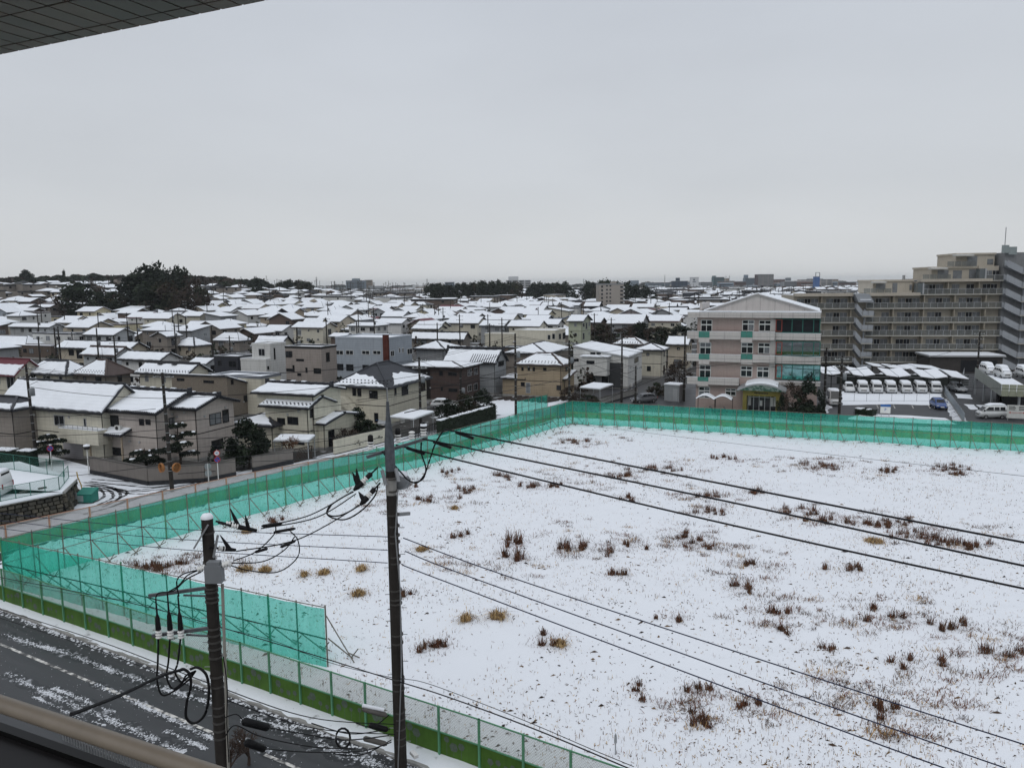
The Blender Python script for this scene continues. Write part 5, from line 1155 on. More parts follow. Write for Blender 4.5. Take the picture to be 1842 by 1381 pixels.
# vertical joints of the pink wall, each panel a piece
zs4 = [(582, 596), (619, 635), (659, 680), (695, 728)]
def panel_row(x0, x1, y0, y1, n, d, m, name, thick=.25):
 u0, u1, z0, z1 = SP.rect(x0, y0, x1, y1);
 for i in range(n):
  a, b = u0 + (u1 - u0) * i / n, u0 + (u1 - u0) * (i + 1) / n; g = MB(); g.box(a + .02, b - .02, -d - .03, -d, z0 + .02, z1 - .02); g.build(name, m, sc_)
for (y0, y1) in ((574, 594), (614, 634), (656, 677), (696, 730)):
 panel_row(1281, 1298, y0, y1, 3, 0.0, PINK, 'wall_panel'); panel_row(1299, 1334, y0, y1, 5, 0.0, PINK, 'wall_panel'); panel_row(1357, 1365, y0, y1, 1, 0.0, PINK, 'wall_panel')
# parapets and balcony fronts: dark joints show between the panels
ctr = [1238, 1260, 1276, 1305, 1334, 1355, 1386, 1395, 1407, 1427, 1448, 1467, 1477]
for x0, x1, y0, y1, d in ((1239, 1477, 561, 572, 1.1), (1238, 1395, 595, 611, 1.15), (1395, 1477, 599, 612, .6), (1236.5, 1395, 635, 652, 1.15), (1395, 1477, 640, 655, .6), (1235.5, 1331, 676, 692, 1.15), (1395, 1476, 684, 694, .6)):
 u0, u1, z0, z1 = SP.rect(x0, y0, x1, y1); g = MB(); g.box(u0, u1, -d + .03, -d + .16, z0, z1);
 if d > 1: g.box(u0, u0 + .13, -d + .16, .6, z0, z1)
 g.box(u0, u1, -d + .16, 0, z0, z0 + .15); bf = g.build('balcony', JOINT, sc_)
 cs = [c for c in ctr if x0 < c < x1]; cs = [x0] + cs + [x1]
 for a, b in zip(cs[:-1], cs[1:]):
  if b - a < 3: continue
  ua, ub = SP.uz(a, y0)[0], SP.uz(b, y0)[0]
  if y0 in (595, 635, 676) and any(abs((a + b) / 2 - c) < 12 for c in ((1268, 1344.5) if y0 < 676 else (1268,))) : continue
  zm = z0 + (z1 - z0) * .42
  for zz0, zz1 in ((z0 + .01, zm - .015), (zm + .015, z1 - .01)):
   g = MB(); g.box(ua + .015, ub - .015, -d, -d + .06, zz0, zz1); g.build('cladding_panel', PANEL, bf)
 g = MB(); g.box(u0, u1, -d + .03, -d + .2, z1 + .005, z1 + .05); g.build('ledge_snow', SNOW, bf)
# teal panels in the balcony fronts
for y0, y1 in ((595, 606), (635, 645), (676, 684)):
 for x0, x1 in ((1259, 1278), (1334.5, 1354.5)) if y0 < 676 else ((1257, 1276),):
  u0, u1, z0, z1 = SP.rect(x0, y0, x1, y1); um = (u0 + u1) / 2
  for a, b in ((u0, um - .02), (um + .02, u1)): g = MB(); g.box(a, b, -1.19, -1.1, z0, z1); g.build('teal_panel', TEAL, sc_)
  g = MB(); g.box(u0, u1, -1.16, -1.10, z0 - .75, z0 - .03); g.build('cladding_panel', PANEL, sc_)
# windows with transom
def swin(x0, y0, x1, y1, open_=False):
 u0, u1, z0, z1 = SP.rect(x0, y0, x1, y1); g = MB(); t = .09; zm = z0 + (z1 - z0) * .64; um = (u0 + u1) / 2
 for a in ((u0, u0 + t, z0, z1), (u1 - t, u1, z0, z1), (u0 + t, u1 - t, z0, z0 + t), (u0 + t, u1 - t, z1 - t, z1), (u0 + t, u1 - t, zm - .09, zm + .09), (um - t / 2, um + t / 2, z0 + t, zm - .09), (um - t / 2, um + t / 2, zm + .09, z1 - t)): g.box(a[0], a[1], -.10, .05, a[2], a[3])
 w_ = g.build('window', FRAME_W, sc_);
 for a, b, c, d in ((u0 + t, um - t / 2, z0 + t, zm - .09), (um + t / 2, u1 - t, z0 + t, zm - .09), (u0 + t, um - t / 2, zm + .09, z1 - t), (um + t / 2, u1 - t, zm + .09, z1 - t)):
  g = MB(); g.box(a, b, -.06, -.03, c, d); g.build('pane', random.choice((GLASS, GLASS, CURTAIN)), w_)
for x, y in ((1261, 575), (1259, 615.5), (1258.5, 656)): swin(x, y, x + 20, y + 25)
for x, y in ((1335.5, 575.5), (1333.5, 616)): swin(x, y, x + 21, y + 20)
for x, y in ((1365.5, 576), (1364, 616.5), (1362, 659.5)): swin(x, y, x + 21, y + 20)
swin(1332.5, 658, 1353, 678); swin(1257, 695, 1277, 716); swin(1305, 698, 1324, 712)
# glazed corner: red framed end light and teal mullions
for (y0, y1), gl in (((574, 597.5), GLASS), ((614, 639.5), SKYGL), ((655.5, 682.5), CYANGL)):
 u0, u1, z0, z1 = SP.rect(1395.5, y0, 1475, y1); ur = SP.uz(1407, y0)[0]
 g = MB(); g.box(u0, u1, -.50, .0, z0 - .12, z0); g.box(u0, u1, -.50, .0, z1, z1 + .1); fr = g.build('window_wall', TEALF, sc_)
 cs = [u0 + .1, ur] + [ur + (u1 - ur) * f for f in (.27, .55, .83)] + [u1 - .04]
 for i, c in enumerate(cs): g = MB(); g.box(c - .06, c + .06, -.52, -.40, z0, z1); g.build('mullion', REDF if i < 2 else TEALF, fr)
 g = MB(); g.box(u0, ur, -.51, -.41, z0, z0 + .12); g.box(u0, ur, -.51, -.41, z1 - .12, z1); g.build('mullion', REDF, fr)
 for a, b in zip(cs[:-1], cs[1:]): g = MB(); g.box(a + .06, b - .06, -.46, -.43, z0, z1); g.build('pane', gl, fr)
 g = MB(); g.box(u1 - .04, u1 + .0, -.43, 2.2, z0, z1); g.build('pane', gl, fr)
# low gable roof on top
gx0, gz0 = SP.uz(1265, 560); gxp, gzp = SP.uz(1362, 529, 1.0); gx1, _ = SP.uz(1474, 561); GD = 9.5
g = MB(); yy = 1.0
v = [(gx0, yy, zt_), (gx1, yy, zt_), (gxp, yy, gzp)]; g.add(v + [(x, y + GD, z) for x, y, z in v], [(0, 1, 2), (5, 4, 3)]); ga = g.build('gable', JOINT, sc_)
ncol = 8
for i in range(ncol):
 a, b = gx0 + (gx1 - gx0) * i / ncol, gx0 + (gx1 - gx0) * (i + 1) / ncol
 zz = lambda x: zt_ + (gzp - zt_) * ((x - gx0) / (gxp - gx0) if x < gxp else (gx1 - x) / (gx1 - gxp))
 pts = [(a + .015, zt_ + .02), (b - .015, zt_ + .02), (b - .015, max(zt_ + .03, zz(b - .015) - .02))] + ([(gxp, gzp - .02)] if a < gxp < b else []) + [(a + .015, max(zt_ + .03, zz(a + .015) - .02))]
 g = MB(); n = len(pts); g.add([(x, yy - .05, z) for x, z in pts] + [(x, yy - .001, z) for x, z in pts], [tuple(range(n))] + [(j, j + n, (j + 1) % n + n, (j + 1) % n) for j in range(n)]); g.build('cladding_panel', PANEL, ga)
g = MB()
for x0, x1 in ((gx0 - .3, gxp), (gx1 + .3, gxp)):
 q = [Vector((x0, yy - .25, zt_ - .05)), Vector((x1, yy - .25, gzp + .06)), Vector((x1, yy + GD, gzp + .06)), Vector((x0, yy + GD, zt_ - .05))]
 if x0 > x1: q.reverse()
 g.slab(q, .22)
rf = g.build('roof', mat('grey_roof', (.30, .29, .28), .6, .1), sc_); s = MB()
for x0, x1 in ((gx0 - .3, gxp), (gx1 + .3, gxp)):
 q = [Vector((x0, yy - .25, zt_ - .05)), Vector((x1, yy - .25, gzp + .06)), Vector((x1, yy + GD, gzp + .06)), Vector((x0, yy + GD, zt_ - .05))]
 if x0 > x1: q.reverse()
 snow_slab(s, q, [.35 if x0 < x1 else .1, .25, .1, .25] if 1 else 0, .16, .02)
s.build('roof_snow', SNOW, rf)
g = MB(); g.box(.2, W, -.9, yy - .06, zt_ + .005, zt_ + .07); g.build('parapet_snow', SNOW, sc_)
g = MB(); u0, u1, z0, z1 = SP.rect(1261, 545, 1263, 561); g.box(gx0 - .7, gx0 - .35, yy + .2, yy + GD - .5, zt_ - .2, zt_ + 1.2); g.build('side_parapet', PANEL, sc_)
# entrance: yellow arch, curved canopy with a painted band, glazed doors
YEL = mat('yellow_paint', (.17, .145, .04), .5, .15)
ue0, ue1, z0, zE = SP.rect(1335, 699, 1402, 745); zE = SP.uz(1370, 703, -2.5)[1]
ue0 = SP.uz(1336, 720, -2.5)[0]; ue1 = SP.uz(1403, 720, -2.5)[0]
en = MB(); en.box(ue0, ue0 + .55, -2.6, 0, 0, zE); en.box(ue1 - .55, ue1, -2.6, 0, 0, zE); en.box(ue0 + .55, ue1 - .55, -2.6, 0, zE - .75, zE); ent = en.build('entrance_arch', YEL, sc_)
g = MB(); rs = random.Random(4)
for k in range(9): x = (ue0 + ue1) / 2 - .95 + k * .21; g.box(x, x + .15, -2.62, -2.605, zE - .42, zE - .24)
g.build('lettering', FRAME_D, ent)
g = MB(); nC = 12; cu = (ue0 + ue1) / 2; hw = (ue1 - ue0) / 2 + .8; A_ = []; B_ = []
for i in range(nC + 1):
 f = i / nC * 2 - 1; z = zE + .1 + 1.0 * (1 - f * f) ; A_.append((cu + f * hw, z))
for (za, zb, y0, nm, m) in ((0, .16, 0, 'canopy', mat('canopy_grey', (.32, .33, .34), .4)), ):
 for (x, z), (x2, z2) in zip(A_[:-1], A_[1:]): g.add([(x, -3.1, z), (x2, -3.1, z2), (x2, .0, z2 + .25), (x, .0, z + .25), (x, -3.1, z - .2), (x2, -3.1, z2 - .2), (x2, 0, z2 + .05), (x, 0, z + .05)], [(0, 1, 2, 3), (7, 6, 5, 4), (4, 5, 1, 0)])
cn = g.build('canopy', mat('canopy_grey', (.32, .33, .34), .4), sc_)
g = MB()
for (x, z), (x2, z2) in zip(A_[:-1], A_[1:]): g.add([(x, -3.13, zE + .05), (x2, -3.13, zE + .05), (x2, -3.13, z2 - .22), (x, -3.13, z - .22)], [(0, 1, 2, 3)])
g.build('painted_band', mixmat('mural_band', (.17, .21, .19), (.03, .08, .055), 1.6, .46, .52, bump=0), cn)
g = MB()
for (x, z), (x2, z2) in zip(A_[2:-3], A_[3:-2]): g.add([(x, -2.9, z + .03), (x2, -2.9, z2 + .03), (x2, -.1, z2 + .28), (x, -.1, z + .28), (x, -2.8, z + .24), (x2, -2.8, z2 + .24), (x2, -.1, z2 + .48), (x, -.1, z + .48)], [(4, 5, 6, 7), (0, 1, 5, 4)])
g.build('canopy_snow', SNOW, cn)
g = MB(); g.box(ue0 + .55, ue1 - .55, -.6, -.55, 0.05, zE - .75); dr = g.build('glazed_door', GLASS, sc_)
for f in (.0, .2, .4, .6, .8, 1.0): x = ue0 + .6 + (ue1 - ue0 - 1.2) * f; g = MB(); g.box(x - .05, x + .05, -.68, -.6, 0, zE - .75); g.build('door_frame', FRAME_S, dr)
g = MB(); g.box(ue0 + .55, ue1 - .55, -.67, -.61, 2.2, 2.3); g.build('door_frame', FRAME_S, dr)
for f, h_ in ((.06, 1.4), (.47, .8), (.85, 1.3), (.96, 1.7)): x = ue0 + .6 + (ue1 - ue0 - 1.2) * f; g = MB(); g.box(x - .18, x + .18, -.72, -.69, 1.0, 1.0 + h_); g.build('notice', FRAME_W, dr)
# cycle shelter: two arched roofs on posts beside the entrance
cs_ = thing('cycle_shelter', 'double arched cycle shelter with snow on top beside the school entrance', 'shelter', SP.O + SP.t * SP.uz(1285, 735, -3)[0] - SP.n * 3.2, ANG)
u1_ = (SP.uz(1331, 720, -3)[0] - SP.uz(1267, 720, -3)[0]) / 2
for k in (-1, 0):
 x0 = k * u1_; g = MB(); s = MB(); P = [(x0 + u1_ * i / 8, 2.1 + .55 * math.sin(math.pi * i / 8)) for i in range(9)]
 for (a, za), (b, zb) in zip(P[:-1], P[1:]):
  g.add([(a, -1, za), (b, -1, zb), (b, 1.2, zb), (a, 1.2, za), (a, -1, za - .06), (b, -1, zb - .06), (b, 1.2, zb - .06), (a, 1.2, za - .06)], [(0, 1, 2, 3), (7, 6, 5, 4), (4, 5, 1, 0)])
  s.add([(a, -.98, za + .01), (b, -.98, zb + .01), (b, 1.1, zb + .01), (a, 1.1, za + .01), (a, -.9, za + .14), (b, -.9, zb + .14), (b, 1.1, zb + .14), (a, 1.1, za + .14)], [(4, 5, 6, 7), (0, 1, 5, 4)])
 ro = g.build('arched_roof', FRAME_D, cs_); s.build('roof_snow', SNOW, ro)
 for x in (x0 + .05, x0 + u1_ - .05): g = MB(); g.box(x - .04, x + .04, .9, 1.0, 0, 2.1); g.build('post', FRAME_D, cs_)
def panel_bike(loc, rz, label):
 r = thing('bicycle', label, 'bicycle', loc, rz, 'bicycles in the shelter')
 for x in (-.52, .52):
  g = MB(); ring = [(x + .33 * math.cos(a), 0, .33 + .33 * math.sin(a)) for a in [i * .5236 for i in range(13)]]; g.tube(ring, .025, 5); g.build('wheel', BLACK, r)
 g = MB(); g.tube([(-.52, 0, .33), (-.1, 0, .75), (.38, 0, .8), (.52, 0, .33)], .025, 5); g.tube([(-.1, 0, .75), (0, 0, .3), (.38, 0, .8)], .025, 5); g.build('frame', mat('bike_blue', (.06, .22, .3), .4), r)
 g = MB(); g.obox((-.14, 0, .88), (.13, .07, .04)); g.build('saddle', BLACK, r); g = MB(); g.tube([(.36, -.25, .98), (.38, 0, .95), (.36, .25, .98)], .02, 5); g.build('handlebar', STEEL, r)
cb = cs_.location; panel_bike(Vector(cb) + SP.t * -.6 + SP.n * .2, ANG + 1.3, 'bicycle parked under the left arch of the school shelter'); panel_bike(Vector(cb) + SP.t * 1.4 + SP.n * .2, ANG + 1.45, 'bicycle parked under the right arch of the school shelter')
# notice board
nb = thing('notice_board', 'framed notice board with pinned sheets beside the school entrance', 'notice board', SP.O + SP.t * SP.uz(1432, 730, -3)[0] - SP.n * 3, ANG)
g = MB(); g.box(-1.1, 1.1, 0, .08, .9, 2.0); g.build('board', mat('grey_board', (.25, .26, .25), .5), nb)
for x in (-1.05, 1.05): g = MB(); g.box(x - .05, x + .05, .0, .09, 0, .9); g.build('post', FRAME_S, nb)
for x, w_, z in ((-.7, .5, 1.2), (-.05, .5, 1.3), (.65, .55, 1.15)): g = MB(); g.box(x - w_ / 2, x + w_ / 2, -.02, -.001, z, z + .5); g.build('notice', FRAME_W, nb)

# ------------------------------------------------------------------ balcony flats
AP = Plane(D(1425, 668, 169.5), math.atan2(-.13, .99)); AP.O.z = 0.0
ap = thing('apartment_block', 'long beige balcony flats stepping up to a tower of zigzag stairs', 'apartment block', AP.O, AP.a)
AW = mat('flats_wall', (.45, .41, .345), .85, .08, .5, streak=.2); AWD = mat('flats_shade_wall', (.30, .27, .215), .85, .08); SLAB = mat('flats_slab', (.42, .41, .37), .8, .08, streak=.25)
RAILG = net_material('rail_glass', (.6, .63, .62), (.26, .27, .265), .52); STAIR = mat('stair_grey', (.33, .35, .375), .6, .08, .7, streak=.15); ADARK = mat('dark_opening', (.02, .021, .024), .3, .2)
def abox(px, d0, d1, name, m, parent=ap):
 u0, u1, z0, z1 = AP.rect(*px); g = MB(); g.box(u0, u1, -d1, -d0, z0, z1); return g.build(name, m, parent)
rows = [(641.7, 652.5), (618, 629.5), (594.5, 605), (569.6, 581), (544.5, 555.5)]     # rail top, slab bottom at the right part
uL, uR = AP.uz(1428, 600)[0], AP.uz(1802, 600)[0]
Z = [AP.uz(1650, b)[1] for a, b in rows]; ST = (Z[-1] - Z[0]) / 4; TOPL = Z[-1] + ST + .0
uA, uB = AP.uz(1478, 600)[0], AP.uz(1536, 600)[0]          # left wing before the first stair
uC = AP.uz(1556, 600)[0]
u6 = AP.uz(1655, 530)[0]; u7 = AP.uz(1767, 500)[0]; uE = AP.uz(1804, 560)[0]
BD = 1.7                                                      # balcony depth; the wall behind
g = MB(); g.box(uL, uE, BD, 14, 0, TOPL + .1); g.build('wall', AW, ap)
g = MB(); g.box(u6, uE, BD, 14, TOPL + .1, TOPL + ST); g.build('wall', AW, ap)
rgA = random.Random(8)
def floor_row(ua, ub, z, wall_top, first=False):
 """slab, glass panels between posts and the openings of one storey"""
 g = MB(); g.box(ua, ub, -.05, BD, z, z + .22); sl = g.build('balcony_slab', SLAB, ap)
 n = max(1, int((ub - ua) / 1.42)); w = (ub - ua) / n
 for i in range(n):
  g = MB(); g.poly([(ua + i * w + .05, 0, z + .30), (ua + (i + 1) * w - .05, 0, z + .30), (ua + (i + 1) * w - .05, 0, z + 1.28), (ua + i * w + .05, 0, z + 1.28)]); g.build('glass_panel', RAILG, sl)
  g = MB(); g.box(ua + i * w - .035, ua + i * w + .035, -.04, .04, z + .2, z + 1.32); g.build('rail_post', FRAME_S, sl)
 g = MB(); g.box(ua, ub, -.03, .03, z + 1.29, z + 1.35); g.build('hand_rail', FRAME_S, sl)
 u = ua + .8; k = 0
 while u < ub - 2.2:
  pat = ((.0, 1.5, 2.05, 'c'), (1.62, 1.2, 2.05, 'd'), (2.95, 1.5, 2.05, 'c'));
  for du, w_, h_, kind in pat:
   if u + du + w_ > ub - .3 or rgA.random() < .08: continue
   g = MB(); g.box(u + du, u + du + w_, BD - .05, BD - .02, z + .22, z + .22 + h_); wn = g.build('window', CURTAIN if kind == 'c' and rgA.random() < .85 else ADARK, ap)
   g = MB(); g.box(u + du + w_ / 2 - .03, u + du + w_ / 2 + .03, BD - .08, BD - .052, z + .22, z + .22 + h_); g.box(u + du, u + du + w_, BD - .08, BD - .052, z + .22 + h_ - .06, z + .22 + h_); g.build('frame', FRAME_S, wn)
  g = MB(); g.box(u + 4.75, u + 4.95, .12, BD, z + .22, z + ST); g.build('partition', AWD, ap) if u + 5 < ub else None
  u += 6.2
for i, z in enumerate(Z):
 floor_row(uL, uB, z, 0); floor_row(uC, uE, z, 0)
floor_row(u6, uE, Z[-1] + ST, 0)
g = MB()
for a, b in ((uL, uB - .5), (uC, u6)): g.box(a, b, -.25, BD + .3, TOPL - .1, TOPL + .55)
g.build('parapet', AW, ap)
g = MB(); g.box(u6, u7 + 2, -.25, BD + .3, TOPL + ST - .1, TOPL + ST + .5); g.build('parapet', AW, ap)
g = MB(); g.box(uL + .3, u6, BD + .35, 13.5, TOPL + .12, TOPL + .25); g.build('roof_snow', SNOW, ap)
# ground floor, dark
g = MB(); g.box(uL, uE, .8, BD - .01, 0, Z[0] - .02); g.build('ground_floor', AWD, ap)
g = MB(); g.box(uL + 6, uE - 8, .74, .79, .2, Z[0] - .5); g.build('ground_glazing', ADARK, ap) if Z[0] > 1.2 else None
# stepped penthouses
def pent(x0, x1, yb, yt, dep, cap, wins_):
 u0, u1, z0, z1 = AP.rect(x0, yb, x1, yt); g = MB(); g.box(u0, u1, dep, 13, z0 - .3, z1); ph = g.build('penthouse', AW, ap)
 g = MB(); g.box(u0 - .2, u1 + .2, dep - .25, 13.1, z1 + .002, z1 + .4); g.build('parapet', AW, ph)
 uu0, uu1, zz0, zz1 = AP.rect(*cap); g = MB(); g.box(uu0, uu1, dep - 1.9, dep - .01, zz0, zz1); cp = g.build('canopy', SLAB, ph); g = MB(); g.box(uu0, uu1, dep - 1.85, dep - .01, zz1 + .005, zz1 + .09); g.build('canopy_snow', SNOW, cp)
 for x, y, w_, h_ in wins_:
  q0 = AP.uz(x, y, dep); g = MB(); g.box(q0[0] - w_ / 2, q0[0] + w_ / 2, dep - .06, dep - .01, q0[1] - h_ / 2, q0[1] + h_ / 2); g.build('window', CURTAIN, ph)
 n = int((u1 - u0 - 2) / 1.4)
 for i in range(n): a = u0 - 2.5 + i * 1.45; g = MB(); g.poly([(a, dep - 2.0, z0 - .3), (a + 1.38, dep - 2.0, z0 - .3), (a + 1.38, dep - 2.0, z0 + .75), (a, dep - 2.0, z0 + .75)]); g.build('glass_panel', RAILG, ph)
pent(1577, 1650, 525, 506, 2.6, (1574, 510, 1597, 507.5), ((1609.5, 518, 1.0, 2.2), (1638, 517, .5, 1.2), (1584, 515, 2.0, 1.4)))
pent(1684, 1766, 500, 482, 2.6, (1678, 485, 1708, 482.5), ((1696, 495, 2.2, 2.2), (1722, 494, 1.8, 1.8), (1750, 494, 1.6, 2.2)))
pent(1731, 1803, 476, 457, 3.2, (1725, 461, 1758, 458), ((1744, 470, 1.0, 2.0), (1753, 470, 1.0, 2.2), (1781, 471, 1.2, 1.2)))
g = MB(); u, z = AP.uz(1767, 496); uu = AP.uz(1803, 496)[0]; g.box(u, uu, BD, 13, TOPL + ST - .2, AP.uz(1790, 478)[1]); g.build('wall', AW, ap)
floor_row(AP.uz(1770, 500)[0], uE, TOPL + ST * .98, 0)
for x, yb, yt in ((1657, 529, 509), (1769, 504, 483)):
 u, z0_ = AP.uz(x, yb); _, z1_ = AP.uz(x, yt); g = MB(); g.box(u - .9, u + .2, -.1, BD - .02, z0_, z1_); g.build('glass_screen', mat('screen_glass', (.10, .115, .12), .1, .1, spec=.6), ap); g = MB(); g.box(u + .2, u + .5, -.15, BD, z0_, z1_); g.build('screen_frame', FRAME_S, ap)
# stairs: landings and solid sloping sides, floor by floor
def stair_tower(ub, zs, wd, run, hgt=1.15):
 for i, z in enumerate(zs):
  g = MB(); a, b = ub, ub + run; dz = -ST * .55
  for y in (-1.35, -.1):
   g.add([(a, y, z), (b, y, z + dz), (b, y, z + dz + hgt + .25), (a, y, z + hgt + .25), (a, y + .12, z), (b, y + .12, z + dz), (b, y + .12, z + dz + hgt + .25), (a, y + .12, z + hgt + .25)], [(0, 1, 2, 3), (7, 6, 5, 4), (3, 2, 6, 7), (4, 5, 1, 0), (1, 5, 6, 2), (0, 3, 7, 4)])
  g.add([(a, -1.35, z + .18), (b, -1.35, z + dz + .18), (b, 1.2, z + dz + .18), (a, 1.2, z + .18), (a, -1.35, z), (b, -1.35, z + dz), (b, 1.2, z + dz), (a, 1.2, z)], [(0, 1, 2, 3), (7, 6, 5, 4)])
  fl = g.build('stair_flight', STAIR, ap)
  g = MB(); g.box(b, b + wd, -1.5, 1.2, z + dz, z + dz + .2); ld = g.build('landing', SLAB, ap)
  n = max(2, int(wd / .9)); w = wd / n
  for k in range(n): g = MB(); g.box(b + k * w + .03, b + (k + 1) * w - .03, -1.5, -1.44, z + dz + .25, z + dz + 1.3); g.build('landing_panel', STAIR, ld)
 g = MB(); g.box(ub + run + wd * .3, ub + run + wd * .3 + .25, -.2, .1, 0, zs[-1]); g.build('stair_column', STAIR, ap)
uS = AP.uz(1535, 600)[0]; stair_tower(uS, Z, AP.uz(1566, 600)[0] - AP.uz(1546, 600)[0], AP.uz(1546, 600)[0] - uS)
g = MB(); a, b = uS - .5, AP.uz(1568, 540)[0]; zr = TOPL; g.add([(a, -1.6, zr + .4), (b - 1, -1.6, zr + .4), (b, -1.6, zr - 1.4), (a + .8, -1.6, zr - 1.4), (a, 1.5, zr + .4), (b - 1, 1.5, zr + .4), (b, 1.5, zr - 1.4), (a + .8, 1.5, zr - 1.4)], [(0, 1, 2, 3), (7, 6, 5, 4), (0, 4, 5, 1), (1, 5, 6, 2), (2, 6, 7, 3), (3, 7, 4, 0)]); g.build('stair_hood', STAIR, ap)
g = MB(); g.box(a + 1.1, b - .6, -1.7, -.4, zr - .95, zr - .75); g.build('roof_snow', SNOW, ap)
uT = AP.uz(1798, 600)[0]; stair_tower(uT, Z + [Z[-1] + ST, Z[-1] + 2 * ST, Z[-1] + 3 * ST], AP.uz(1852, 600)[0] - AP.uz(1826, 600)[0], AP.uz(1826, 600)[0] - uT)
g = MB(); zt2 = AP.uz(1820, 447)[1]; g.box(uT + .2, uT + 14, .6, 13, 0, zt2 - .8); g.build('stair_tower_wall', mat('tower_wall', (.22, .225, .23), .8, .1, streak=.2), ap)
for x0, x1, y0, y1 in ((1802, 1815, 441, 455), (1815, 1829, 444, 458)):
 u0, u1, z0, z1 = AP.rect(x0, y0, x1, y1); g = MB(); g.box(u0, u1 - .06, -.1, -.04, z0, z1); g.build('glass_panel', mat('roof_glass', (.27, .31, .31), .2, .1), ap)
g = MB(); u, z0 = AP.uz(1820, 447); _, z1 = AP.uz(1821, 407); g.tube([(u, 3, z0 - 2.4), (u, 3, z1)], .09, 6); g.build('aerial', FRAME_S, ap)
g = MB(); u, z0 = AP.uz(1644, 508); g.tube([(u, 6, z0 - .5), (u, 6, z0 + 1.6)], .3, 8); g.build('vent', STEEL, ap)
# entrance block at the right of the ground floor
eb = thing('entrance_block', 'dark low entrance building with snow edged flat roof at the foot of the flats', 'building', D(1672, 662, 158), AP.a); eb.location.z = 0
u_ = 14.0; g = MB(); g.box(0, u_, 0, 7, 0, 3.3); g.build('wall', mat('dark_stone', (.055, .05, .047), .6, .2), eb); g = MB(); g.box(-.4, u_ + .4, -.5, 7.2, 3.3, 3.6); rf = g.build('roof', FRAME_S, eb); g = MB(); g.box(-.3, u_ + .3, -.4, 7.1, 3.605, 3.72); g.build('roof_snow', SNOW, rf); g = MB(); g.box(6, u_ - 1, -.04, -.01, .2, 2.6); g.build('window', ADARK, eb)
# ------------------------------------------------------------------ cars and vans
TYRE = mat('tyre', (.012, .012, .012), .8); RIM = mat('wheel_rim', (.3, .3, .31), .35, metal=.6); LAMP = mat('headlight', (.55, .57, .6), .15); TAIL = mat('tail_light', (.25, .02, .02), .2)
def paint(n, c): return mat('paint_' + n, c, .25, .06, .8, spec=.6)
def loft(sec, name, m, parent):
 """body from cross sections: (x, half width, z low, z mid, z top, half width at top)"""
 g = MB(); n = 8; v = []
 for x, w, z0, zm, z1, wt in sec: v += [(x, -w * .94, z0), (x, -w, zm), (x, -wt, z1 - .05), (x, -wt * .8, z1), (x, wt * .8, z1), (x, wt, z1 - .05), (x, w, zm), (x, w * .94, z0)]
 f = [(i * n + j, i * n + (j + 1) % n, (i + 1) * n + (j + 1) % n, (i + 1) * n + j) for i in range(len(sec) - 1) for j in range(n)]
 f += [tuple(range(n - 1, -1, -1)), tuple(range((len(sec) - 1) * n, len(sec) * n))]
 g.add(v, f); g.sm = [True] * len(g.sm); return g.build(name, m, parent)
def wheels(r, xs, w, rad):
 for x in xs:
  for s in (-1, 1):
   g = MB(); g.tube([(x, s * (w - .2), rad), (x, s * w, rad)], rad, 14); wh = g.build('wheel', TYRE, r); g = MB(); g.tube([(x, s * (w - .02), rad), (x, s * (w + .012), rad)], rad * .6, 10); g.build('rim', RIM, wh)
def quad_part(r, name, pts, m):
 g = MB(); p = [Vector(q) for q in pts]; n = (p[1] - p[0]).cross(p[2] - p[0]).normalized() * .012; k = len(p); g.add(p + [q + n for q in p], [tuple(range(k, 2 * k)), tuple(range(k - 1, -1, -1))] + [(i, (i + 1) % k, (i + 1) % k + k, i + k) for i in range(k)]); return g.build(name, m, r)
def both(r, name, pts, m):
 quad_part(r, name, pts, m); quad_part(r, name, [(x, -y, z) for x, y, z in reversed(pts)], m)
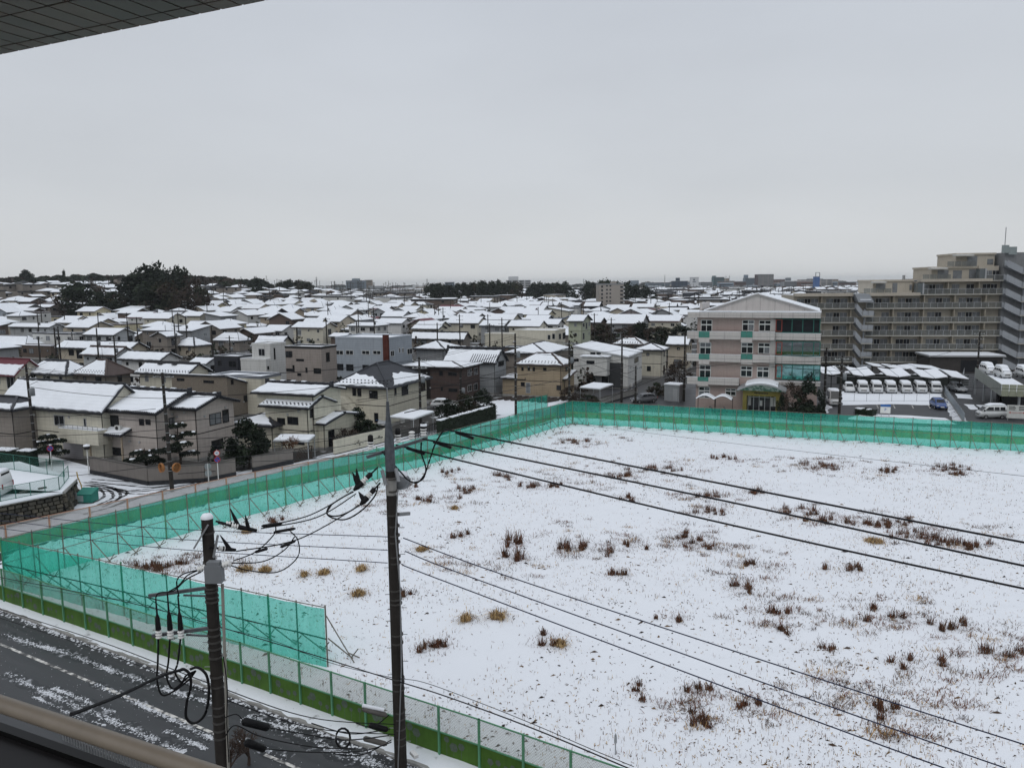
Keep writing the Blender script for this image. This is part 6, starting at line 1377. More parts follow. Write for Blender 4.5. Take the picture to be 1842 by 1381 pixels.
def car(loc, rz, col, label, snow=True, group='parked cars and vans', blue=False):
 """hatchback, front towards +x"""
 r = thing('parked_car', label, 'car', loc, rz, group); b = loft([(-2.1, .70, .45, .7, .92, .62), (-2.0, .82, .3, .65, 1.0, .72), (-1.2, .86, .25, .62, 1.02, .76), (.6, .86, .25, .62, 1.0, .76), (1.1, .85, .25, .6, .96, .74), (1.9, .78, .3, .58, .80, .68), (2.1, .62, .42, .55, .68, .52)], 'body', col, r)
 loft([(-1.95, .66, .95, .98, 1.02, .60), (-1.75, .72, .95, 1.1, 1.38, .56), (-1.2, .74, .95, 1.15, 1.50, .58), (.0, .74, .95, 1.15, 1.52, .58), (.55, .73, .95, 1.1, 1.42, .57), (1.2, .70, .92, .94, .98, .62)], 'cabin', col, r)
 quad_part(r, 'windscreen', [(1.16, -.56, 1.0), (1.16, .56, 1.0), (.60, .48, 1.41), (.60, -.48, 1.41)], GLASS); quad_part(r, 'rear_window', [(-1.96, .50, 1.06), (-1.96, -.50, 1.06), (-1.77, -.44, 1.36), (-1.77, .44, 1.36)], GLASS)
 both(r, 'side_window', [(-1.55, -.735, 1.08), (-.35, -.745, 1.08), (-.35, -.655, 1.4), (-1.3, -.645, 1.37)], GLASS); both(r, 'side_window', [(-.25, -.745, 1.08), (.85, -.735, 1.06), (.40, -.65, 1.38), (-.25, -.655, 1.4)], GLASS)
 wheels(r, (-1.3, 1.3), .86, .31)
 for s in (-1, 1): g = MB(); g.obox((2.0, s * .58, .66), (.08, .16, .07)); g.build('headlight', LAMP, r); g = MB(); g.obox((-2.06, s * .62, .85), (.05, .1, .12)); g.build('tail_light', TAIL, r); g = MB(); g.obox((.75, s * .92, 1.05), (.07, .1, .07)); g.build('mirror', col, r)
 g = MB(); g.obox((2.12, 0, .48), (.02, .25, .07)); g.build('number_plate', FRAME_W, r)
 if snow: loft([(-1.6, .5, 1.44, 1.46, 1.48, .4), (-1.3, .54, 1.5, 1.54, 1.6, .48), (-.2, .55, 1.51, 1.57, 1.64, .5), (.4, .5, 1.46, 1.5, 1.54, .42)], 'roof_snow', SNOW, r)
 return r
def van(loc, rz, col, label, L=4.4, Hh=1.95, w=.84, snow=.12, group='parked cars and vans', hood=.35, cover=False):
 r = thing('parked_van', label, 'van', loc, rz, group); x0, x1 = -L / 2, L / 2
 loft([(x0, w * .9, .4, .8, 1.05, w * .9), (x0 + .08, w, .3, .8, 1.06, w * .96), (x1 - .5, w, .28, .8, 1.05, w * .96), (x1 - .1, w * .94, .3, .75, .96, w * .88), (x1, w * .82, .42, .7, .82, w * .74)], 'body', col, r)
 loft([(x0 + .02, w * .93, 1.02, 1.1, 1.2, w * .9), (x0 + .18, w * .95, 1.02, 1.3, Hh - .06, w * .8), (x0 + .6, w * .95, 1.02, 1.3, Hh, w * .82), (x1 - hood - 1.2, w * .95, 1.02, 1.3, Hh, w * .82), (x1 - hood - .7, w * .94, 1.02, 1.25, Hh - .1, w * .8), (x1 - hood + .15, w * .9, .98, 1.0, 1.06, w * .86)], 'cabin', col, r)
 a, b = x1 - hood + .12, x1 - hood - .66
 quad_part(r, 'windscreen', [(a, -w * .78, 1.1), (a, w * .78, 1.1), (b, w * .68, Hh - .16), (b, -w * .68, Hh - .16)], GLASS); quad_part(r, 'rear_window', [(x0 + .05, w * .7, 1.2), (x0 + .05, -w * .7, 1.2), (x0 + .16, -w * .66, Hh - .22), (x0 + .16, w * .66, Hh - .22)], GLASS)
 zz = lambda z: w * .955 - (w * .14) * (z - 1.3) / (Hh - 1.3)
 n = 3
 for i in range(n):
  u0 = x0 + .35 + (b - x0 - .35) * i / n + .06; u1 = x0 + .35 + (b - x0 - .35) * (i + 1) / n - .06; u1b = u1 + (.45 if i == n - 1 else 0)
  both(r, 'side_window', [(u0, -zz(1.25), 1.22), (u1b, -zz(1.25), 1.22), (u1, -zz(Hh - .25), Hh - .25), (u0, -zz(Hh - .25), Hh - .25)], GLASS)
 wheels(r, (x0 + .75, x1 - .75), w, .29)
 for s in (-1, 1): g = MB(); g.obox((x1 - .03, s * w * .66, .78), (.05, .13, .1)); g.build('headlight', LAMP, r); g = MB(); g.obox((x0, s * w * .86, .95), (.03, .05, .2)); g.build('tail_light', TAIL, r); g = MB(); g.obox((b + .55, s * (w + .1), 1.2), (.06, .08, .12)); g.build('mirror', BLACK, r)
 g = MB(); g.obox((x1 + .01, 0, .62), (.02, w * .5, .07)); g.build('grille', BLACK, r); g = MB(); g.obox((x1 + .02, 0, .46), (.02, .24, .07)); g.build('number_plate', FRAME_W, r); g = MB(); g.obox((x1 - .02, 0, .36), (.06, w * .8, .08)); g.build('bumper', FRAME_S, r)
 if snow:
  s_ = snow; loft([(x0 + .15, w * .7, Hh - .1, Hh - .06, Hh - .02, w * .62), (x0 + .45, w * .84, Hh - .02, Hh + s_ * .5, Hh + s_ * .95, w * .72), (b - .6, w * .84, Hh - .01, Hh + s_ * .6, Hh + s_, w * .72), (b + .04, w * .72, Hh - .14, Hh - .08, Hh - .01, w * .6)], 'roof_snow', SNOW, r)
  if cover: quad_part(r, 'windscreen_snow', [(a + .03, -w * .8, 1.06), (a + .03, w * .8, 1.06), (b + .03, w * .7, Hh - .12), (b + .03, -w * .7, Hh - .12)], SNOW); loft([(a - .05, w * .82, 1.0, 1.06, 1.16, w * .7), (x1 - .1, w * .8, .86, .92, 1.0, w * .66)], 'bonnet_snow', SNOW, r)
 return r
WHITE = paint('white', (.62, .63, .63)); GREY = paint('grey', (.11, .115, .125)); SILVER = paint('silver', (.36, .38, .4)); BLUE = paint('blue', (.035, .08, .24)); TEALP = paint('teal', (.05, .28, .34))
def gp(x, y, z=0.0): return G(x, y, z)
car(gp(1688, 734), ANG - 1.45 + math.pi * 0, BLUE, 'blue hatchback standing alone in the half cleared car park', snow=False)
van(gp(1783, 752), ANG + math.pi + .28, WHITE, 'white minivan with thick snow on its roof at the far road', L=3.6, Hh=1.9, w=.76, snow=.18)
car(gp(1158, 724), TH + .75 + math.pi, GREY, 'dark grey car leaving the far corner street', snow=False)
sp = [1551, 1576, 1601, 1628, 1654.5, 1681]; nmv = ['leftmost', 'second from the left', 'third from the left', 'third from the right', 'second from the right', 'rightmost']
for x, nm in zip(sp, nmv): van(gp(x, 705.5), ANG - 1.5, WHITE, nm + ' of the six snowy white vans lined up in the car park', L=4.2, Hh=1.78, w=.86, snow=.2)
car(gp(1527, 704), ANG - 1.5, WHITE, 'low white car left of the row of six white vans')
tr = van(gp(1499, 727), ANG - 1.45, WHITE, 'white box van parked beside the school shrubs', L=4.2, Hh=2.3, w=.85, snow=.06)
car(gp(1722, 704), ANG - 1.3, SILVER, 'silver car half hidden by the steel parking deck', snow=True)
# left edge van on the retaining wall lot, silver car and white car by the slate roof house
van(Vector((*G(-40, 893, 1.95).xy, 1.95)), TH + .35 - 1.57 - 1.45, WHITE, 'white minibus with dark rear window at the left edge, above the stone wall', L=4.9, Hh=2.2, w=.92, snow=.05)
car(gp(693, 765), TH - 1.2, SILVER, 'silver car with blue sheet on its bonnet behind the white garden wall'); car(gp(800, 735), TH + .1, WHITE, 'white car with snow on its bonnet beside the dark garden hedge')
g = MB(); g.poly([(0, 0, 0), (1.4, 0, 0), (1.4, 1.3, .05), (0, 1.3, .1)]); o = g.build('blue_sheet', mat('blue_sheet', (.06, .2, .5), .5, .2)); o.location = gp(676, 768) + Vector((0, 0, .95)); tag(o, 'bright blue sheet lying over the front of the silver car', 'sheet')

# ------------------------------------------------------------------ parking deck at the right edge
dk = thing('parking_deck', 'raised steel parking deck with panelled sides and snow on its floor at the right edge', 'parking deck', (0, 0, 0))
ZD = 3.4
a0, a1, a2 = G(1754, 673, ZD), G(1801, 706, ZD), G(1870, 708, ZD)
RIBP = mat('deck_panel', (.25, .265, .24), .6, .1, 1, streak=.25); RIBP2 = mat('deck_front_panel', (.27, .28, .21), .6, .1, 1, streak=.25)
b2 = a2 + (a0 - a1) * 1.0
g = MB(); g.slab([Vector((p.x, p.y, ZD)) for p in ((a0, a1, a2, b2) if (a1 - a0).cross(a2 - a0).z > 0 else (b2, a2, a1, a0))], .35); g.build('deck_slab', SLAB, dk)
g = MB(); c = (a0 + a1 + a2 + b2) / 4; q = [p.lerp(c, .03) for p in (a0, a1, a2, b2)]; snow_slab(g, [Vector((p.x, p.y, ZD)) for p in (q if (a1 - a0).cross(a2 - a0).z > 0 else q[::-1])], [.2] * 4, .12, .01); g.build('deck_snow', SNOW, dk)
def deck_side(A, B, n, m):
 A, B = Vector((A.x, A.y, ZD - .5)), Vector((B.x, B.y, ZD - .5)); d = (B - A) / n; t = d.normalized(); nn = Vector((t.y, -t.x, 0)) * .06
 for i in range(n):
  p, q = A + d * i + t * .03, A + d * (i + 1) - t * .03; g = MB()
  for k in range(4):
   z0, z1 = k * .42, k * .42 + .40; g.add([p + Vector((0, 0, z0)), q + Vector((0, 0, z0)), q + Vector((0, 0, z1)), p + Vector((0, 0, z1)), p + nn + Vector((0, 0, z0)), q + nn + Vector((0, 0, z0)), q + nn + Vector((0, 0, z1)), p + nn + Vector((0, 0, z1))], [(3, 2, 1, 0), (4, 5, 6, 7), (0, 1, 5, 4), (2, 3, 7, 6), (1, 2, 6, 5), (3, 0, 4, 7)])
  g.build('side_panel', m, dk)
deck_side(a0, a1, 8, RIBP); deck_side(a1, a2, 5, RIBP2)
for A, B, n in ((a0, a1, 3), (a1, a2, 2)):
 for i in range(n + 1):
  p = A.lerp(B, i / n); p = p + (c - p).normalized() * .4; g = MB(); g.box(p.x - .12, p.x + .12, p.y - .12, p.y + .12, 0, ZD - .36); g.build('column', STEEL, dk)
g = MB(); q = (a1 + a2) / 2; g.obox((q.x + 5.5, q.y + 7, 1.4), (4, .1, 1.4), dk.rotation_euler.z + AP.a); g.build('back_wall', mat('deck_dark', (.03, .03, .032), .7), dk)
for x, y, nm in ((1776, 674, 'leftmost'), (1803, 680, 'middle'), (1842, 680, 'rightmost')):
 p = G(x, y, ZD); van(Vector((p.x, p.y, ZD + .06)), ANG - 1.35, WHITE, nm + ' of three snow buried vans on the parking deck', L=3.4, Hh=1.75, w=.74, snow=.3, cover=True)
# metal stair at the deck's far end
ms_ = thing('metal_stair', 'grey metal stair with solid sides at the left end of the parking deck', 'stair', G(1742, 704), ANG)
for k in range(9): g = MB(); g.box(-.9, .9, -k * .3 + 2.0, -k * .3 + 2.3, .35 * k, .35 * k + .06); g.build('step', STEEL, ms_)
for x in (-.95, .95): g = MB(); g.add([(x, 2.3, 0), (x, -.6, 3.1), (x, -.6, 4.1), (x, 2.3, 1.0), (x + .05, 2.3, 0), (x + .05, -.6, 3.1), (x + .05, -.6, 4.1), (x + .05, 2.3, 1.0)], [(0, 1, 2, 3), (7, 6, 5, 4), (3, 2, 6, 7), (1, 5, 6, 2), (0, 3, 7, 4)]); g.build('side_panel', STEEL, ms_)
# steel fence between the car parks
fa, fb = G(1698, 707), G(1734, 760); A, L, rz = frame_of(fa, fb)
fe = thing('steel_fence', 'slanting grey steel fence dividing the half cleared car park from the lane', 'fence', A, rz); n = 14
for i in range(n): g = MB(); g.box(L * i / n + .03, L * (i + 1) / n - .03, 0, .04, .1, 1.25); g.build('fence_panel', mat('fence_grey', (.24, .27, .29), .5, .1), fe); g = MB(); g.box(L * i / n - .03, L * i / n + .03, .04, .1, 0, 1.35); g.build('post', STEEL, fe)
g = MB(); g.box(0, L, -.12, .16, 0, .1); g.build('kerb', CONC, fe)
fa, fb = G(1514, 722), G(1694, 722); A, L, rz = frame_of(fa, fb); fe = thing('wire_fence', 'thin wire fence across the snowy car park before the six vans', 'fence', A, rz); n = 8
for i in range(n + 1): g = MB(); g.tube([(L * i / n, 0, 0), (L * i / n, 0, 1.3)], .03, 6); g.build('post', STEEL, fe)
for z in (.1, 1.28): g = MB(); g.bar((0, 0, z), (L, 0, z), .03); g.build('rail', STEEL, fe)
# dark hedge and rail behind the vans
fa, fb = G(1505, 690), G(1742, 694); A, L, rz = frame_of(fa, fb); fe = thing('dark_fence', 'long dark fence with a pale rail behind the row of six white vans', 'fence', A, rz)
g = MB(); g.box(0, L, 0, .1, 0, 1.9); g.build('panel', mat('dark_mesh', (.03, .035, .032), .8, .3), fe); g = MB(); g.box(0, L, -.06, .0, 1.35, 1.45); g.build('rail', STEEL, fe); g = MB(); g.box(0, L, .0, .12, 1.9, 1.96); g.build('fence_snow', SNOW, fe)
# butterfly carports of the flats: four in front, one single slope, three behind
def carport(x0, x1, y0, y1, label, single=False, skew=0.0):
 a = G(x0, y1, 2.35); b = D(x1, y1, a.y); A = Vector((a.x, a.y, 0)); L = b.x - a.x; rz = AP.a; dpt = 5.0; up = max(.15, D(x0, y0, a.y + dpt).z - 2.45); skew = 0
 r = thing('carport', label, 'carport', A, rz, 'snowy carports before the flats')
 for k, (ua, ub, za, zb) in enumerate(((0, L / 2, 2.65, 2.35), (L / 2, L, 2.35, 2.65)) if not single else ((0, L, 2.7, 2.3),)):
  q = [Vector((ua, 0, za)), Vector((ub, 0, zb)), Vector((ub, dpt, zb + up)), Vector((ua, dpt, za + up))]; g = MB(); g.slab(q, .1); ro = g.build('roof', FRAME_D, r); s = MB(); snow_slab(s, q, [.08] * 4, .13, .02); s.build('roof_snow', SNOW, ro)
 for u, w_ in ((L / 2, .4), (L / 2, dpt - .4)): g = MB(); g.box(u - .07, u + .07, w_ - .07, w_ + .07, 0, 2.25); g.build('post', FRAME_D, r)
 g = MB(); g.box(L / 2 - .6, L / 2 + .6, .35, .45, 2.1, 2.22); g.build('beam', FRAME_D, r)
for x0, x1, y0, y1, nm, si, sk in ((1478, 1514, 660, 674.5, 'leftmost front', False, 0), (1534, 1573, 661.5, 677, 'second front', False, 0), (1594, 1637, 663.5, 678.5, 'third front', False, -1.0), (1656, 1703, 665, 681, 'fourth front', False, -2.5), (1712, 1742, 667, 682, 'single slope front', True, -3),
                               (1570, 1596, 658, 661.5, 'leftmost rear', True, -2), (1600, 1656, 657, 664, 'middle rear', False, -3), (1650, 1692, 657, 664.5, 'rightmost rear', True, -4)):
 carport(x0, x1, y0, y1, nm + ' snow roofed carport at the foot of the balcony flats', si, sk)
for x, y in ((1525, 683), (1545, 686), (1588, 687), (1612, 686), (1650, 689), (1690, 690)): car(gp(x, y), ANG - 1.5, random.choice((GREY, WHITE, SILVER)), {1525: 'first', 1545: 'second', 1588: 'third', 1612: 'fourth', 1650: 'fifth', 1690: 'sixth'}[x] + ' car from the left parked in the gloom among the carports')
# P sign, white information board
def text_mesh(txt, size, m, parent, loc, rot):
 cu = bpy.data.curves.new('lettering', 'FONT'); cu.body = txt; cu.size = size; cu.align_x = 'CENTER'; cu.align_y = 'CENTER'; cu.extrude = .004
 o = bpy.data.objects.new('lettering_curve', cu); C.objects.link(o); dg = bpy.context.evaluated_depsgraph_get(); me = bpy.data.meshes.new_from_object(o.evaluated_get(dg)); bpy.data.objects.remove(o)
 me.materials.clear(); me.materials.append(m); q = place('lettering', me, parent, loc); q.rotation_euler = rot; return q
p = G(1592, 750); ps = thing('parking_sign', 'white parking sign with blue band and blue letter P in the half cleared car park', 'sign', p, ANG)
w2 = .64; g = MB(); g.box(-w2, w2, 0, .04, .55, 1.45); g.build('sign_board', FRAME_W, ps); g = MB(); g.box(-w2, w2, -.002, .042, 1.452, 1.80); g.build('blue_band', paint('sign_blue', (.03, .12, .36)), ps)
SB = mat('sign_blue_print', (.02, .09, .34), .5, .05); text_mesh('P', .5, SB, ps, (0, -.008, 1.05), (math.pi / 2, 0, 0))
for x in (-.5, .5): g = MB(); g.box(x - .03, x + .03, .045, .09, 0, 1.7); g.build('post', STEEL, ps)
p = G(1828, 757); bs = thing('notice_board', 'white board with black writing and a red double arrow at the right edge', 'sign', p, ANG);
g = MB(); g.box(-1.15, 1.3, 0, .06, .35, 2.15); g.build('board', WALL['offwhite'], bs)
g = MB(); rs = random.Random(2)
for cx in (-.55, .6):
 for k in range(3):
  x = cx - .38
  while x < cx + .34: w_ = rs.uniform(.06, .11); g.box(x, x + w_, -.012, -.001, 1.88 - k * .2, 2.0 - k * .2); x += w_ + .03
g.build('lettering', FRAME_D, bs); g = MB(); RED = mat('red_print', (.45, .04, .03), .5)
g.box(-.7, .7, -.012, -.001, 1.1, 1.15); g.poly([(-.72, -.006, 1.25), (-.95, -.006, 1.125), (-.72, -.006, 1.0)]); g.poly([(.72, -.006, 1.0), (.95, -.006, 1.125), (.72, -.006, 1.25)]); g.build('red_arrow', RED, bs)
for x in (-1.0, 1.1): g = MB(); g.box(x - .04, x + .04, .065, .12, 0, 2.1); g.build('post', STEEL, bs)
# ------------------------------------------------------------------ the raised car park on its stone wall, left
LOTZ = 1.95
w0, w1, w2 = G(0, 906, LOTZ), G(112, 884, LOTZ), G(135, 861, LOTZ); w00 = w0 + (w0 - w1) * .7
STONES = [mat('wall_stone_' + n, c, .85, .3, 3, bump=.3) for n, c in (('a', (.075, .07, .058)), ('b', (.05, .048, .042)), ('c', (.10, .09, .072)))]
lw = thing('retaining_wall', 'mossy stone block retaining wall round the corner of the raised car park', 'stone wall', (0, 0, 0))
WSTONE_ = mat('dark_mortar', (.02, .02, .018), .9, .2)
def stone_face(A, B, rough, rows):
 d = B - A; L = d.length; t = d.normalized(); n = Vector((t.y, -t.x, 0)); bat = .35; rg = random.Random(int(L * 9)); hh = LOTZ / rows
 g = MB(); g.add([A - n * .15 + Vector((0, 0, -LOTZ)) + n * bat, B - n * .15 + Vector((0, 0, -LOTZ)) + n * bat, B - n * .15, A - n * .15], [(0, 1, 2, 3)]); g.build('mortar', WSTONE_, lw)
 for r in range(rows):
  u = -rg.random() * .4
  while u < L:
   w_ = rg.uniform(.38, .62) if not rough else rg.uniform(.35, .7); u0, u1 = max(0, u), min(L, u + w_); u += w_
   if u1 - u0 < .12: continue
   z0, z1 = -LOTZ + r * hh + .02, -LOTZ + (r + 1) * hh - .02; f = lambda z: n * (bat * (-z / LOTZ) + 0)
   if z1 > -.18: z1 = -.2
   pr = rg.uniform(.0, .05) if not rough else rg.uniform(0, .2); e = .025; k = []
   for z, x in ((z0, u0), (z0, u1), (z1, u1), (z1, u0)): k.append(A + t * (x + (e if x == u0 else -e)) + f(z) + Vector((0, 0, z)) - n * .13)
   cc = sum(k, Vector()) / 4; top = [q.lerp(cc, .16) + n * (.13 + pr) for q in k]; g = MB(); g.add(k + top, [(4, 5, 6, 7)] + [(i, (i + 1) % 4, (i + 1) % 4 + 4, i + 4) for i in range(4)]); g.build('stone', rg.choice(STONES), lw)
stone_face(w00, w1, False, 6); stone_face(w1, w2, True, 4); w3 = w2 + Vector((-.8, .6, 0)) * 12; stone_face(w2, w3, True, 4)
g = MB(); n1 = 0
for A, B in ((w00, w1), (w1, w2)):
 g.bar(A - Vector((0, 0, .09)), B - Vector((0, 0, .09)), .4, .18)
g.build('coping', CONC, lw)
o_ = Vector((.12, -.22, 0)); P = [w00 + o_, w1 + o_, w2 + Vector((.15, 0, 0)), w3, w3 + Vector((-40, -18, 0)), w00 + Vector((-30, 14, 0))]; P = [Vector((p.x, p.y, LOTZ + .03)) for p in P]
ar = sum(P[i - 1].x * P[i].y - P[i].x * P[i - 1].y for i in range(len(P))); P = P if ar > 0 else P[::-1]
g = MB(); g.slab(P, .12); setting('car_park_snow', g, SNOW)
GF = mat('green_wire_fence', (.05, .16, .13), .5, .1)
def wire_fence(pts, label, n, h=1.1, mesh=None):
 r = thing('wire_fence', label, 'fence', pts[0]); O = Vector(pts[0])
 for A, B, k in zip(pts[:-1], pts[1:], n):
  for i in range(k + 1): p = A.lerp(B, i / k) - O; g = MB(); g.tube([p, p + Vector((0, 0, h))], .03, 6); g.build('post', GF, r)
  for z in (h, .08): g = MB(); g.bar(A - O + Vector((0, 0, z)), B - O + Vector((0, 0, z)), .035); g.build('rail', GF, r)
  if mesh: g = MB(); g.poly([A - O + Vector((0, 0, .08)), B - O + Vector((0, 0, .08)), B - O + Vector((0, 0, h)), A - O + Vector((0, 0, h))]); g.build('mesh_panel', mesh, r)
LINKG = net_material('green_chain_link', (.85, .9, .88), (.04, .14, .11), .12, weave=False)
ins = Vector((-.3, .45, 0)); wire_fence([w00 + ins, w1 + ins + Vector((-.2, 0, 0)), w2 + ins + Vector((-.4, -.2, 0))], 'green wire fence along the edge of the stone wall', (7, 2), 1.15, LINKG)
back0 = G(-30, 838, LOTZ); back1 = G(116, 858, LOTZ); wire_fence([back0, back1], 'green wire fence at the back of the raised car park, before the garden bushes', (5,), 1.5, LINKG)
for (x0, y0), (x1, y1) in (((36, 886), (50, 882)), ((69, 879), (83, 876))):
 A, B = G(x0, y0, LOTZ + .1), G(x1, y1, LOTZ + .1); g = MB(); c = (A + B) / 2; g.bar(A - c, B - c, .2, .14); o = g.build('wheel_stop', CONCD); o.location = c; tag(o, ('left' if x0 < 50 else 'right') + ' wheel stop bar poking through the snow of the raised car park', 'wheel stop')
# green waste bin at the wall's foot
bn = thing('waste_bin', 'teal green wire sided waste collection bin at the foot of the stone wall', 'waste bin', G(158, 903), TH + .35)
TG = mat('teal_bin', (.035, .20, .16), .5, .2); g = MB(); g.box(-.7, .7, -.55, .55, .12, .85); g.build('body', TG, bn); g = MB(); g.add([(-.72, -.6, .86), (.72, -.6, .86), (.72, .6, 1.22), (-.72, .6, 1.22), (-.72, .6, .86), (.72, .6, .86)], [(0, 1, 2, 3), (1, 5, 2), (0, 3, 4), (3, 2, 5, 4)]); g.build('lid', TG, bn)
g = MB(); g.box(-.6, -.05, -.585, -.555, .2, .75); g.build('paper_notice', mat('faded_notice', (.3, .36, .36), .6), bn); g = MB(); g.box(-.72, -.55, -.68, -.62, .0, 1.1); g.build('corner_post', STEEL, bn)
# yellow post with stripes
ypo = thing('warning_post', 'bent yellow warning post standing by the waste bin', 'post', G(149, 888)); g = MB(); g.tube([(0, 0, 0), (-.1, 0, .9), (-.35, 0, 1.6), (-.4, 0, 2.1)], .05, 6); g.build('post', mat('yellow', (.42, .27, .04), .5, .2), ypo)
# ------------------------------------------------------------------ traffic signs
def round_sign(P, h, lab, discs, rz, r=.3, back=False):
 s = thing('road_sign', lab, 'road sign', P, rz); g = MB(); g.tube([(0, 0, 0), (0, 0, h)], .045, 8); g.build('post', FRAME_W if not back else mat('sign_post_white', (.6, .6, .6), .5), s)
 for i, kind in enumerate(discs):
  z = h - .32 - i * .64; N = 20; ring = lambda R_, y: [(R_ * math.cos(6.2832 * k / N), y, z + R_ * math.sin(6.2832 * k / N)) for k in range(N)]
  g = MB(); a, b = ring(r, -.07), ring(r, -.055); g.add(a + b, [tuple(range(N)), tuple(range(2 * N - 1, N - 1, -1))] + [(k, N + k, N + (k + 1) % N, (k + 1) % N) for k in range(N)])
  d = g.build('disc', mat('sign_red', (.36, .035, .04), .4) if kind != 'grey' else mat('sign_back', (.27, .29, .30), .5, metal=.3), s)
  if kind == '40':
   g = MB(); g.poly(ring(r * .74, -.074)); g.build('white_field', FRAME_W, d); text_mesh('40', .30, SB, d, (0, -.078, z), (math.pi / 2, 0, 0))
  if kind == 'park':
   g = MB(); g.poly(ring(r * .78, -.074)); g.build('blue_field', SB, d); g = MB(); q = .707 * r * .8; g.poly([(-q - .03, -.078, z + q - .03), (-q + .03, -.078, z + q + .03), (q + .03, -.078, z - q + .03), (q - .03, -.078, z - q - .03)][::-1]); g.build('red_slash', mat('sign_red', (.36, .035, .04)), d)
round_sign(G(393, 864), 3.1, 'road sign with speed limit 40 over a no parking disc by the corner wall', ('40', 'park'), .35)
round_sign(G(377, 890), 3.0, 'white post seen from behind with two grey sign backs by the board fence', ('grey', 'grey'), .35 + math.pi, back=True)
round_sign(G(95, 860, LOTZ * .0) + Vector((0, 0, .8)), 2.6, 'no parking road sign on a short post beside the garage', ('park',), .4)
lp = thing('street_mirror_post', 'white post with snow on its hood before the garage', 'post', G(160, 854)); g = MB(); g.tube([(0, 0, 0), (0, 0, 3.1)], .05, 8); g.build('post', FRAME_W, lp); g = MB(); g.lathe((0, 0, 2.7), [(.28, 0), (.3, .3), (.05, .45)], 10); g.build('hood', FRAME_D, lp); g = MB(); g.lathe((0, 0, 3.02), [(.34, 0), (.3, .12), (.03, .2)], 10); g.build('hood_snow', SNOW, lp)
# orange rimmed mirrors on the corner pole
PB = POLES['b'][0]; OR = mat('mirror_orange', (.30, .135, .05), .5, .2)
for sx, rz, nm in ((-1, -.9, 'left'), (1, .9, 'right')):
 m_ = thing('traffic_mirror', nm + ' of two orange rimmed traffic mirrors on the corner pole', 'traffic mirror', PB + Vector((sx * .62, -.35, 2.4)), rz + .2); N = 18
 g = MB(); pr = [(.0, .0), (.38, .03), (.44, .1), (.44, .3), (.40, .3), (.38, .14)]
 v = [(R_ * math.cos(6.2832 * k / N), -y + .1, R_ * math.sin(6.2832 * k / N)) for R_, y in pr for k in range(N)]
 g.add(v, [(i * N + k, i * N + (k + 1) % N, (i + 1) * N + (k + 1) % N, (i + 1) * N + k) for i in range(len(pr) - 1) for k in range(N)], 0, True); g.build('rim', OR, m_)
 g = MB(); g.tube([(0, .1, 0), (-sx * .35, .3, 0)], .04, 6); g.build('bracket', STEEL, m_)
# ------------------------------------------------------------------ garden walls along the side street
WALLB = mat('render_brown', (.20, .18, .165), .85, .1, .8, streak=.25); WSTONE = mat('dark_plinth', (.035, .036, .04), .8, .3, 3, bump=.3)
def garden_wall(px, h0, h1, label, m=WALLB, th=.2, cap=True):
 P = [G(*p) for p in px]; O = P[0]; r = thing('garden_wall', label, 'wall', O)
 for A, B in zip(P[:-1], P[1:]):
  a, b = A - O, B - O
  g = MB(); g.bar(a + Vector((0, 0, h0 / 2)), b + Vector((0, 0, h0 / 2)), th + .08, h0); g.build('plinth', WSTONE, r)
  g = MB(); g.bar(a + Vector((0, 0, (h0 + h1) / 2)), b + Vector((0, 0, (h0 + h1) / 2)), th, h1 - h0 - .004); g.build('wall', m, r)
  if cap: g = MB(); g.bar(a + Vector((0, 0, h1 + .05)), b + Vector((0, 0, h1 + .05)), th + .1, .09); g.build('coping', CONCD, r)
 return r
garden_wall([(164, 852), (195, 858), (268, 873)], .45, 1.75, 'brown rendered garden wall with small openings beside the garage'); garden_wall([(268, 873), (369, 867), (424, 856)], .45, 1.75, 'brown rendered garden wall with a letter slot along the corner')
garden_wall([(455, 849), (527, 834)], .5, 1.6, 'brown grey garden wall on a dark stone plinth before the round tree')
gt = garden_wall([(601, 818), (674, 800), (700, 793)], .1, 1.7, 'cream garden wall with rusty streaks before the parked silver car', WALL['cream'], cap=False)
# gate of crossed slats
A, L, rz = frame_of(G(530, 833), G(563, 825)); ga_ = thing('lattice_gate', 'dark slanting lattice gate between the garden walls', 'gate', A, rz)
for i in range(11): g = MB(); g.bar((L * i / 11, 0, .1), (min(L, L * i / 11 + .8), 0, 1.5), .06, .03); g.build('slat', WOODD, ga_)
for z in (.1, 1.5): g = MB(); g.bar((0, .04, z), (L, .04, z), .07); g.build('rail', WOODD, ga_)
# carports of the side street
def simple_carport(a, b, dpt, z, label, snow=True):
 A, B = G(*a, z), G(*b, z); A0, L, rz = frame_of((A.x, A.y, 0), (B.x, B.y, 0)); r = thing('carport', label, 'carport', A0, rz); q = [Vector((0, 0, z)), Vector((L, 0, z)), Vector((L, dpt, z + .25)), Vector((0, dpt, z + .25))]
 g = MB(); g.slab(q, .1); ro = g.build('roof', FRAME_S, r); s = MB(); snow_slab(s, q, [.06] * 4, .14, .02); s.build('roof_snow', SNOW, ro)
 for x in (.15, L - .15):
  for y in (.15, dpt - .15): g = MB(); g.tube([(x, y, 0), (x, y, z - .05)], .05, 6); g.build('post', FRAME_S, r)
simple_carport((700, 750), (744, 754), 4.6, 2.5, 'flat carport with white snow roof before the slate roof house'); simple_carport((1042, 697), (1080, 700), 4.5, 2.6, 'carport with bowed white snow roof before the white modern house'); simple_carport((490, 793), (555, 794), 2.2, 2.2, 'narrow snow covered awning over the dark slatted yard')
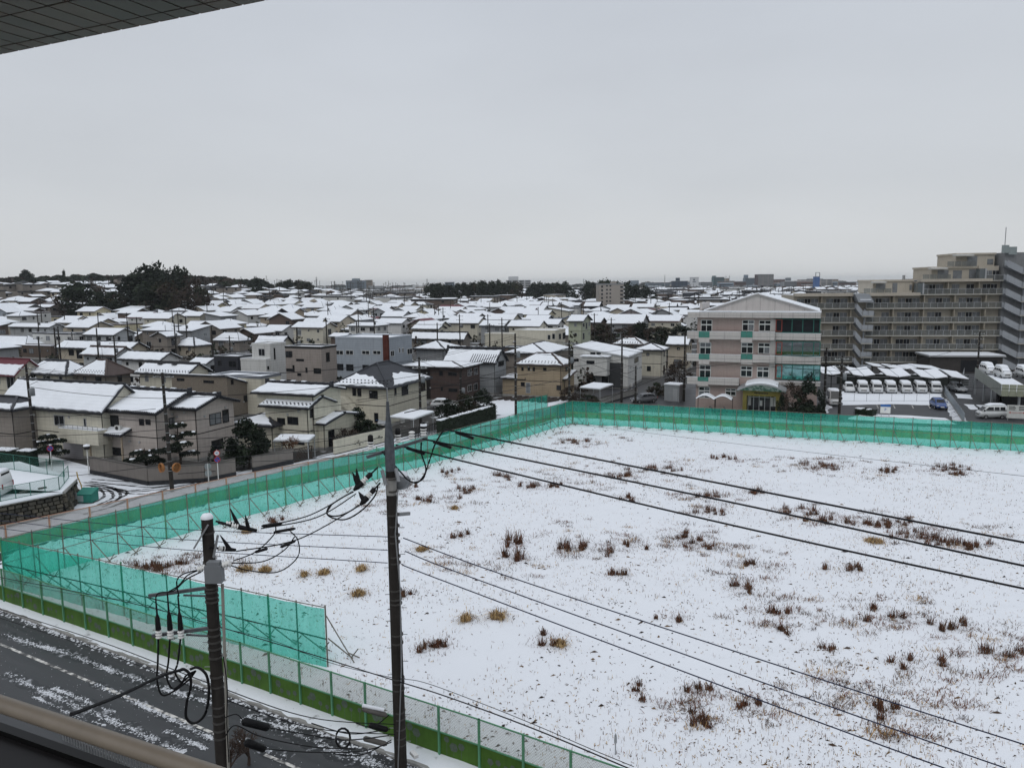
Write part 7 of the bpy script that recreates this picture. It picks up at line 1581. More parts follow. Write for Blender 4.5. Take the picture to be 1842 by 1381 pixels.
# small shed and prefab
sh_ = thing('storage_shed', 'grey prefab storage cabin with snow on its flat roof left of the school', 'shed', G(1208, 722), ANG - .25); g = MB(); g.box(-1.3, 1.3, 0, 2.2, 0, 2.6); g.build('wall', mat('prefab_grey', (.27, .28, .29), .6, .1, streak=.2), sh_); g = MB(); g.box(-1.4, 1.4, -.1, 2.3, 2.6, 2.72); ro = g.build('roof', FRAME_S, sh_); g = MB(); g.box(-1.35, 1.35, -.05, 2.25, 2.725, 2.85); g.build('roof_snow', SNOW, ro); g = MB(); g.box(.2, 1.0, -.03, -.002, .1, 2.1); g.build('door', FRAME_S, sh_)
# low walls and the terrace with snow strips near the far corner
garden_wall([(1078, 729), (1146, 710)], .2, 1.1, 'low grey wall with snow on top curving to the far corner', CONC)
yd = thing('timber_stack_yard', 'rows of dark sleepers laid in snow beside the ochre house', 'yard', G(930, 724), TH); SLE = mat('old_sleeper', (.06, .05, .045), .8, .3)
for i in range(8):
 for j in range(2):
  a, b = G(888 + i * 13 + j * 20, 722 - j * 5), G(900 + i * 13 + j * 20, 717 - j * 5); O = Vector(yd.location); g = MB(); g.bar(a - O + Vector((0, 0, .15)), b - O + Vector((0, 0, .15)), .5, .3); g.build('sleeper', SLE, yd)
sheet('snowy_yard', [(862, 727), (925, 713), (1000, 708), (1030, 712), (1018, 724), (960, 744), (890, 746)], .03, SNOW, .3)
# ------------------------------------------------------------------ plants
LEAFS = [mat('leaf_' + n, c, .7, .4, 2.0, spec=.15) for n, c in (('dark', (.016, .023, .015)), ('mid', (.024, .034, .019)), ('olive', (.035, .035, .02)), ('brown', (.045, .032, .024)))]
BARK = mat('bark', (.055, .043, .036), .85, .3, 4); TWIG = mat('twig', (.075, .055, .045), .85, .3, 4); TWIGR = mat('reddish_twig', (.15, .08, .05), .85, .3, 4)
def leaf_cloud(n, shape, size, rg, mats, clumps=26, squash=.8):
 """leaf sized faces gathered in clumps through a crown; shape gives the radius at a height 0..1"""
 g = MB(); cl = []
 while len(cl) < clumps:
  z = rg.random(); r = shape(z); a = rg.random() * 6.283; q = r * math.sqrt(rg.random());
  if rg.random() < .65: q = r * rg.uniform(.65, 1.0)
  cl.append((q * math.cos(a), q * math.sin(a), z, rg.uniform(.12, .30), rg.randrange(len(mats))))
 for _ in range(n):
  x, y, z, s, mi = rg.choice(cl); d = Vector((rg.gauss(0, 1), rg.gauss(0, 1), rg.gauss(0, 1))).normalized() * s * rg.uniform(.4, 1.0)
  p = Vector((x, y, z)) + Vector((d.x, d.y, d.z * squash)); u = Vector((rg.gauss(0, 1), rg.gauss(0, 1), rg.gauss(0, .6))).normalized(); v = u.cross(Vector((rg.gauss(0, 1), rg.gauss(0, 1), rg.gauss(0, 1)))).normalized(); k = size * rg.uniform(.6, 1.5)
  g.add([p - u * k, p + v * k * .6, p + u * k, p - v * k * .6], [(0, 1, 2, 3)], mi)
 return g.mesh('crown', mats)
RT = random.Random(21)
round_ = lambda z: .55 * math.sin(math.pi * min(1, max(.0, z * .86 + .14))) ** .6
cone_ = lambda z: .34 * (1 - z) ** .8 + .02
tall_ = lambda z: .33 * math.sin(math.pi * min(1, z * .9 + .1)) ** .5
CROWN = {'round': [leaf_cloud(2600, round_, .046, RT, [LEAFS[0], LEAFS[1], LEAFS[0]], 30) for _ in range(3)], 'olive': [leaf_cloud(2200, round_, .045, RT, [LEAFS[2], LEAFS[1], LEAFS[3]], 26) for _ in range(2)],
         'cone': [leaf_cloud(1800, cone_, .045, RT, [LEAFS[0], LEAFS[0], LEAFS[1]], 34, .35) for _ in range(2)], 'tall': [leaf_cloud(2000, tall_, .045, RT, [LEAFS[0], LEAFS[1]], 28) for _ in range(2)],
         'brown': [leaf_cloud(2200, round_, .03, RT, [LEAFS[3], BARK], 26) for _ in range(2)]}
g = MB(); g.tube([(0, 0, -.06), (.01, 0, .25), (-.01, .01, .6)], [.045, .032, .012], 7)
for a in range(5): q = a * 1.26; g.tube([(0, 0, .22 + .05 * a), (.16 * math.cos(q), .16 * math.sin(q), .42 + .06 * a)], [.016, .005], 5)
TRUNK = g.mesh('trunk', BARK)
def branchy(rg, depth, twig, spread=.55, upright=.5, mats=(None,), k=3):
 g = MB()
 def grow(p, d, L, r, lv):
  q = p + d * L; m = p.lerp(q, .5) + Vector((rg.gauss(0, .05), rg.gauss(0, .05), 0)) * L; g.tube([p, m, q], [r, r * .8, r * .6], 5 if lv > 1 else 3, cap=False)
  if lv == 0: return
  for _ in range(k if lv < depth else k + 1):
   n = (d + Vector((rg.gauss(0, spread), rg.gauss(0, spread), rg.gauss(upright * .35, spread * .5)))).normalized(); grow(q if rg.random() < .6 else p.lerp(q, rg.uniform(.5, 1)), n, L * rg.uniform(.6, .85), r * .66, lv - 1)
 grow(Vector((0, 0, 0)), Vector((0, 0, 1)), .25, .03, depth); return g.mesh('branches', mats[0])
BARE = [branchy(RT, 5, .002, mats=(TWIG,)) for _ in range(3)]; BARER = [branchy(RT, 5, .002, .7, .25, mats=(TWIGR,)) for _ in range(2)]
def tree(P, h, wd, kind, label, group=None, cat='tree', trunk=True, base=.12):
 r = thing('bare_tree' if kind in ('bare', 'bared') else 'tree', label, cat, P, RT.random() * 6.28, group);
 if kind in ('bare', 'bared'):
  o = place('branches', RT.choice(BARE if kind == 'bare' else BARER), r); o.scale = (wd, wd, h * .92); return r
 o = place('crown', RT.choice(CROWN[kind]), r, (0, 0, h * base)); o.scale = (wd, wd, h * (1 - base) * (.88 if base == 0 else .98))
 if trunk: o = place('trunk', TRUNK, r); o.scale = (wd * .8, wd * .8, h * .9)
 return r
def tree_px(px, ytop, ybase, wpx, kind, label, dist=None, group=None, cat='tree', z=None, base=.12):
 """a tree whose foot stands at the pixel's ground point (or at a given distance) and whose crown fills the measured box"""
 P = GT(px, ybase) if dist is None else D(px, ybase, dist)
 if dist is not None: P.z = terrain(P.x, P.y) if z is None else z
 top = D(px, ytop, P.y).z; h = max(1.0, top - P.z); wd = wpx / FPX * Vector((P.x, P.y, H_EYE - P.z)).length
 return tree(P, h, wd, kind, label, group, cat, base=base)
# the dark clump on the hill and its neighbours, at a given distance
TG_ = 'dark trees of the hillside clump'
for i, (x, yt, wp, k, dd, lb) in enumerate(((150, 512, 60, 'round', 330, 'lowest dark evergreen at the left of the hillside clump'), (128, 520, 40, 'brown', 335, 'brownish bush tree at the far left of the hillside clump'), (178, 514, 34, 'brown', 350, 'brown tree with thin crown between the two dark masses'),
  (205, 529, 36, 'olive', 345, 'olive tree below the hilltop house'), (225, 531, 32, 'olive', 340, 'low olive tree left of the great evergreen'), (262, 488, 66, 'round', 345, 'great round evergreen, left dome of the hillside clump'), (290, 484, 50, 'round', 350, 'great evergreen in the middle of the hillside clump'),
  (322, 474, 34, 'cone', 350, 'tallest conifer with ragged tip above the clump'), (336, 478, 30, 'cone', 352, 'second conifer with ragged tip beside the tallest'), (312, 495, 54, 'round', 340, 'broad evergreen under the two conifers'), (345, 498, 50, 'brown', 345, 'brown leafless looking tree at the right of the clump'),
  (300, 512, 56, 'olive', 330, 'low olive brown tree at the clump foot, above the maroon house'), (332, 518, 50, 'brown', 328, 'low brown tree at the clump foot, behind the pale houses'), (275, 512, 52, 'round', 332, 'low dark tree at the clump foot, left of the maroon house'), (360, 520, 34, 'olive', 338, 'small olive tree at the right foot of the clump'), (187, 541, 44, 'round', 328, 'dark tree right behind the white box shaped house'), (252, 502, 32, 'round', 352, 'dark tree filling the left side of the great evergreen'))):
 tree_px(x, yt, 560, wp, k, lb, dist=dd, group=TG_)
# single far trees on the skyline at the left
for x, yt, wp, k, dd, lb in ((50, 489, 26, 'round', 600, 'round topped skyline tree above the left hillside roofs'), (118, 489, 7, 'tall', 620, 'thin dark skyline tree shaped like a post'), (165, 489, 24, 'bare', 480, 'bare skyline tree left of the dark clump'), (140, 496, 22, 'bare', 620, 'bare skyline tree in the thin wood'), (105, 495, 24, 'bare', 620, 'bare skyline tree above the left hillside roofs'), (435, 497, 22, 'bare', 560, 'bare tree at the end of the wooded ridge'), (462, 503, 22, 'round', 520, 'single dark round tree right of the wooded ridge'), (203, 494, 10, 'cone', 560, 'small pointed skyline conifer')):
 tree_px(x, yt, 530, wp, k, lb, dist=dd, group='skyline trees of the left hill')
# groves between the far rows, each tree its own
def grove(x0, x1, top, base, dist, n, words_, group):
 for i in range(n):
  f = (i + .5) / n; x = x0 + (x1 - x0) * f + RT.uniform(-3, 3); yt = top(f) + RT.uniform(-1, 2.5); wp = (x1 - x0) / n * RT.uniform(2.3, 3.0); k = RT.choice(('round', 'round', 'round', 'olive')); o_ = ('first', 'second', 'third', 'fourth', 'fifth', 'sixth', 'seventh', 'eighth', 'ninth', 'tenth')[i]
  tree_px(x, yt, base, wp, k, f'{o_} tree from the left in {words_}', dist=dist + RT.uniform(-12, 12), group=group, base=.0)
grove(497, 562, lambda f: 507 - 3 * math.sin(f * 3.1), 525, 600, 6, 'the dark dome shaped grove on the middle skyline', 'trees of the dome shaped grove')
grove(772, 818, lambda f: 509 - 2 * math.sin(f * 6), 530, 560, 4, 'the small grove before the long white block', 'trees of the small grove')
grove(820, 935, lambda f: 508 - 4 * math.sin(f * 3.1), 530, 590, 10, 'the long grove left of the white office block', 'trees of the long grove')
grove(955, 1020, lambda f: 508 - 2 * math.sin(f * 3.1), 526, 640, 6, 'the yellowish grove right of the white office block', 'trees of the yellowish grove')
grove(1048, 1164, lambda f: 508 - 5 * math.sin(f * 4.5), 528, 560, 9, 'the grove behind the tall beige block', 'trees of the grove behind the tall block')
# shrubs and bare trees left of the school and in the middle rows
for i, (x, yt, yb, wp, k, lb) in enumerate(((1085, 585, 615, 40, 'olive', 'dark shrub left end of the overgrown yard'), (1110, 590, 618, 44, 'brown', 'brown thicket in the overgrown yard behind the white roofs'), (1150, 583, 616, 46, 'round', 'dark green bush in the middle of the overgrown yard'), (1190, 590, 618, 50, 'olive', 'olive bush at the right of the overgrown yard'), (1220, 588, 620, 40, 'round', 'dark bush of the overgrown yard next to the school'),
  (1130, 570, 618, 60, 'bare', 'spreading bare tree over the overgrown yard'), (1165, 575, 618, 50, 'bare', 'second bare tree over the overgrown yard'), (1040, 578, 615, 34, 'bare', 'bare tree before the pale green three storey house'), (850, 592, 606, 26, 'bare', 'bare tree beside the taupe cube house'), (843, 580, 602, 18, 'cone', 'dark pointed tree right of the taupe cube house'), (618, 545, 568, 20, 'cone', 'dark conifer among the middle rows'), (676, 553, 572, 30, 'bare', 'bare tree before the maroon roofed house'),
  (1222, 650, 700, 46, 'brown', 'leafy brown tree close to the left side of the school'), (1205, 690, 716, 26, 'olive', 'small shrub beside the grey cabin'), (1180, 690, 712, 26, 'olive', 'shrub behind the dark grey car'))):
 tree_px(x, yt, yb, wp, k, lb, group='trees and shrubs of the middle rows')
for x, yt, yb, wp, k, lb in ((1424, 690, 752, 34, 'brown', 'reddish brown tree beside the school entrance'), (1455, 688, 752, 40, 'round', 'dark round tree at the right corner of the school'), (1404, 712, 751, 12, 'round', 'clipped ball tree by the notice board'), (1440, 729, 754, 44, 'round', 'dark clipped shrubs under the school trees'), (1478, 722, 750, 14, 'round', 'small dark shrub by the white box van')):
 tree_px(x, yt, yb, wp, k, lb, group='trees before the school')
# garden trees of the near houses
tree_px(449, 762, 842, 62, 'round', 'large dark round garden tree behind the brown wall'); tree_px(432, 752, 800, 30, 'bare', 'small bare tree rising behind the round garden tree')
tree_px(520, 752, 828, 64, 'bared', 'reddish bare spreading tree before the dotted snow roof house'); tree_px(384, 806, 846, 14, 'round', 'dark clipped bush by the corner house wall'); tree_px(420, 795, 846, 22, 'round', 'dark bush at the end of the corner house wall')
tree_px(645, 735, 790, 30, 'round', 'dark shrub between the cream houses'); tree_px(660, 758, 795, 46, 'round', 'dark garden shrubs over the cream wall'); tree_px(625, 772, 806, 40, 'brown', 'brown winter shrub over the cream wall'); tree_px(612, 720, 745, 26, 'olive', 'snow dusted shrub behind the cream gable wing')
for x, yt, yb, wp, k, lb in ((870, 706, 752, 40, 'round', 'dark tree with small red berries at the garden corner'), (835, 712, 757, 40, 'olive', 'tall dark shrub right of the snowed white car'), (805, 722, 762, 36, 'round', 'dark shrub before the snowed white car'), (1030, 694, 726, 44, 'brown', 'dark purple brown bush left of the bowed carport'), (1058, 712, 730, 36, 'olive', 'low shrub row under the bowed carport')): tree_px(x, yt, yb, wp, k, lb, group='shrubs of the far corner gardens')
# cloud pruned pine with snow pads
def pine(P, h, label, pads, rg):
 r = thing('pine_tree', label, 'tree', P); g = MB(); g.tube([(0, 0, -.1), (.15, 0, h * .35), (-.1, .05, h * .7), (.05, 0, h)], [.17, .13, .09, .04], 8); g.build('trunk', BARK, r)
 for i, (x, y, z, w_) in enumerate(pads):
  g = MB(); g.tube([(0, 0, z * h - .3), (x * .6, y * .6, z * h - .1), (x, y, z * h)], [.06, .04, .02], 5); g.build('limb', BARK, r); g = MB()
  for _ in range(760):
   a = rg.random() * 6.283; q = w_ * math.sqrt(rg.random()); p = Vector((x + q * math.cos(a), y + q * math.sin(a), z * h + .22 * w_ * (1 - (q / w_) ** 2) + rg.uniform(-.16, .1))); u = Vector((rg.gauss(0, 1), rg.gauss(0, 1), rg.gauss(.3, .6))).normalized(); v = u.cross(Vector((rg.gauss(0, 1), rg.gauss(0, 1), rg.gauss(0, 1)))).normalized(); k = .13
   g.add([p - u * k, p + v * k * .35, p + u * k, p - v * k * .35], [(0, 1, 2, 3)])
  o = g.build('needle_pad', LEAFS[0], r); s = MB()
  for _ in range(2):
   a = rg.random() * 6.283; q = w_ * .7 * rg.random(); rr_ = w_ * rg.uniform(.14, .32); c = (x + q * math.cos(a), y + q * math.sin(a), z * h + .26 * w_); s.lathe(c, [(rr_, -.03), (rr_ * .7, .07), (.02, .1)], 7)
  s.build('pad_snow', SNOW, o)
rp = random.Random(9)
pd = [(1.0, .2, .42, 1.0), (-1.1, -.3, .5, 1.0), (.6, -.6, .64, 1.1), (-.7, .4, .74, 1.0), (.9, .4, .82, .8), (0, 0, 1.0, .9), (-.2, -.8, .55, .9)]
p0 = G(319, 853); pine(Vector((p0.x + .3, p0.y, 0)), D(319, 766, p0.y).z, 'cloud pruned pine with snow patches before the corner house', pd, rp)
p0 = G(90, 835); pine(Vector((p0.x, p0.y, 0)), D(90, 786, p0.y).z * 1.0, 'low pine capped with snow behind the leaning pole', pd, rp)
p0 = G(262, 848); pine(Vector((p0.x, p0.y, 0)), D(262, 806, p0.y).z, 'small sparse pine over the garden wall of the corner house', pd[:5], rp)
# hedges: each one body of leaves with snow along the top
def hedge(a, b, h, wd, label, snow=True):
 A, L, rz = frame_of(G(*a), G(*b)); r = thing('hedge', label, 'hedge', A, rz); rg = random.Random(int(L * 7)); g = MB(); g.box(.1, L - .1, -wd / 2 + .12, wd / 2 - .12, 0, h - .12); g.build('core', LEAFS[0], r); g = MB()
 for _ in range(int(L * 190)):
  f = rg.random(); p = Vector((rg.uniform(0, L), *((rg.choice((-1, 1)) * wd / 2 + rg.gauss(0, .05), rg.uniform(0, h)) if f < .6 else (rg.uniform(-wd / 2, wd / 2), h + rg.gauss(-.02, .06))))); u = Vector((rg.gauss(0, 1), rg.gauss(0, 1), rg.gauss(0, 1))).normalized(); v = u.cross(Vector((rg.gauss(0, 1), rg.gauss(0, 1), rg.gauss(0, 1)))).normalized(); k = .1
  g.add([p - u * k, p + v * k * .6, p + u * k, p - v * k * .6], [(0, 1, 2, 3)], rg.randrange(2))
 g.build('foliage', [LEAFS[0], LEAFS[1]], r)
 if snow:
  s = MB(); x = 0
  while x < L - .3:
   l_ = rg.uniform(.3, 1.0)
   if rg.random() < .8: s.obox((x + l_ / 2, rg.uniform(-.08, .08), h + .06), (l_ / 2, wd * rg.uniform(.28, .42), .05))
   x += l_ + .05
  s.build('hedge_snow', SNOW, r)
hedge((789, 783), (889, 753), 1.9, 1.0, 'dark clipped hedge topped with snow along the side street'); hedge((-20, 838), (60, 842), 1.9, 1.6, 'dark garden hedge behind the raised car park, powdered with snow'); hedge((1540, 744), (1574, 748), .8, 1.6, 'low oval hedge capped with snow at the far road verge'); hedge((1085, 722), (1140, 705), .5, .7, 'low clipped hedge on the wall of the white modern house')
A, L, rz = frame_of(G(738, 792), G(800, 776)); fe = thing('slat_fence', 'black slat fence before the slate roof house', 'fence', A, rz)
for i in range(22): g = MB(); g.box(L * i / 22, L * i / 22 + .1, -.02, .02, .1, 1.5); g.build('slat', FRAME_D, fe)
for z in (.3, 1.35): g = MB(); g.bar((0, .04, z), (L, .04, z), .05); g.build('rail', FRAME_D, fe)

# ------------------------------------------------------------------ dead grass in the field
REEDS = [mat('reed_' + n, c, .8, .4, 3) for n, c in (('red', (.17, .07, .04)), ('dark', (.065, .038, .028)), ('brown', (.14, .082, .048)))]; STRAW = [mat('straw_' + n, c, .8, .3, 3) for n, c in (('pale', (.55, .40, .21)), ('gold', (.42, .27, .12)), ('brown', (.12, .075, .04)))]
def blades(g, n, rx, ry, hmin, hmax, rg, lean, wd, mats=3, cx=0, cy=0, drop=False):
 for _ in range(n):
  a = rg.random() * 6.283; q = math.sqrt(rg.random()); x, y = cx + rx * q * math.cos(a), cy + ry * q * math.sin(a); h = rg.uniform(hmin, hmax) * (1.1 - .55 * q); la = rg.random() * 6.283; l_ = abs(rg.gauss(0, lean)) * h; dx, dy = l_ * math.cos(la), l_ * math.sin(la); w_ = wd * rg.uniform(.6, 1.5); px, py = -math.sin(la) * w_, math.cos(la) * w_; mi = rg.randrange(mats)
  if drop: g.add([(x - px, y - py, 0), (x + px, y + py, 0), (x + dx * .6 + px * .7, y + dy * .6 + py * .7, h * .8), (x + dx * .6 - px * .7, y + dy * .6 - py * .7, h * .8), (x + dx * 1.7, y + dy * 1.7, h * .45)], [(0, 1, 2, 3), (3, 2, 4)], mi)
  else: g.add([(x - px, y - py, -.03), (x + px, y + py, -.03), (x + dx + px * .6, y + dy + py * .6, h), (x + dx - px * .6, y + dy - py * .6, h)], [(0, 1, 2, 3)], mi)
NAMES = {}
def clump(px, py, wpx, kind, label):
 p = G(px, py + 2); p.z = field_z(p.x, p.y); s = p.length; wm = wpx / FPX * Vector((p.x, p.y, 19)).length; rg = random.Random(int(px * 3 + py)); g = MB()
 if kind == 'reed':
  k = max(3, int(wm / .28)); n = int(90 + 130 * wm)
  for i in range(k): blades(g, n // k, rg.uniform(.06, .2) + wm * .05, rg.uniform(.08, .22), .10, 1.15 if 'biggest' in label and px < 1060 else .62 if wm > 1 else .42, rg, .5, .016, cx=rg.gauss(0, .36) * wm, cy=rg.gauss(0, .25 + wm * .14))
  r = thing('reed_clump', label, 'dead reeds', p, 0, 'dead reed clumps in the snowy field'); stuff(g.build('stems', REEDS, r))
 else:
  blades(g, int(150 + 130 * wm), wm * .34, .25 + wm * .15, .15, .75 if 'largest' in label else .5, rg, .85, .013, drop=True); r = thing('grass_tuft', label, 'dry grass', p, 0, 'straw coloured grass tufts in the snowy field'); stuff(g.build('stems', STRAW, r))
 return r
CL = [(1042, 992, 66, 'reed', 'biggest reddish brown reed clump, in the middle of the field'), (1108, 1040, 32, 'reed', 'reed clump just right of and below the biggest one'), (1222, 972, 48, 'reed', 'dark reed clump right of the biggest one'), (1250, 985, 40, 'reed', 'flat dark reed clump touching the lowest thick line'),
      (925, 981, 36, 'reed', 'low reddish reed clump left of the biggest one'), (1132, 901, 30, 'reed', 'reddish reed clump just above the lowest thick line'), (1268, 896, 44, 'reed', 'reed clump between the upper two thick lines'), (1280, 925, 46, 'reed', 'dark reed clump below the middle thick line'), (1348, 890, 42, 'reed', 'reddish reed clump next to the uppermost thick line'),
      (1440, 926, 50, 'reed', 'long reed patch between the upper thick lines at right'), (1488, 944, 40, 'reed', 'reddish reed patch on the middle thick line at right'), (1562, 946, 36, 'reed', 'bright red brown reed patch at right, left half'), (1590, 950, 32, 'reed', 'bright red brown reed patch at right, right half'), (1655, 972, 60, 'reed', 'wide reed patch near the right edge, left part'), (1705, 978, 70, 'reed', 'wide reed patch near the right edge, middle part'), (1750, 990, 50, 'reed', 'wide reed patch near the right edge, right part'), (1620, 940, 40, 'reed', 'thin dark reeds above the wide right patch'),
      (766, 1172, 42, 'reed', 'dark reed clump right of the steel headed pole, near the field front'), (792, 1165, 26, 'reed', 'small reed clump at the right of the near dark one'), (776, 902, 50, 'reed', 'reed clump right beside the drum of the steel headed pole'), (735, 880, 18, 'reed', 'small reeds just right of the steel headed pole top'), (815, 852, 22, 'reed', 'small reeds near the green net, middle left'), (840, 888, 40, 'reed', 'thin reeds below the green net, middle left'), (1702, 846, 46, 'reed', 'dark reed streak near the far net at right'), (1726, 855, 34, 'reed', 'short reeds right of the dark streak near the far net'),
      (1352, 1020, 30, 'reed', 'dark reeds under the lowest thick line'), (1145, 1250, 20, 'reed', 'dark stubby reeds near the bottom, left'), (1335, 1275, 34, 'reed', 'dark reeds near the bottom, right of the stubby ones'), (1278, 1306, 26, 'reed', 'dark low reeds near the bottom, middle'), (1250, 1302, 18, 'reed', 'small dark reeds near the bottom'), (1485, 1172, 16, 'reed', 'small dark reeds below the thin lines, middle right'), (1412, 1140, 22, 'reed', 'reeds between the thin lines, middle right'), (1215, 1118, 28, 'reed', 'reeds on the uppermost thin line'), (1590, 1112, 50, 'reed', 'loose reeds at the right, above the uppermost thin line'), (1395, 1106, 30, 'reed', 'loose dark reeds left of the right hand ones'),
      (310, 1022, 80, 'reed', 'tall reddish reeds behind the near green net, right part'), (262, 1024, 60, 'reed', 'tall reddish reeds behind the near green net, left part'), (700, 925, 18, 'reed', 'few reeds left of the steel headed pole'), (905, 858, 40, 'reed', 'thin reeds between the upper thick lines at left'), (962, 880, 40, 'reed', 'reed streak on the lowest thick line at left'), (1000, 880, 30, 'reed', 'reed streak between the lower thick lines'), (1040, 798, 40, 'reed', 'thin standing reeds near the far corner of the nets'), (1120, 860, 50, 'reed', 'spread reeds above the middle thick line'), (1180, 848, 60, 'reed', 'spread reeds below the far net, middle'), (1300, 828, 30, 'reed', 'small dark reeds below the far net'), (1480, 843, 60, 'reed', 'thin dark reeds right of the middle, below the far net'), (1600, 852, 30, 'reed', 'few reeds below the single far wire'), (1340, 1065, 40, 'reed', 'sparse reeds between thick and thin lines'), (1530, 1030, 36, 'reed', 'sparse dark reeds below the lowest thick line at right'), (1140, 985, 26, 'reed', 'few reeds between the biggest clump and the dark one'), (824, 970, 24, 'reed', 'small reeds right of the pole at mid field'), (930, 1010, 40, 'reed', 'sparse grey reeds left of the biggest clump'), (1590, 1290, 40, 'reed', 'sparse brown reeds near the bottom right'), (1250, 1250, 30, 'reed', 'stubby reeds above the bottom edge'), (1660, 1200, 46, 'reed', 'reeds near the right edge, between the thin lines'), (1790, 1180, 60, 'reed', 'thin reeds at the right edge below the thick lines'), (1720, 1130, 50, 'reed', 'loose reeds at right, well below the thick lines'),
      (895, 1117, 38, 'tuft', 'largest straw tuft, right of the steel headed pole'), (838, 1123, 26, 'tuft', 'smaller straw tuft left of the largest'), (1008, 1166, 28, 'tuft', 'straw tuft mixed with dark reeds'), (985, 1160, 34, 'reed', 'dark reeds beside the mixed straw tuft'), (760, 993, 32, 'tuft', 'rounded straw tuft close to the pole at mid field'), (645, 1075, 36, 'tuft', 'straw tuft left of the pole, lower'), (650, 1030, 26, 'tuft', 'flat straw tuft left of the pole, upper'), (583, 1036, 28, 'tuft', 'straw tuft beside the switch box pole'), (440, 1030, 40, 'tuft', 'long straw tuft right of the switch box'), (478, 1032, 30, 'tuft', 'right end of the long straw tuft'), (1572, 979, 46, 'tuft', 'pale straw tuft between the reed patches at right'), (445, 962, 26, 'tuft', 'straw tuft above the switch box pole cables'), (500, 940, 30, 'reed', 'reeds behind the cables of the switch box pole'), (548, 1040, 14, 'tuft', 'tiny straw tuft by the cables'), (735, 1075, 24, 'reed', 'brown reeds at the right of the pole, lower'), (818, 918, 18, 'tuft', 'tiny straw tuft near the reeds')]
for c in CL: clump(*c)
# stubble: short dead stems poking through the snow everywhere, denser in drifts
rg = random.Random(5); V, F, MI = [], [], []
def stub(x, y, h, w_, lean, la, mi):
 z = field_z(x, y); dx, dy = math.cos(la) * lean, math.sin(la) * lean; px, py = -math.sin(la) * w_, math.cos(la) * w_; o = len(V)
 V.extend([(x - px, y - py, z - .02), (x + px, y + py, z - .02), (x + dx + px * .5, y + dy + py * .5, z + h), (x + dx - px * .5, y + dy - py * .5, z + h)]); F.append((o, o + 1, o + 2, o + 3)); MI.append(mi)
for px_, py_, wp_, kd_, _l in CL:                       # litter round each clump
 p = G(px_, py_); wm = wp_ / FPX * Vector((p.x, p.y, 19)).length
 for _ in range(int(60 + 90 * wm)): stub(p.x + rg.gauss(0, wm * .55), p.y + rg.gauss(0, .3 + wm * .3), rg.uniform(.03, .16), rg.uniform(.008, .018), rg.uniform(.02, .14), rg.random() * 6.28, rg.randrange(3) if kd_ == 'reed' else rg.randrange(6))
for px_, py_, rx_, ry_ in ((1700, 968, 130, 26), (1480, 932, 100, 24), (1270, 905, 70, 34), (1000, 868, 150, 24), (1130, 852, 160, 30), (1600, 850, 150, 18), (1430, 840, 110, 14), (800, 890, 90, 30), (1340, 1020, 90, 34), (1400, 1110, 110, 40), (1590, 1110, 100, 40), (1750, 1180, 110, 60), (1300, 1285, 120, 40), (1520, 1250, 130, 50), (900, 1000, 140, 50), (1060, 975, 90, 40), (700, 905, 60, 30), (1660, 1300, 120, 50), (1050, 795, 90, 16), (1250, 975, 80, 26), (330, 1020, 110, 18)):
 for _ in range(26):                              # sprawling dead stems: many small bunches
  a, q = rg.random() * 6.283, math.sqrt(rg.random()); p = G(px_ + rx_ * q * math.cos(a), py_ + ry_ * q * math.sin(a));
  if not inside(p.x, p.y, FIELD): continue
  sz = rg.uniform(.12, .5); mi = rg.choice((0, 0, 1, 2, 2, 4, 5)); hh_ = rg.uniform(.08, .3)
  for _k in range(int(26 * sz / .2)): stub(p.x + rg.gauss(0, sz), p.y + rg.gauss(0, sz * .6), hh_ * rg.uniform(.3, 1.0), rg.uniform(.009, .02), rg.uniform(.05, .28), rg.random() * 6.28, mi if rg.random() < .7 else rg.randrange(3))
cnt = 0
while cnt < 21000:
 y = 20 + 85 * rg.random() ** 1.3; x = rg.uniform(-.75, .78) * y + rg.uniform(-4, 4)
 if not inside(x, y, FIELD): continue
 d = .5 + .9 * mn.noise((x * .09, y * .09, 3)) + .5 * mn.noise((x * .35, y * .35, 8))
 if rg.random() > max(.03, d): continue
 cnt += 1; b = rg.random()
 for _ in range(rg.choice((1, 1, 2, 3))):
  xx, yy = x + rg.gauss(0, .12), y + rg.gauss(0, .1)
  if b < .45: stub(xx, yy, rg.uniform(.02, .05), rg.uniform(.012, .03), rg.uniform(.06, .2), rg.random() * 6.28, rg.randrange(6))
  else: stub(xx, yy, rg.uniform(.05, .22), rg.uniform(.006, .014), rg.uniform(0, .09), rg.random() * 6.28, rg.randrange(6))
g = MB(); g.v, g.f, g.m, g.sm = V, F, MI, [False] * len(F); stuff(g.build('dead_stubble', REEDS + STRAW))
# clods and holes in the snow, nearer the camera
g = MB()
for _ in range(10000):
 y = 22 + 78 * rg.random() ** 1.35; x = rg.uniform(-.6, .76) * y
 if not inside(x, y, FIELD) or rg.random() > .30 + 1.5 * mn.noise((x * .11, y * .11, 14)) + .3 * (x > .1 * y) * (y < 55): continue
 z = field_z(x, y); s = rg.uniform(.03, .085) if rg.random() < .93 else rg.uniform(.08, .17); a = rg.gauss(.15, .5); ca, sa = math.cos(a), math.sin(a); sx, sy = s * rg.uniform(1.0, 2.2), s * rg.uniform(.35, .6)
 g.add([(x + (px * sx) * ca - (py * sy) * sa, y + (px * sx) * sa + (py * sy) * ca, z + .02 + pz * s * .6) for px, py, pz in lump], lf, rg.randrange(3), True)
g.v = [(x, y, z - (.05 if i % 5 < 4 else 0)) for i, (x, y, z) in enumerate(g.v)]; stuff(g.build('clods', [mat('soil_dark', (.035, .026, .022), .9, .3), mat('soil_brown', (.075, .052, .038), .9, .3), mat('soil_straw', (.17, .11, .06), .9, .3)]))
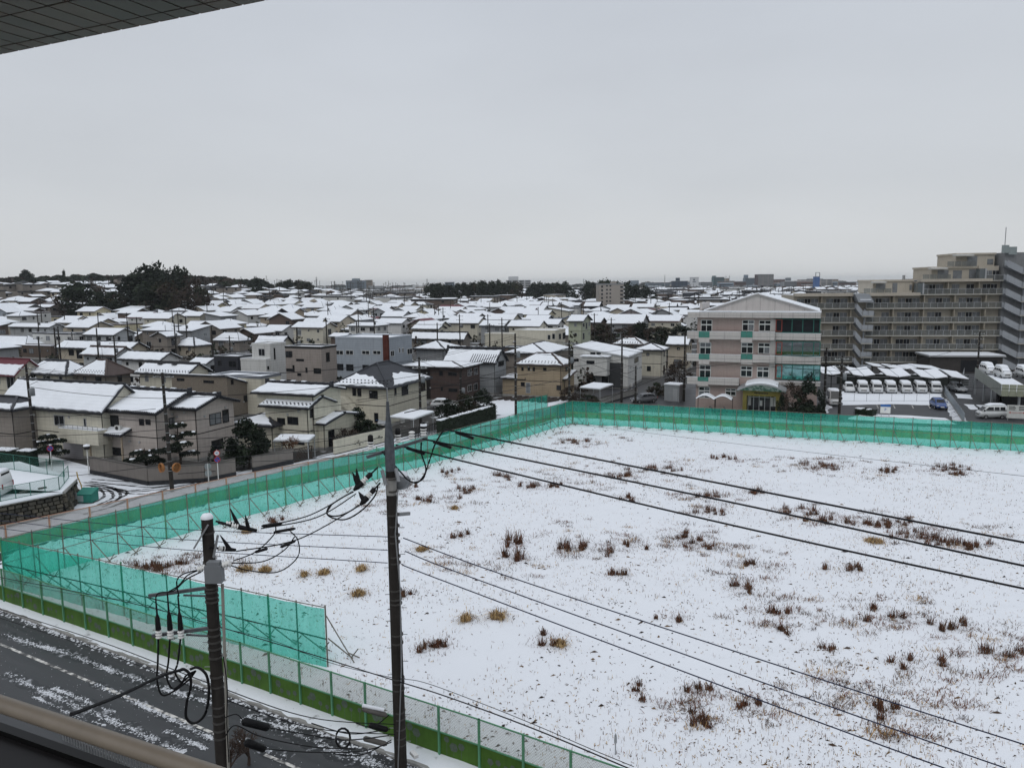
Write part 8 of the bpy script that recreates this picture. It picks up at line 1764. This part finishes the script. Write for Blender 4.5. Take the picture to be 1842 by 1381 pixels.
p = G(1107, 1368); mk = thing('marker_post', 'lone grey marker post sticking out of the snow at the bottom', 'post', p); g = MB(); g.tube([(0, 0, 0), (0, 0, .75)], .025, 6); g.build('post', STEEL, mk); g = MB(); g.tube([(0, 0, .75), (0, 0, .8), (0, 0, 1.1), (0, 0, 1.18)], [.02, .06, .05, .01], 8); g.build('head', STEEL, mk)
# ------------------------------------------------------------------ far buildings
FARM = {n: mat('far_' + n, c, .8, .08, .15, spec=.2) for n, c in dict(navy=(.045, .06, .085), white=(.5, .51, .52), glassgreen=(.10, .16, .17), brownred=(.13, .085, .075), purplebrown=(.105, .08, .085), bluegrey=(.16, .2, .24), beige=(.33, .30, .27), blue=(.06, .12, .27), grey=(.24, .25, .26), tan=(.30, .245, .19)).items()}
FWIN = mat('far_window', (.03, .035, .04), .3, .2); FBAL = mat('far_balcony', (.42, .42, .42), .7, .1)
def tower(x0, x1, yt, Y, m, label, floors, style='band', dep=None, roof=(), z0=None, extra=None):
 A, B = D(x0, yt, Y), D(x1, yt, Y); W_ = (B - A).length; zt = (A.z + B.z) / 2; dep = dep or max(8, W_ * .6); gz = terrain(A.x, A.y) if z0 is None else z0; r = thing('tower_block', label, 'tall building', (A.x, A.y, gz), 0, 'tall buildings far across the town'); h = zt - gz
 g = MB(); g.box(0, W_, 0, dep, -1, h); g.build('wall', FARM[m] if isinstance(m, str) else m, r)
 g = MB(); g.box(-.2, W_ + .2, -.2, dep + .2, h + .01, h + .6); g.build('roof', FARM['grey'], r)
 fh = h / floors
 for i in range(floors):
  z = i * fh
  if style == 'band': g = MB(); g.box(W_ * .04, W_ * .96, -.15, -.02, z + fh * .4, z + fh * .85); g.build('window_band', FWIN, r)
  elif style == 'balc':
   g = MB(); n = max(2, int(W_ / 7))
   for k in range(n): g.box(W_ * (k + .12) / n, W_ * (k + .88) / n, -.15, -.02, z + fh * .45, z + fh * .92)
   g.build('window_band', FWIN, r); g = MB(); g.box(W_ * .03, W_ * .97, -1.0, -.2, z + .02, z + fh * .36); g.build('balcony', FBAL, r)
  elif style == 'grid':
   g = MB(); n = max(2, int(W_ / 5))
   for k in range(n): g.box(W_ * (k + .25) / n, W_ * (k + .75) / n, -.15, -.02, z + fh * .35, z + fh * .75)
   g.build('window_band', FWIN, r)
 for fx0, fx1, dh in roof: g = MB(); g.box(W_ * fx0, W_ * fx1, dep * .3, dep * .7, h + .61, h + dh); g.build('plant_room', FARM[m] if isinstance(m, str) else m, r)
 return r, W_, h, dep
t_, W_, h_, dp = tower(1078, 1122, 512, 430, 'beige', 'tall beige block with stair shafts, alone among the low roofs', 8, None, 16, roof=((.55, .75, 1.6),))
for i in range(8):
 z = h_ * i / 8
 g = MB(); g.box(W_ * .86, W_ * 1.0, -.2, -.02, z + .3, z + h_ / 8 - .9); g.build('stair_opening', FWIN, t_); g = MB(); g.box(W_ * .08, W_ * .15, -.2, -.02, z + .6, z + h_ / 8 - .5); g.build('stair_opening', FWIN, t_)
 for f in (.28, .42): g = MB(); g.box(W_ * f, W_ * f + .9, -.15, -.02, z + h_ / 16, z + h_ / 16 + .8); g.build('window', FWIN, t_)
 g = MB(); g.box(W_ * .97, W_ * 1.04, -.8, .0, z + .1, z + 1.0); g.build('balcony', FBAL, t_)
CITY = ((910, 955, 505, 900, 'white', 'long white office block with banded windows behind the groves', 6, 'balc', ((.1, .5, 5),)), (1211, 1237, 506, 1100, 'navy', 'dark navy apartment tower, leftmost of the far city', 9, 'grid', ((.25, .5, 5),)), (1243, 1257, 499.5, 1150, 'white', 'slim white tower with a dark emblem', 10, None, ()),
  (1283, 1303, 499, 1400, 'glassgreen', 'green glass tower beside the two masts', 12, 'band', ((.0, .3, 3),)), (1295, 1321, 506, 1200, 'brownred', 'red brown flats below the two masts', 7, 'balc', ()), (1340, 1360, 500.5, 1350, 'bluegrey', 'stepped blue grey glass tower', 11, 'band', ((.0, .35, 6),)), (1363, 1392, 494, 1250, 'purplebrown', 'broadest purple brown tower of the far city', 14, 'balc', ()),
  (1467, 1475, 498, 1000, 'blue', 'narrow blue tower with an open frame on top', 9, None, ()), (1476, 1498, 503, 1150, 'beige', 'beige flats right of the blue tower', 9, 'balc', ()), (1498, 1508, 503, 1180, 'tan', 'tan flats beside the balcony flats roof', 8, 'grid', ()), (1440, 1466, 503.5, 1300, 'tan', 'pinkish flats left of the blue tower', 8, 'balc', ()), (1395, 1412, 503, 1350, 'brownred', 'brown flats right of the broadest tower', 8, 'grid', ()), (1410, 1440, 507, 1200, 'grey', 'low grey block in the far city', 5, 'band', ()),
  (1322, 1342, 507, 1250, 'brownred', 'low brown block left of the stepped glass tower', 5, 'band', ()), (1260, 1282, 508, 1300, 'grey', 'low grey block right of the slim white tower', 5, 'band', ()), (1165, 1210, 508.5, 1600, 'bluegrey', 'long pale blue block behind the grove', 5, 'band', ()), (622, 655, 505, 1700, 'bluegrey', 'hazy stepped block on the middle skyline', 8, 'band', ((.3, .7, 5),)), (656, 669, 504, 1750, 'tan', 'hazy pinkish tower beside the stepped block', 9, 'band', ()), (800, 817, 508, 1300, 'bluegrey', 'hazy flat block above the small grove', 4, 'band', ()), (1414, 1423, 500, 2600, 'bluegrey', 'faint hazy tower far beyond the city', 14, 'band', ()), (1508, 1540, 508, 1250, 'brownred', 'brown blocks against the balcony flats', 5, 'band', ()),
  (1230, 1243, 508, 1500, 'bluegrey', 'small blue grey block between navy and white towers', 5, 'grid', ()), (1305, 1312, 501, 1500, 'tan', 'thin tan building below the masts', 10, 'grid', ()))
for x0, x1, yt, Y, m, lb, fl, sty, rf in CITY:
 t_ = tower(x0, x1, yt, Y, m, lb, fl, sty, roof=rf)
 if 'blue tower with' in lb: g = MB(); W_, h_ = t_[1], t_[2]; [g.box(a * W_, a * W_ + .6, .2, .8, h_, h_ + 5) for a in (0, .9)]; g.box(0, W_ * .9 + .6, .2, .8, h_ + 5.01, h_ + 5.6); g.build('roof_frame', FARM['navy'], t_[0])
 if 'emblem' in lb: g = MB(); W_, h_ = t_[1], t_[2]; g.box(W_ * .3, W_ * .5, -.3, -.02, h_ * .8, h_ * .9); g.box(W_ * .22, W_ * .62, -.3, -.02, h_ * .68, h_ * .73); g.build('emblem', FARM['navy'], t_[0])
for x, yt, Y, nm in ((569, 498, 900, 'lattice mast on the middle skyline'), (768, 501, 1000, 'thin mast above the small grove'), (1196, 494, 1300, 'thin tall mast left of the navy tower'), (1306, 495, 1300, 'left mast beside the green glass tower'), (1312, 495, 1305, 'right mast beside the green glass tower'), (1050, 501, 1200, 'small mast between the groves')):
 p = D(x, yt, Y); z0 = terrain(p.x, p.y); m_ = thing('mast', nm, 'mast', (p.x, p.y, z0), 0, 'masts on the skyline'); g = MB(); h = p.z - z0; g.tube([(0, 0, 0), (0, 0, h)], [.8, .35], 5); g.build('mast', STEEL, m_)
 g = MB(); [g.box(-1.3, 1.3, -.15, .15, h * f, h * f + .4) for f in (.6, .75, .88)]; g.build('platform', STEEL, m_)
# shops with boards left of the school, and the warehouses
shop = house_px(1215, 553, 1185, 1245, 2, 'flat', 'beige', 'shop building with blue and red boards left of the school roof', near=True, wins=[], roofm=WALL['cream'], rot=25)
fbox(shop, 'f', shop[1] * .35, shop[1] * .55, 1.0, 3.6, .05, .25, 'sign_board', paint('sign_blue2', (.03, .14, .42))); fbox(shop, 'f', shop[1] * .68, shop[1] * .92, 3.4, 4.6, .05, .25, 'sign_board', paint('sign_red', (.42, .04, .06)))
for x, ey, lx, rx, wl, lb in ((1243, 546, 1228, 1262, 'tan', 'plain tan warehouse wall beside the shop boards'), (705, 536, 640, 712, 'grey', 'long grey hall with pale roof in the far middle'), (775, 535, 722, 782, 'taupe', 'dark open sided hall in the far middle'), (905, 530, 885, 912, 'cream', 'small cream block before the long grove'), (1165, 530, 1120, 1190, 'grey', 'long pale wall behind the tall beige block')):
 house_px(x, ey, lx, rx, 2, 'flat', wl, lb, near=False, wins=[], rot=20)

# ------------------------------------------------------------------ the rest of the town: lots on its street grid
rf = random.Random(17); cand = []
ZONES = ((0, 130, 'on the left hillside'), (130, 240, 'below the hillside trees'), (240, 380, 'before the tree clump'), (380, 500, 'below the wooded ridge'), (500, 600, 'below the dome shaped grove'), (600, 700, 'above the blue grey box'), (700, 800, 'before the small grove'), (800, 900, 'before the long grove'), (900, 1000, 'before the white offices'), (1000, 1090, 'left of the tall beige block'), (1090, 1180, 'right of the tall beige block'), (1180, 1260, 'left of the pink school roof'), (1260, 1480, 'behind the pink school roof'), (1480, 1900, 'beyond the balcony flats'))
BAND = ((0, 200, 'close'), (200, 260, 'nearer'), (260, 330, 'midway'), (330, 430, 'farther'), (430, 560, 'far'), (560, 5000, 'farthest'))
WN = ['offwhite', 'white', 'beige', 'cream', 'yellowcream', 'palegrey', 'grey', 'taupe', 'brown', 'tan', 'mint', 'bluegrey', 'mauve', 'charcoal']; WW = [5, 4, 8, 8, 3, 5, 4, 5, 4, 3, 1, 2, 1, 2]
TREES_XY = [(o.location.x, o.location.y) for o in C.objects if o.get('category') == 'tree']; TOWERS = [(o.location.x + 8, o.location.y + 8) for o in C.objects if o.get('category') == 'tall building']
def blocked(x, y, r):
 px, py = proj((x, y, terrain(x, y) + 3))
 if inside(x, y, [(-60, 30), (8, -10), (150, 20), (130, 190), (30, 165), (15, 130), (2, 118), (-8, 104), (-26, 88), (-60, 110), (-75, 80)]): return True
 if 1385 < px < 2000 and y < 330: return True
 if math.hypot(x, y) < (268 if 1062 < px < 1245 else 232) and px > 0: return True
 for fx, fy, fr in FOOT:
  if (x - fx) ** 2 + (y - fy) ** 2 < ((r + fr) * .86) ** 2: return True
 for fx, fy in TREES_XY:
  if (x - fx) ** 2 + (y - fy) ** 2 < 49: return True
 for fx, fy in TOWERS:
  if (x - fx) ** 2 + (y - fy) ** 2 < 500: return True
 return False
ca, sa = math.cos(TH), math.sin(TH)
for iu in range(-120, 145):
 for iv in range(0, 145):
  u = iu * 11.4 + (iu // 8) * 5.0; v = iv * 12.2 + (iv // 2) * 4.4; x, y = u * ca - v * sa + rf.uniform(-1.3, 1.3), u * sa + v * ca + rf.uniform(-1.3, 1.3); d = math.hypot(x, y)
  if y < 90 or d < 105 or d > 1500 or abs(x) > y * .70 + 12: continue
  if rf.random() < .10: continue
  if d > 620 and x < -60 and y > 600 and terrain(x, y) > 6: continue
  cand.append((d, x, y))
cand.sort(); placed = 0; far = []; FARH = {}; LAB = {}; POLEC_ = []
from collections import Counter
NEAR_N = 212
SEEN_ROWS = []
specs = []
for d, x, y in cand:
 Lx, Ly = rf.uniform(7.2, 11.6), rf.uniform(6.4, 9.2); r = math.hypot(Lx, Ly) / 2
 if d < 700 and blocked(x, y, r * .9): continue
 if placed < NEAR_N:
  px, py = proj((x, y, terrain(x, y) + 6))
  if not (-40 < px < 1880): continue
  if px > 1245 and d < 520: continue
  FOOT.append((x, y, r)); placed += 1
  st = rf.choices((1, 2, 2, 2), (1, 1, 1, 1))[0]; kd = rf.choices(('gx', 'hip', 'gy', 'flat', 'sf'), (10, 8, 2.5, 1.6, 1))[0]; wl = rf.choices(WN, WW)[0]; specs.append((x, y, Lx, Ly, st, kd, wl, d, px, rf.random()))
 else: far.append((x, y, Lx, Ly, d))
WORDS = {'offwhite': 'off white', 'yellowcream': 'yellowish', 'palegrey': 'pale grey', 'bluegrey': 'blue grey'}
def base_label(s):
 x, y, Lx, Ly, st, kd, wl, d, px, b = s
 zone = next(t for a, c, t in ZONES if px < c) if px < 1900 else ZONES[-1][2]; bd = next(t for a, c, t in BAND if d < c)
 roof = {'gx': 'ridged snow roof', 'gy': 'gable facing the field', 'hip': 'hipped snow roof', 'flat': 'flat snow roof', 'sf': 'single slope snow roof'}[kd]; roof = 'half bare roof' if b < .10 and kd != 'flat' else roof
 return f"{'small' if Lx * Ly < 72 else 'wide' if Lx > 11.3 else ''} {WORDS.get(wl, wl)} {'bungalow' if st == 1 else 'house'} with {roof}, {bd} {zone}".strip()
LBL = [base_label(s) for s in specs]; cn_ = Counter(LBL); groups = {}
for i, l in enumerate(LBL): groups.setdefault(l, []).append(i)
for l, ii in groups.items():
 if len(ii) > 1:
  ii.sort(key=lambda k: specs[k][8])
  for k, i in enumerate(ii): LBL[i] = ('left one: ' if k == 0 else 'right one: ' if k == len(ii) - 1 else 'middle one: ') + l
for s, lb in zip(specs, LBL):
 x, y, Lx, Ly, st, kd, wl, d, px, b = s; rot = (rf.choice((0, 0, 0, math.pi / 2)) + rf.uniform(-.06, .06)) if d > 260 else rf.uniform(-.03, .03)
 rm = rf.choice([ROOFD, ROOFK, ROOFS, ROOFB, ROOFD, ROOFM, ROOFU] if b < .2 else [ROOFD, ROOFK, ROOFS, ROOFB]); bare = (); frac = None
 if b < .10 and kd != 'flat': bare, frac = ((1,), None) if b < .04 else ((), .6)
 # windows face the camera whichever way the house is turned
 house((x, y, terrain(x, y)), TH + rot, Lx, Ly, st, kd, wl, lb, random.Random(int(x * 3 + y * 11)), roofm=rm, near=False, bare=bare, frac=frac, group='snow roofed houses of the town', over=.6)
# everything beyond: one mesh of small roofs
g = MB(); FM = [SNOW, WALL['beige'], WALL['taupe'], WALL['offwhite'], WALL['brown'], GLASS, ROOFD, WALL['charcoal']]
rng = np.random.RandomState(3)
for x, y, Lx, Ly, d in far:
 big = rf.random() < .07
 Lx, Ly = (rf.uniform(16, 26), rf.uniform(8, 11)) if big else (Lx * rf.uniform(.7, 1.15), Ly * rf.uniform(.75, 1.1))
 z = terrain(x, y); a = TH + rf.choice((0, math.pi / 2)) + rf.uniform(-.2, .2) + (0.5 if x > 250 else 0); h = rf.choice((6.0, 8.2)) if big else rf.choice((2.9, 4.8, 5.4, 5.6, 6.2)); c_, s_ = math.cos(a), math.sin(a); X, Y = Lx / 2, Ly / 2; wm = rf.choice((1, 2, 2, 3, 4, 4, 7))
 tr_ = lambda p: (x + p[0] * c_ - p[1] * s_, y + p[0] * s_ + p[1] * c_, z + p[2])
 v = [(-X, -Y, -1), (X, -Y, -1), (X, Y, -1), (-X, Y, -1), (-X, -Y, h), (X, -Y, h), (X, Y, h), (-X, Y, h)]; g.add([tr_(p) for p in v], [(0, 1, 5, 4), (1, 2, 6, 5), (2, 3, 7, 6), (3, 0, 4, 7)], wm)
 X2, Y2 = X + .35, Y + .35; rz_ = h + Ly * rf.uniform(.11, .19); q = .95 if big else rf.random()
 if q < .5: rv_ = [(-X2, -Y2, h - .1), (X2, -Y2, h - .1), (X2, Y2, h - .1), (-X2, Y2, h - .1), (-X2, 0, rz_), (X2, 0, rz_)]; rfc = [(0, 1, 5, 4), (2, 3, 4, 5)]; ends = [(1, 2, 5), (3, 0, 4)]
 elif q < .88: k_ = max(.1, X2 - Y2); rv_ = [(-X2, -Y2, h - .1), (X2, -Y2, h - .1), (X2, Y2, h - .1), (-X2, Y2, h - .1), (-k_, 0, rz_), (k_, 0, rz_)]; rfc = [(0, 1, 5, 4), (2, 3, 4, 5), (1, 2, 5), (3, 0, 4)]; ends = []
 else: rv_ = [(-X2, -Y2, h + .2), (X2, -Y2, h + .2), (X2, Y2, h + .2), (-X2, Y2, h + .2)]; rfc = [(0, 1, 2, 3)]; ends = []
 sm_ = 0 if rf.random() > .11 else 6
 g.add([tr_(p) for p in rv_], rfc, sm_)
 if ends: g.add([tr_(p) for p in rv_], ends, wm)
 zb = h - .1; g.add([tr_(p) for p in [(-X2, -Y2, zb - .55), (X2, -Y2, zb - .55), (X2, -Y2, zb - .01), (-X2, -Y2, zb - .01), (X2, Y2, zb - .55), (X2, Y2, zb - .01)]], [(0, 1, 2, 3), (1, 4, 5, 2)], 6)  # dark eave strips: the shadow under the eaves given as colour
 if d < 1000:
  for k in range(2):
   for zz in ((h - 2.0,) if h < 4 else (h - 2.0, h - 4.6)):
    xx = -X + Lx * (k + .5) / 2 + rf.uniform(-.6, .6); w_ = rf.uniform(.5, .9); g.add([tr_(p) for p in [(xx - w_, -Y - .03, zz), (xx + w_, -Y - .03, zz), (xx + w_, -Y - .03, zz + 1.1), (xx - w_, -Y - .03, zz + 1.1)]], [(0, 1, 2, 3)], 5)
  yy = rf.uniform(-1, 1); g.add([tr_(p) for p in [(X + .03, yy - .8, h - 2), (X + .03, yy + .8, h - 2), (X + .03, yy + .8, h - .9), (X + .03, yy - .8, h - .9)]], [(0, 1, 2, 3)], 5)
stuff(g.build('distant_houses', FM))
# dark garden shrubs and hedges between the houses, too small and many to count
g = MB(); rw = random.Random(31)
for _ in range(1500):
 d = 135 + 800 * rw.random() ** 1.4; a = rw.uniform(-.6, .32); x, y = d * math.sin(a), d * math.cos(a)
 if any((x - fx) ** 2 + (y - fy) ** 2 < (fr * .78) ** 2 for fx, fy, fr in FOOT) or inside(x, y, [(-60, 30), (8, -10), (150, 20), (130, 190), (30, 165), (15, 130), (2, 118), (-8, 104), (-26, 88), (-60, 110), (-75, 80)]): continue
 z = terrain(x, y); h = rw.uniform(1.2, 4.2) * (1.5 if rw.random() < .15 else 1); r_ = rw.uniform(.7, 1.7); mi = rw.randrange(4)
 for _k in range(34):
  t_ = rw.random(); q = r_ * math.sin(math.pi * (.15 + .8 * t_)) ** .6 * rw.uniform(.5, 1.05); b = rw.random() * 6.283; p = Vector((x + q * math.cos(b), y + q * math.sin(b), z + h * t_)); u = Vector((rw.gauss(0, 1), rw.gauss(0, 1), rw.gauss(0, .7))).normalized(); v = u.cross(Vector((rw.gauss(0, 1), rw.gauss(0, 1), rw.gauss(0, 1)))).normalized(); k = .34
  g.add([p - u * k, p + v * k, p + u * k, p - v * k], [(0, 1, 2, 3)], mi)
stuff(g.build('garden_shrubs', LEAFS))
# thin distant poles: 40 single ones with labels, the small rest in one mesh
zi = 0; seenl = {}
for k in range(70):
 d = rf.uniform(150, 420); a = rf.uniform(-.56, .23); x, y = d * math.sin(a), d * math.cos(a); px, py = proj((x, y, terrain(x, y)))
 if inside(x, y, [(-60, 30), (8, -10), (150, 20), (130, 190), (30, 165), (-8, 104)]) or any((x - fx) ** 2 + (y - fy) ** 2 < (fr * .75) ** 2 for fx, fy, fr in FOOT): continue
 zone = next(t for a_, c, t in ZONES if px < c); bd = next(t for a_, c, t in BAND if d < c); l = f'thin dark utility pole {bd} {zone}'; seenl.setdefault(l, []).append((px, x, y))
for l, ps_ in seenl.items():
 ps_.sort()
 for i, (px, x, y) in enumerate(ps_):
  lb = l if len(ps_) == 1 else (('left one: ', 'second one: ', 'third one: ', 'fourth one: ', 'fifth one: ')[min(i, 4)] if i < len(ps_) - 1 else 'right one: ') + l; kd = rf.choice('acct')
  utility_pole(Vector((x, y, terrain(x, y))), rf.uniform(9.5, 12), kd, TH + rf.choice((0, 1.57)), lb, rf.uniform(-.15, .15), near=False)
g = MB()
for k in range(420):
 d = rf.uniform(420, 1100); a = rf.uniform(-.5, .5); x, y = d * math.sin(a), d * math.cos(a); z = terrain(x, y); h = rf.uniform(9, 12); g.box(x - .16, x + .16, y - .16, y + .16, z, z + h); g.box(x - .9, x + .9, y - .05, y + .05, z + h - .6, z + h - .4)
stuff(g.build('distant_poles', POLEC))
# far woods: masses that read as one
def wood(name, pts, n, mats, hs, ws):
 g = MB(); rw = random.Random(n)
 for _ in range(n):
  t = rw.random() * (len(pts) - 1); i = int(t); f = t - i; x = pts[i][0] + (pts[i + 1][0] - pts[i][0]) * f + rw.gauss(0, 10); y = pts[i][1] + (pts[i + 1][1] - pts[i][1]) * f + rw.gauss(0, 16); z = terrain(x, y); h = rw.uniform(*hs); w_ = rw.uniform(*ws); mi = rw.randrange(len(mats))
  for _ in range(150):
   zz = rw.random(); r_ = w_ * .55 * math.sin(math.pi * min(1, zz * .85 + .15)) ** .6 * rw.uniform(.6, 1.05); a = rw.random() * 6.283; p = Vector((x + r_ * math.cos(a), y + r_ * math.sin(a), z + h * (.15 + .85 * zz))); u = Vector((rw.gauss(0, 1), rw.gauss(0, 1), rw.gauss(0, .7))).normalized(); v = u.cross(Vector((rw.gauss(0, 1), rw.gauss(0, 1), rw.gauss(0, 1)))).normalized(); k = w_ * .10
   g.add([p - u * k, p + v * k, p + u * k, p - v * k], [(0, 1, 2, 3)], mi)
 stuff(g.build(name, mats))
wood('hill_wood', [(-560, 700), (-430, 720), (-330, 700), (-260, 660), (-205, 620)], 210, [LEAFS[0], LEAFS[1], LEAFS[3], LEAFS[2]], (7, 12), (12, 20))
wood('distant_wood', [(-900, 2600), (-200, 2700), (500, 2600), (1400, 2400)], 110, [LEAFS[0], LEAFS[2]], (9, 15), (26, 60))
# low hazy town edge far off
g = MB(); rw = random.Random(4)
for _ in range(420):
 y = rw.uniform(1600, 3600); x = rw.uniform(-.62, .75) * y; w_ = rw.uniform(14, 60); h = rw.choice((5, 6, 8, 9, 12, 15, 22 if x > 200 else 10)) * rw.uniform(.8, 1.2); g.box(x, x + w_, y, y + 15, -1, h, rw.randrange(5)); g.box(x + .1, x + w_ - .1, y + .1, y + 14.9, h + .01, h + .3, 5)
for _ in range(230):
 y = rw.uniform(1000, 2300); x = rw.uniform(.17, .62) * y; w_ = rw.uniform(8, 24); h = rw.choice((8, 9, 10, 12, 14, 16, 19)) * rw.uniform(.8, 1.1); m_ = rw.choice((0, 1, 2, 2, 3, 4, 4)); g.box(x, x + w_, y, y + 14, -1, h, m_); g.box(x + .1, x + w_ - .1, y + .1, y + 13.9, h + .01, h + .3, 5)
 for k in range(int(h / 3.2)): g.box(x + w_ * .06, x + w_ * .94, y - .1, y - .02, k * 3.2 + 1.2, k * 3.2 + 2.5, 6)
stuff(g.build('distant_blocks', [FARM['grey'], FARM['bluegrey'], FARM['beige'], FARM['white'], FARM['brownred'], SNOW, FWIN]))
# ------------------------------------------------------------------ our own balcony: handrail, parapet, tiled soffit above
FD = Vector((-.911, .411, 0)).normalized(); FN = Vector((FD.y, -FD.x, 0)); FN = FN if FN.y > 0 else -FN      # along the front, and outwards
EYE = Vector((0, 0, H_EYE)); AZ = math.atan2(FD.y, FD.x)
d = ray(0, 1265); pr0 = EYE + d * (-.8 / d.z)
rail = thing('handrail', 'smooth brown grey balcony handrail sloping across the lower left corner', 'handrail', pr0, AZ)
g = MB(); g.tube([(3.0, 0, 0), (0, 0, 0), (-4.0, 0, 0)], .0155, 20); g.build('rail', mat('brown_rail', (.27, .225, .175), .42, .12, 14, spec=.5), rail)
d = ray(0, 1322); pp = EYE + d * (-.93 / d.z)
pa = thing('balcony_parapet', 'dark smooth balcony parapet top below the handrail', 'parapet', pp, AZ)
inw = 1 if (Matrix.Rotation(AZ, 3, 'Z') @ Vector((0, 1, 0))).dot(FN) < 0 else -1
g = MB(); g.box(-4, 3, min(.0, inw * .5), max(.0, inw * .5), -1.0, 0); g.build('coping', mat('dark_coping', (.018, .017, .018), .4, .2, 3), pa); g = MB(); g.box(-4, 3, min(0, -inw * .02), max(0, -inw * .02), -.03, .012); g.build('edge_trim', mat('trim_black', (.008, .008, .008), .3), pa)
for x in (-2.6, -1.4, 2.2): g = MB(); g.box(x - .02, x + .02, inw * .15 - .02, inw * .15 + .02, 0, .12); g.build('rail_foot', STEEL, pa)
# soffit: rows of tiles with joints, hung under the balcony above
hs_ = .85; d0 = ray(0, 98); e0 = EYE + d0 * (hs_ / d0.z)
so = thing('balcony_soffit', 'grey tiled underside of the balcony above, in the upper left corner', 'soffit', e0, AZ)
s_in = inw; TILE = [mat('soffit_tile_' + n, c, .4, .12, 6, spec=.4) for n, c in (('a', (.24, .20, .165)), ('b', (.27, .21, .165)), ('c', (.21, .185, .155)))]
g = MB(); g.box(-3.2, 1.6, min(.012 * s_in, 1.5 * s_in), max(.012 * s_in, 1.5 * s_in), .012, .22); g.build('slab', mat('joint_mortar', (.02, .02, .019), .8), so)
rt_ = random.Random(6); tw = .088; rows_t = [(.0, .055), (.06, .245), (.25, .435), (.44, .625)]
for ri, (a, b) in enumerate(rows_t):
 n = 48
 for i in range(-34, 14):
  x0 = i * tw; g = MB(); y0, y1 = sorted((s_in * a, s_in * b)); dz = rt_.uniform(-.0006, .0006); g.box(x0 + .004, x0 + tw - .004, y0 + .001, y1 - .001, dz, .014 + dz); g.build('tile', rt_.choice(TILE), so)
for i in range(-34, 14): x0 = i * tw; g = MB(); y0, y1 = sorted((0, -s_in * .012)); g.box(x0 + .004, x0 + tw - .004, y0, y1, .004, .2); g.build('edge_tile', mat('edge_tile', (.20, .12, .08), .4, .2), so)
g = MB(); y0, y1 = sorted((s_in * .63, s_in * 2.0)); g.box(-3.2, 1.6, y0, y1, -.06, .011); g.build('beam', mat('dark_beam', (.015, .012, .011), .8), so)
# low roof and fence of our own building seen between rail and parapet
pb = G(48, 1338, 2.9); eb_ = thing('porch_roof', 'white edged porch roof of the own building glimpsed under the handrail', 'porch', (pb.x, pb.y, 0), RZ)
g = MB(); g.box(-3, 2.4, -2, .3, 2.6, 2.9); g.build('roof', WALL['offwhite'], eb_); g = MB(); g.box(-2.9, 1.7, -1.9, .2, 2.905, 3.0); g.build('roof_snow', SNOW, eb_); g = MB(); g.box(-2.9, 2.9, -1.8, .2, 0, 2.59); g.build('wall', WALL['tan'], eb_)
pb = G(190, 1372); fe = thing('slat_fence', 'grey vertical slat fence by the road edge under the handrail', 'fence', (pb.x, pb.y, 0), RZ)
for i in range(40): g = MB(); g.box(-3 + i * .2, -2.9 + i * .2, 0, .04, .1, 1.4); g.build('slat', STEEL, fe)
g = MB(); g.box(-3, 5, .04, .09, .3, .38); g.build('rail', STEEL, fe)
bt = G(448, 1375); tree(Vector((bt.x, bt.y, 0)), 2.4, 2.4, 'bare', 'bare roadside bush at the foot of the switch box pole')
bt = G(416, 1395); tree(Vector((bt.x, bt.y, 0)), 2.6, 2.2, 'bare', 'bare twigs by the handrail at the bottom edge')
# ------------------------------------------------------------------ air
hz = MB(); hz.box(-9900, 9900, -9900, 9900, -3.8, 62); hm = bpy.data.materials.new('haze_air'); hm.use_nodes = True; t = hm.node_tree; t.nodes.clear()
o = node(t, 'ShaderNodeOutputMaterial'); pv = node(t, 'ShaderNodeVolumePrincipled'); pv.inputs['Color'].default_value = (.93, .97, 1.0, 1); pv.inputs['Density'].default_value = HAZE; pv.inputs['Anisotropy'].default_value = .2; t.links.new(pv.outputs[0], o.inputs['Volume'])
if HAZE > 0: ho = hz.build('haze', hm); ho['kind'] = 'stuff'
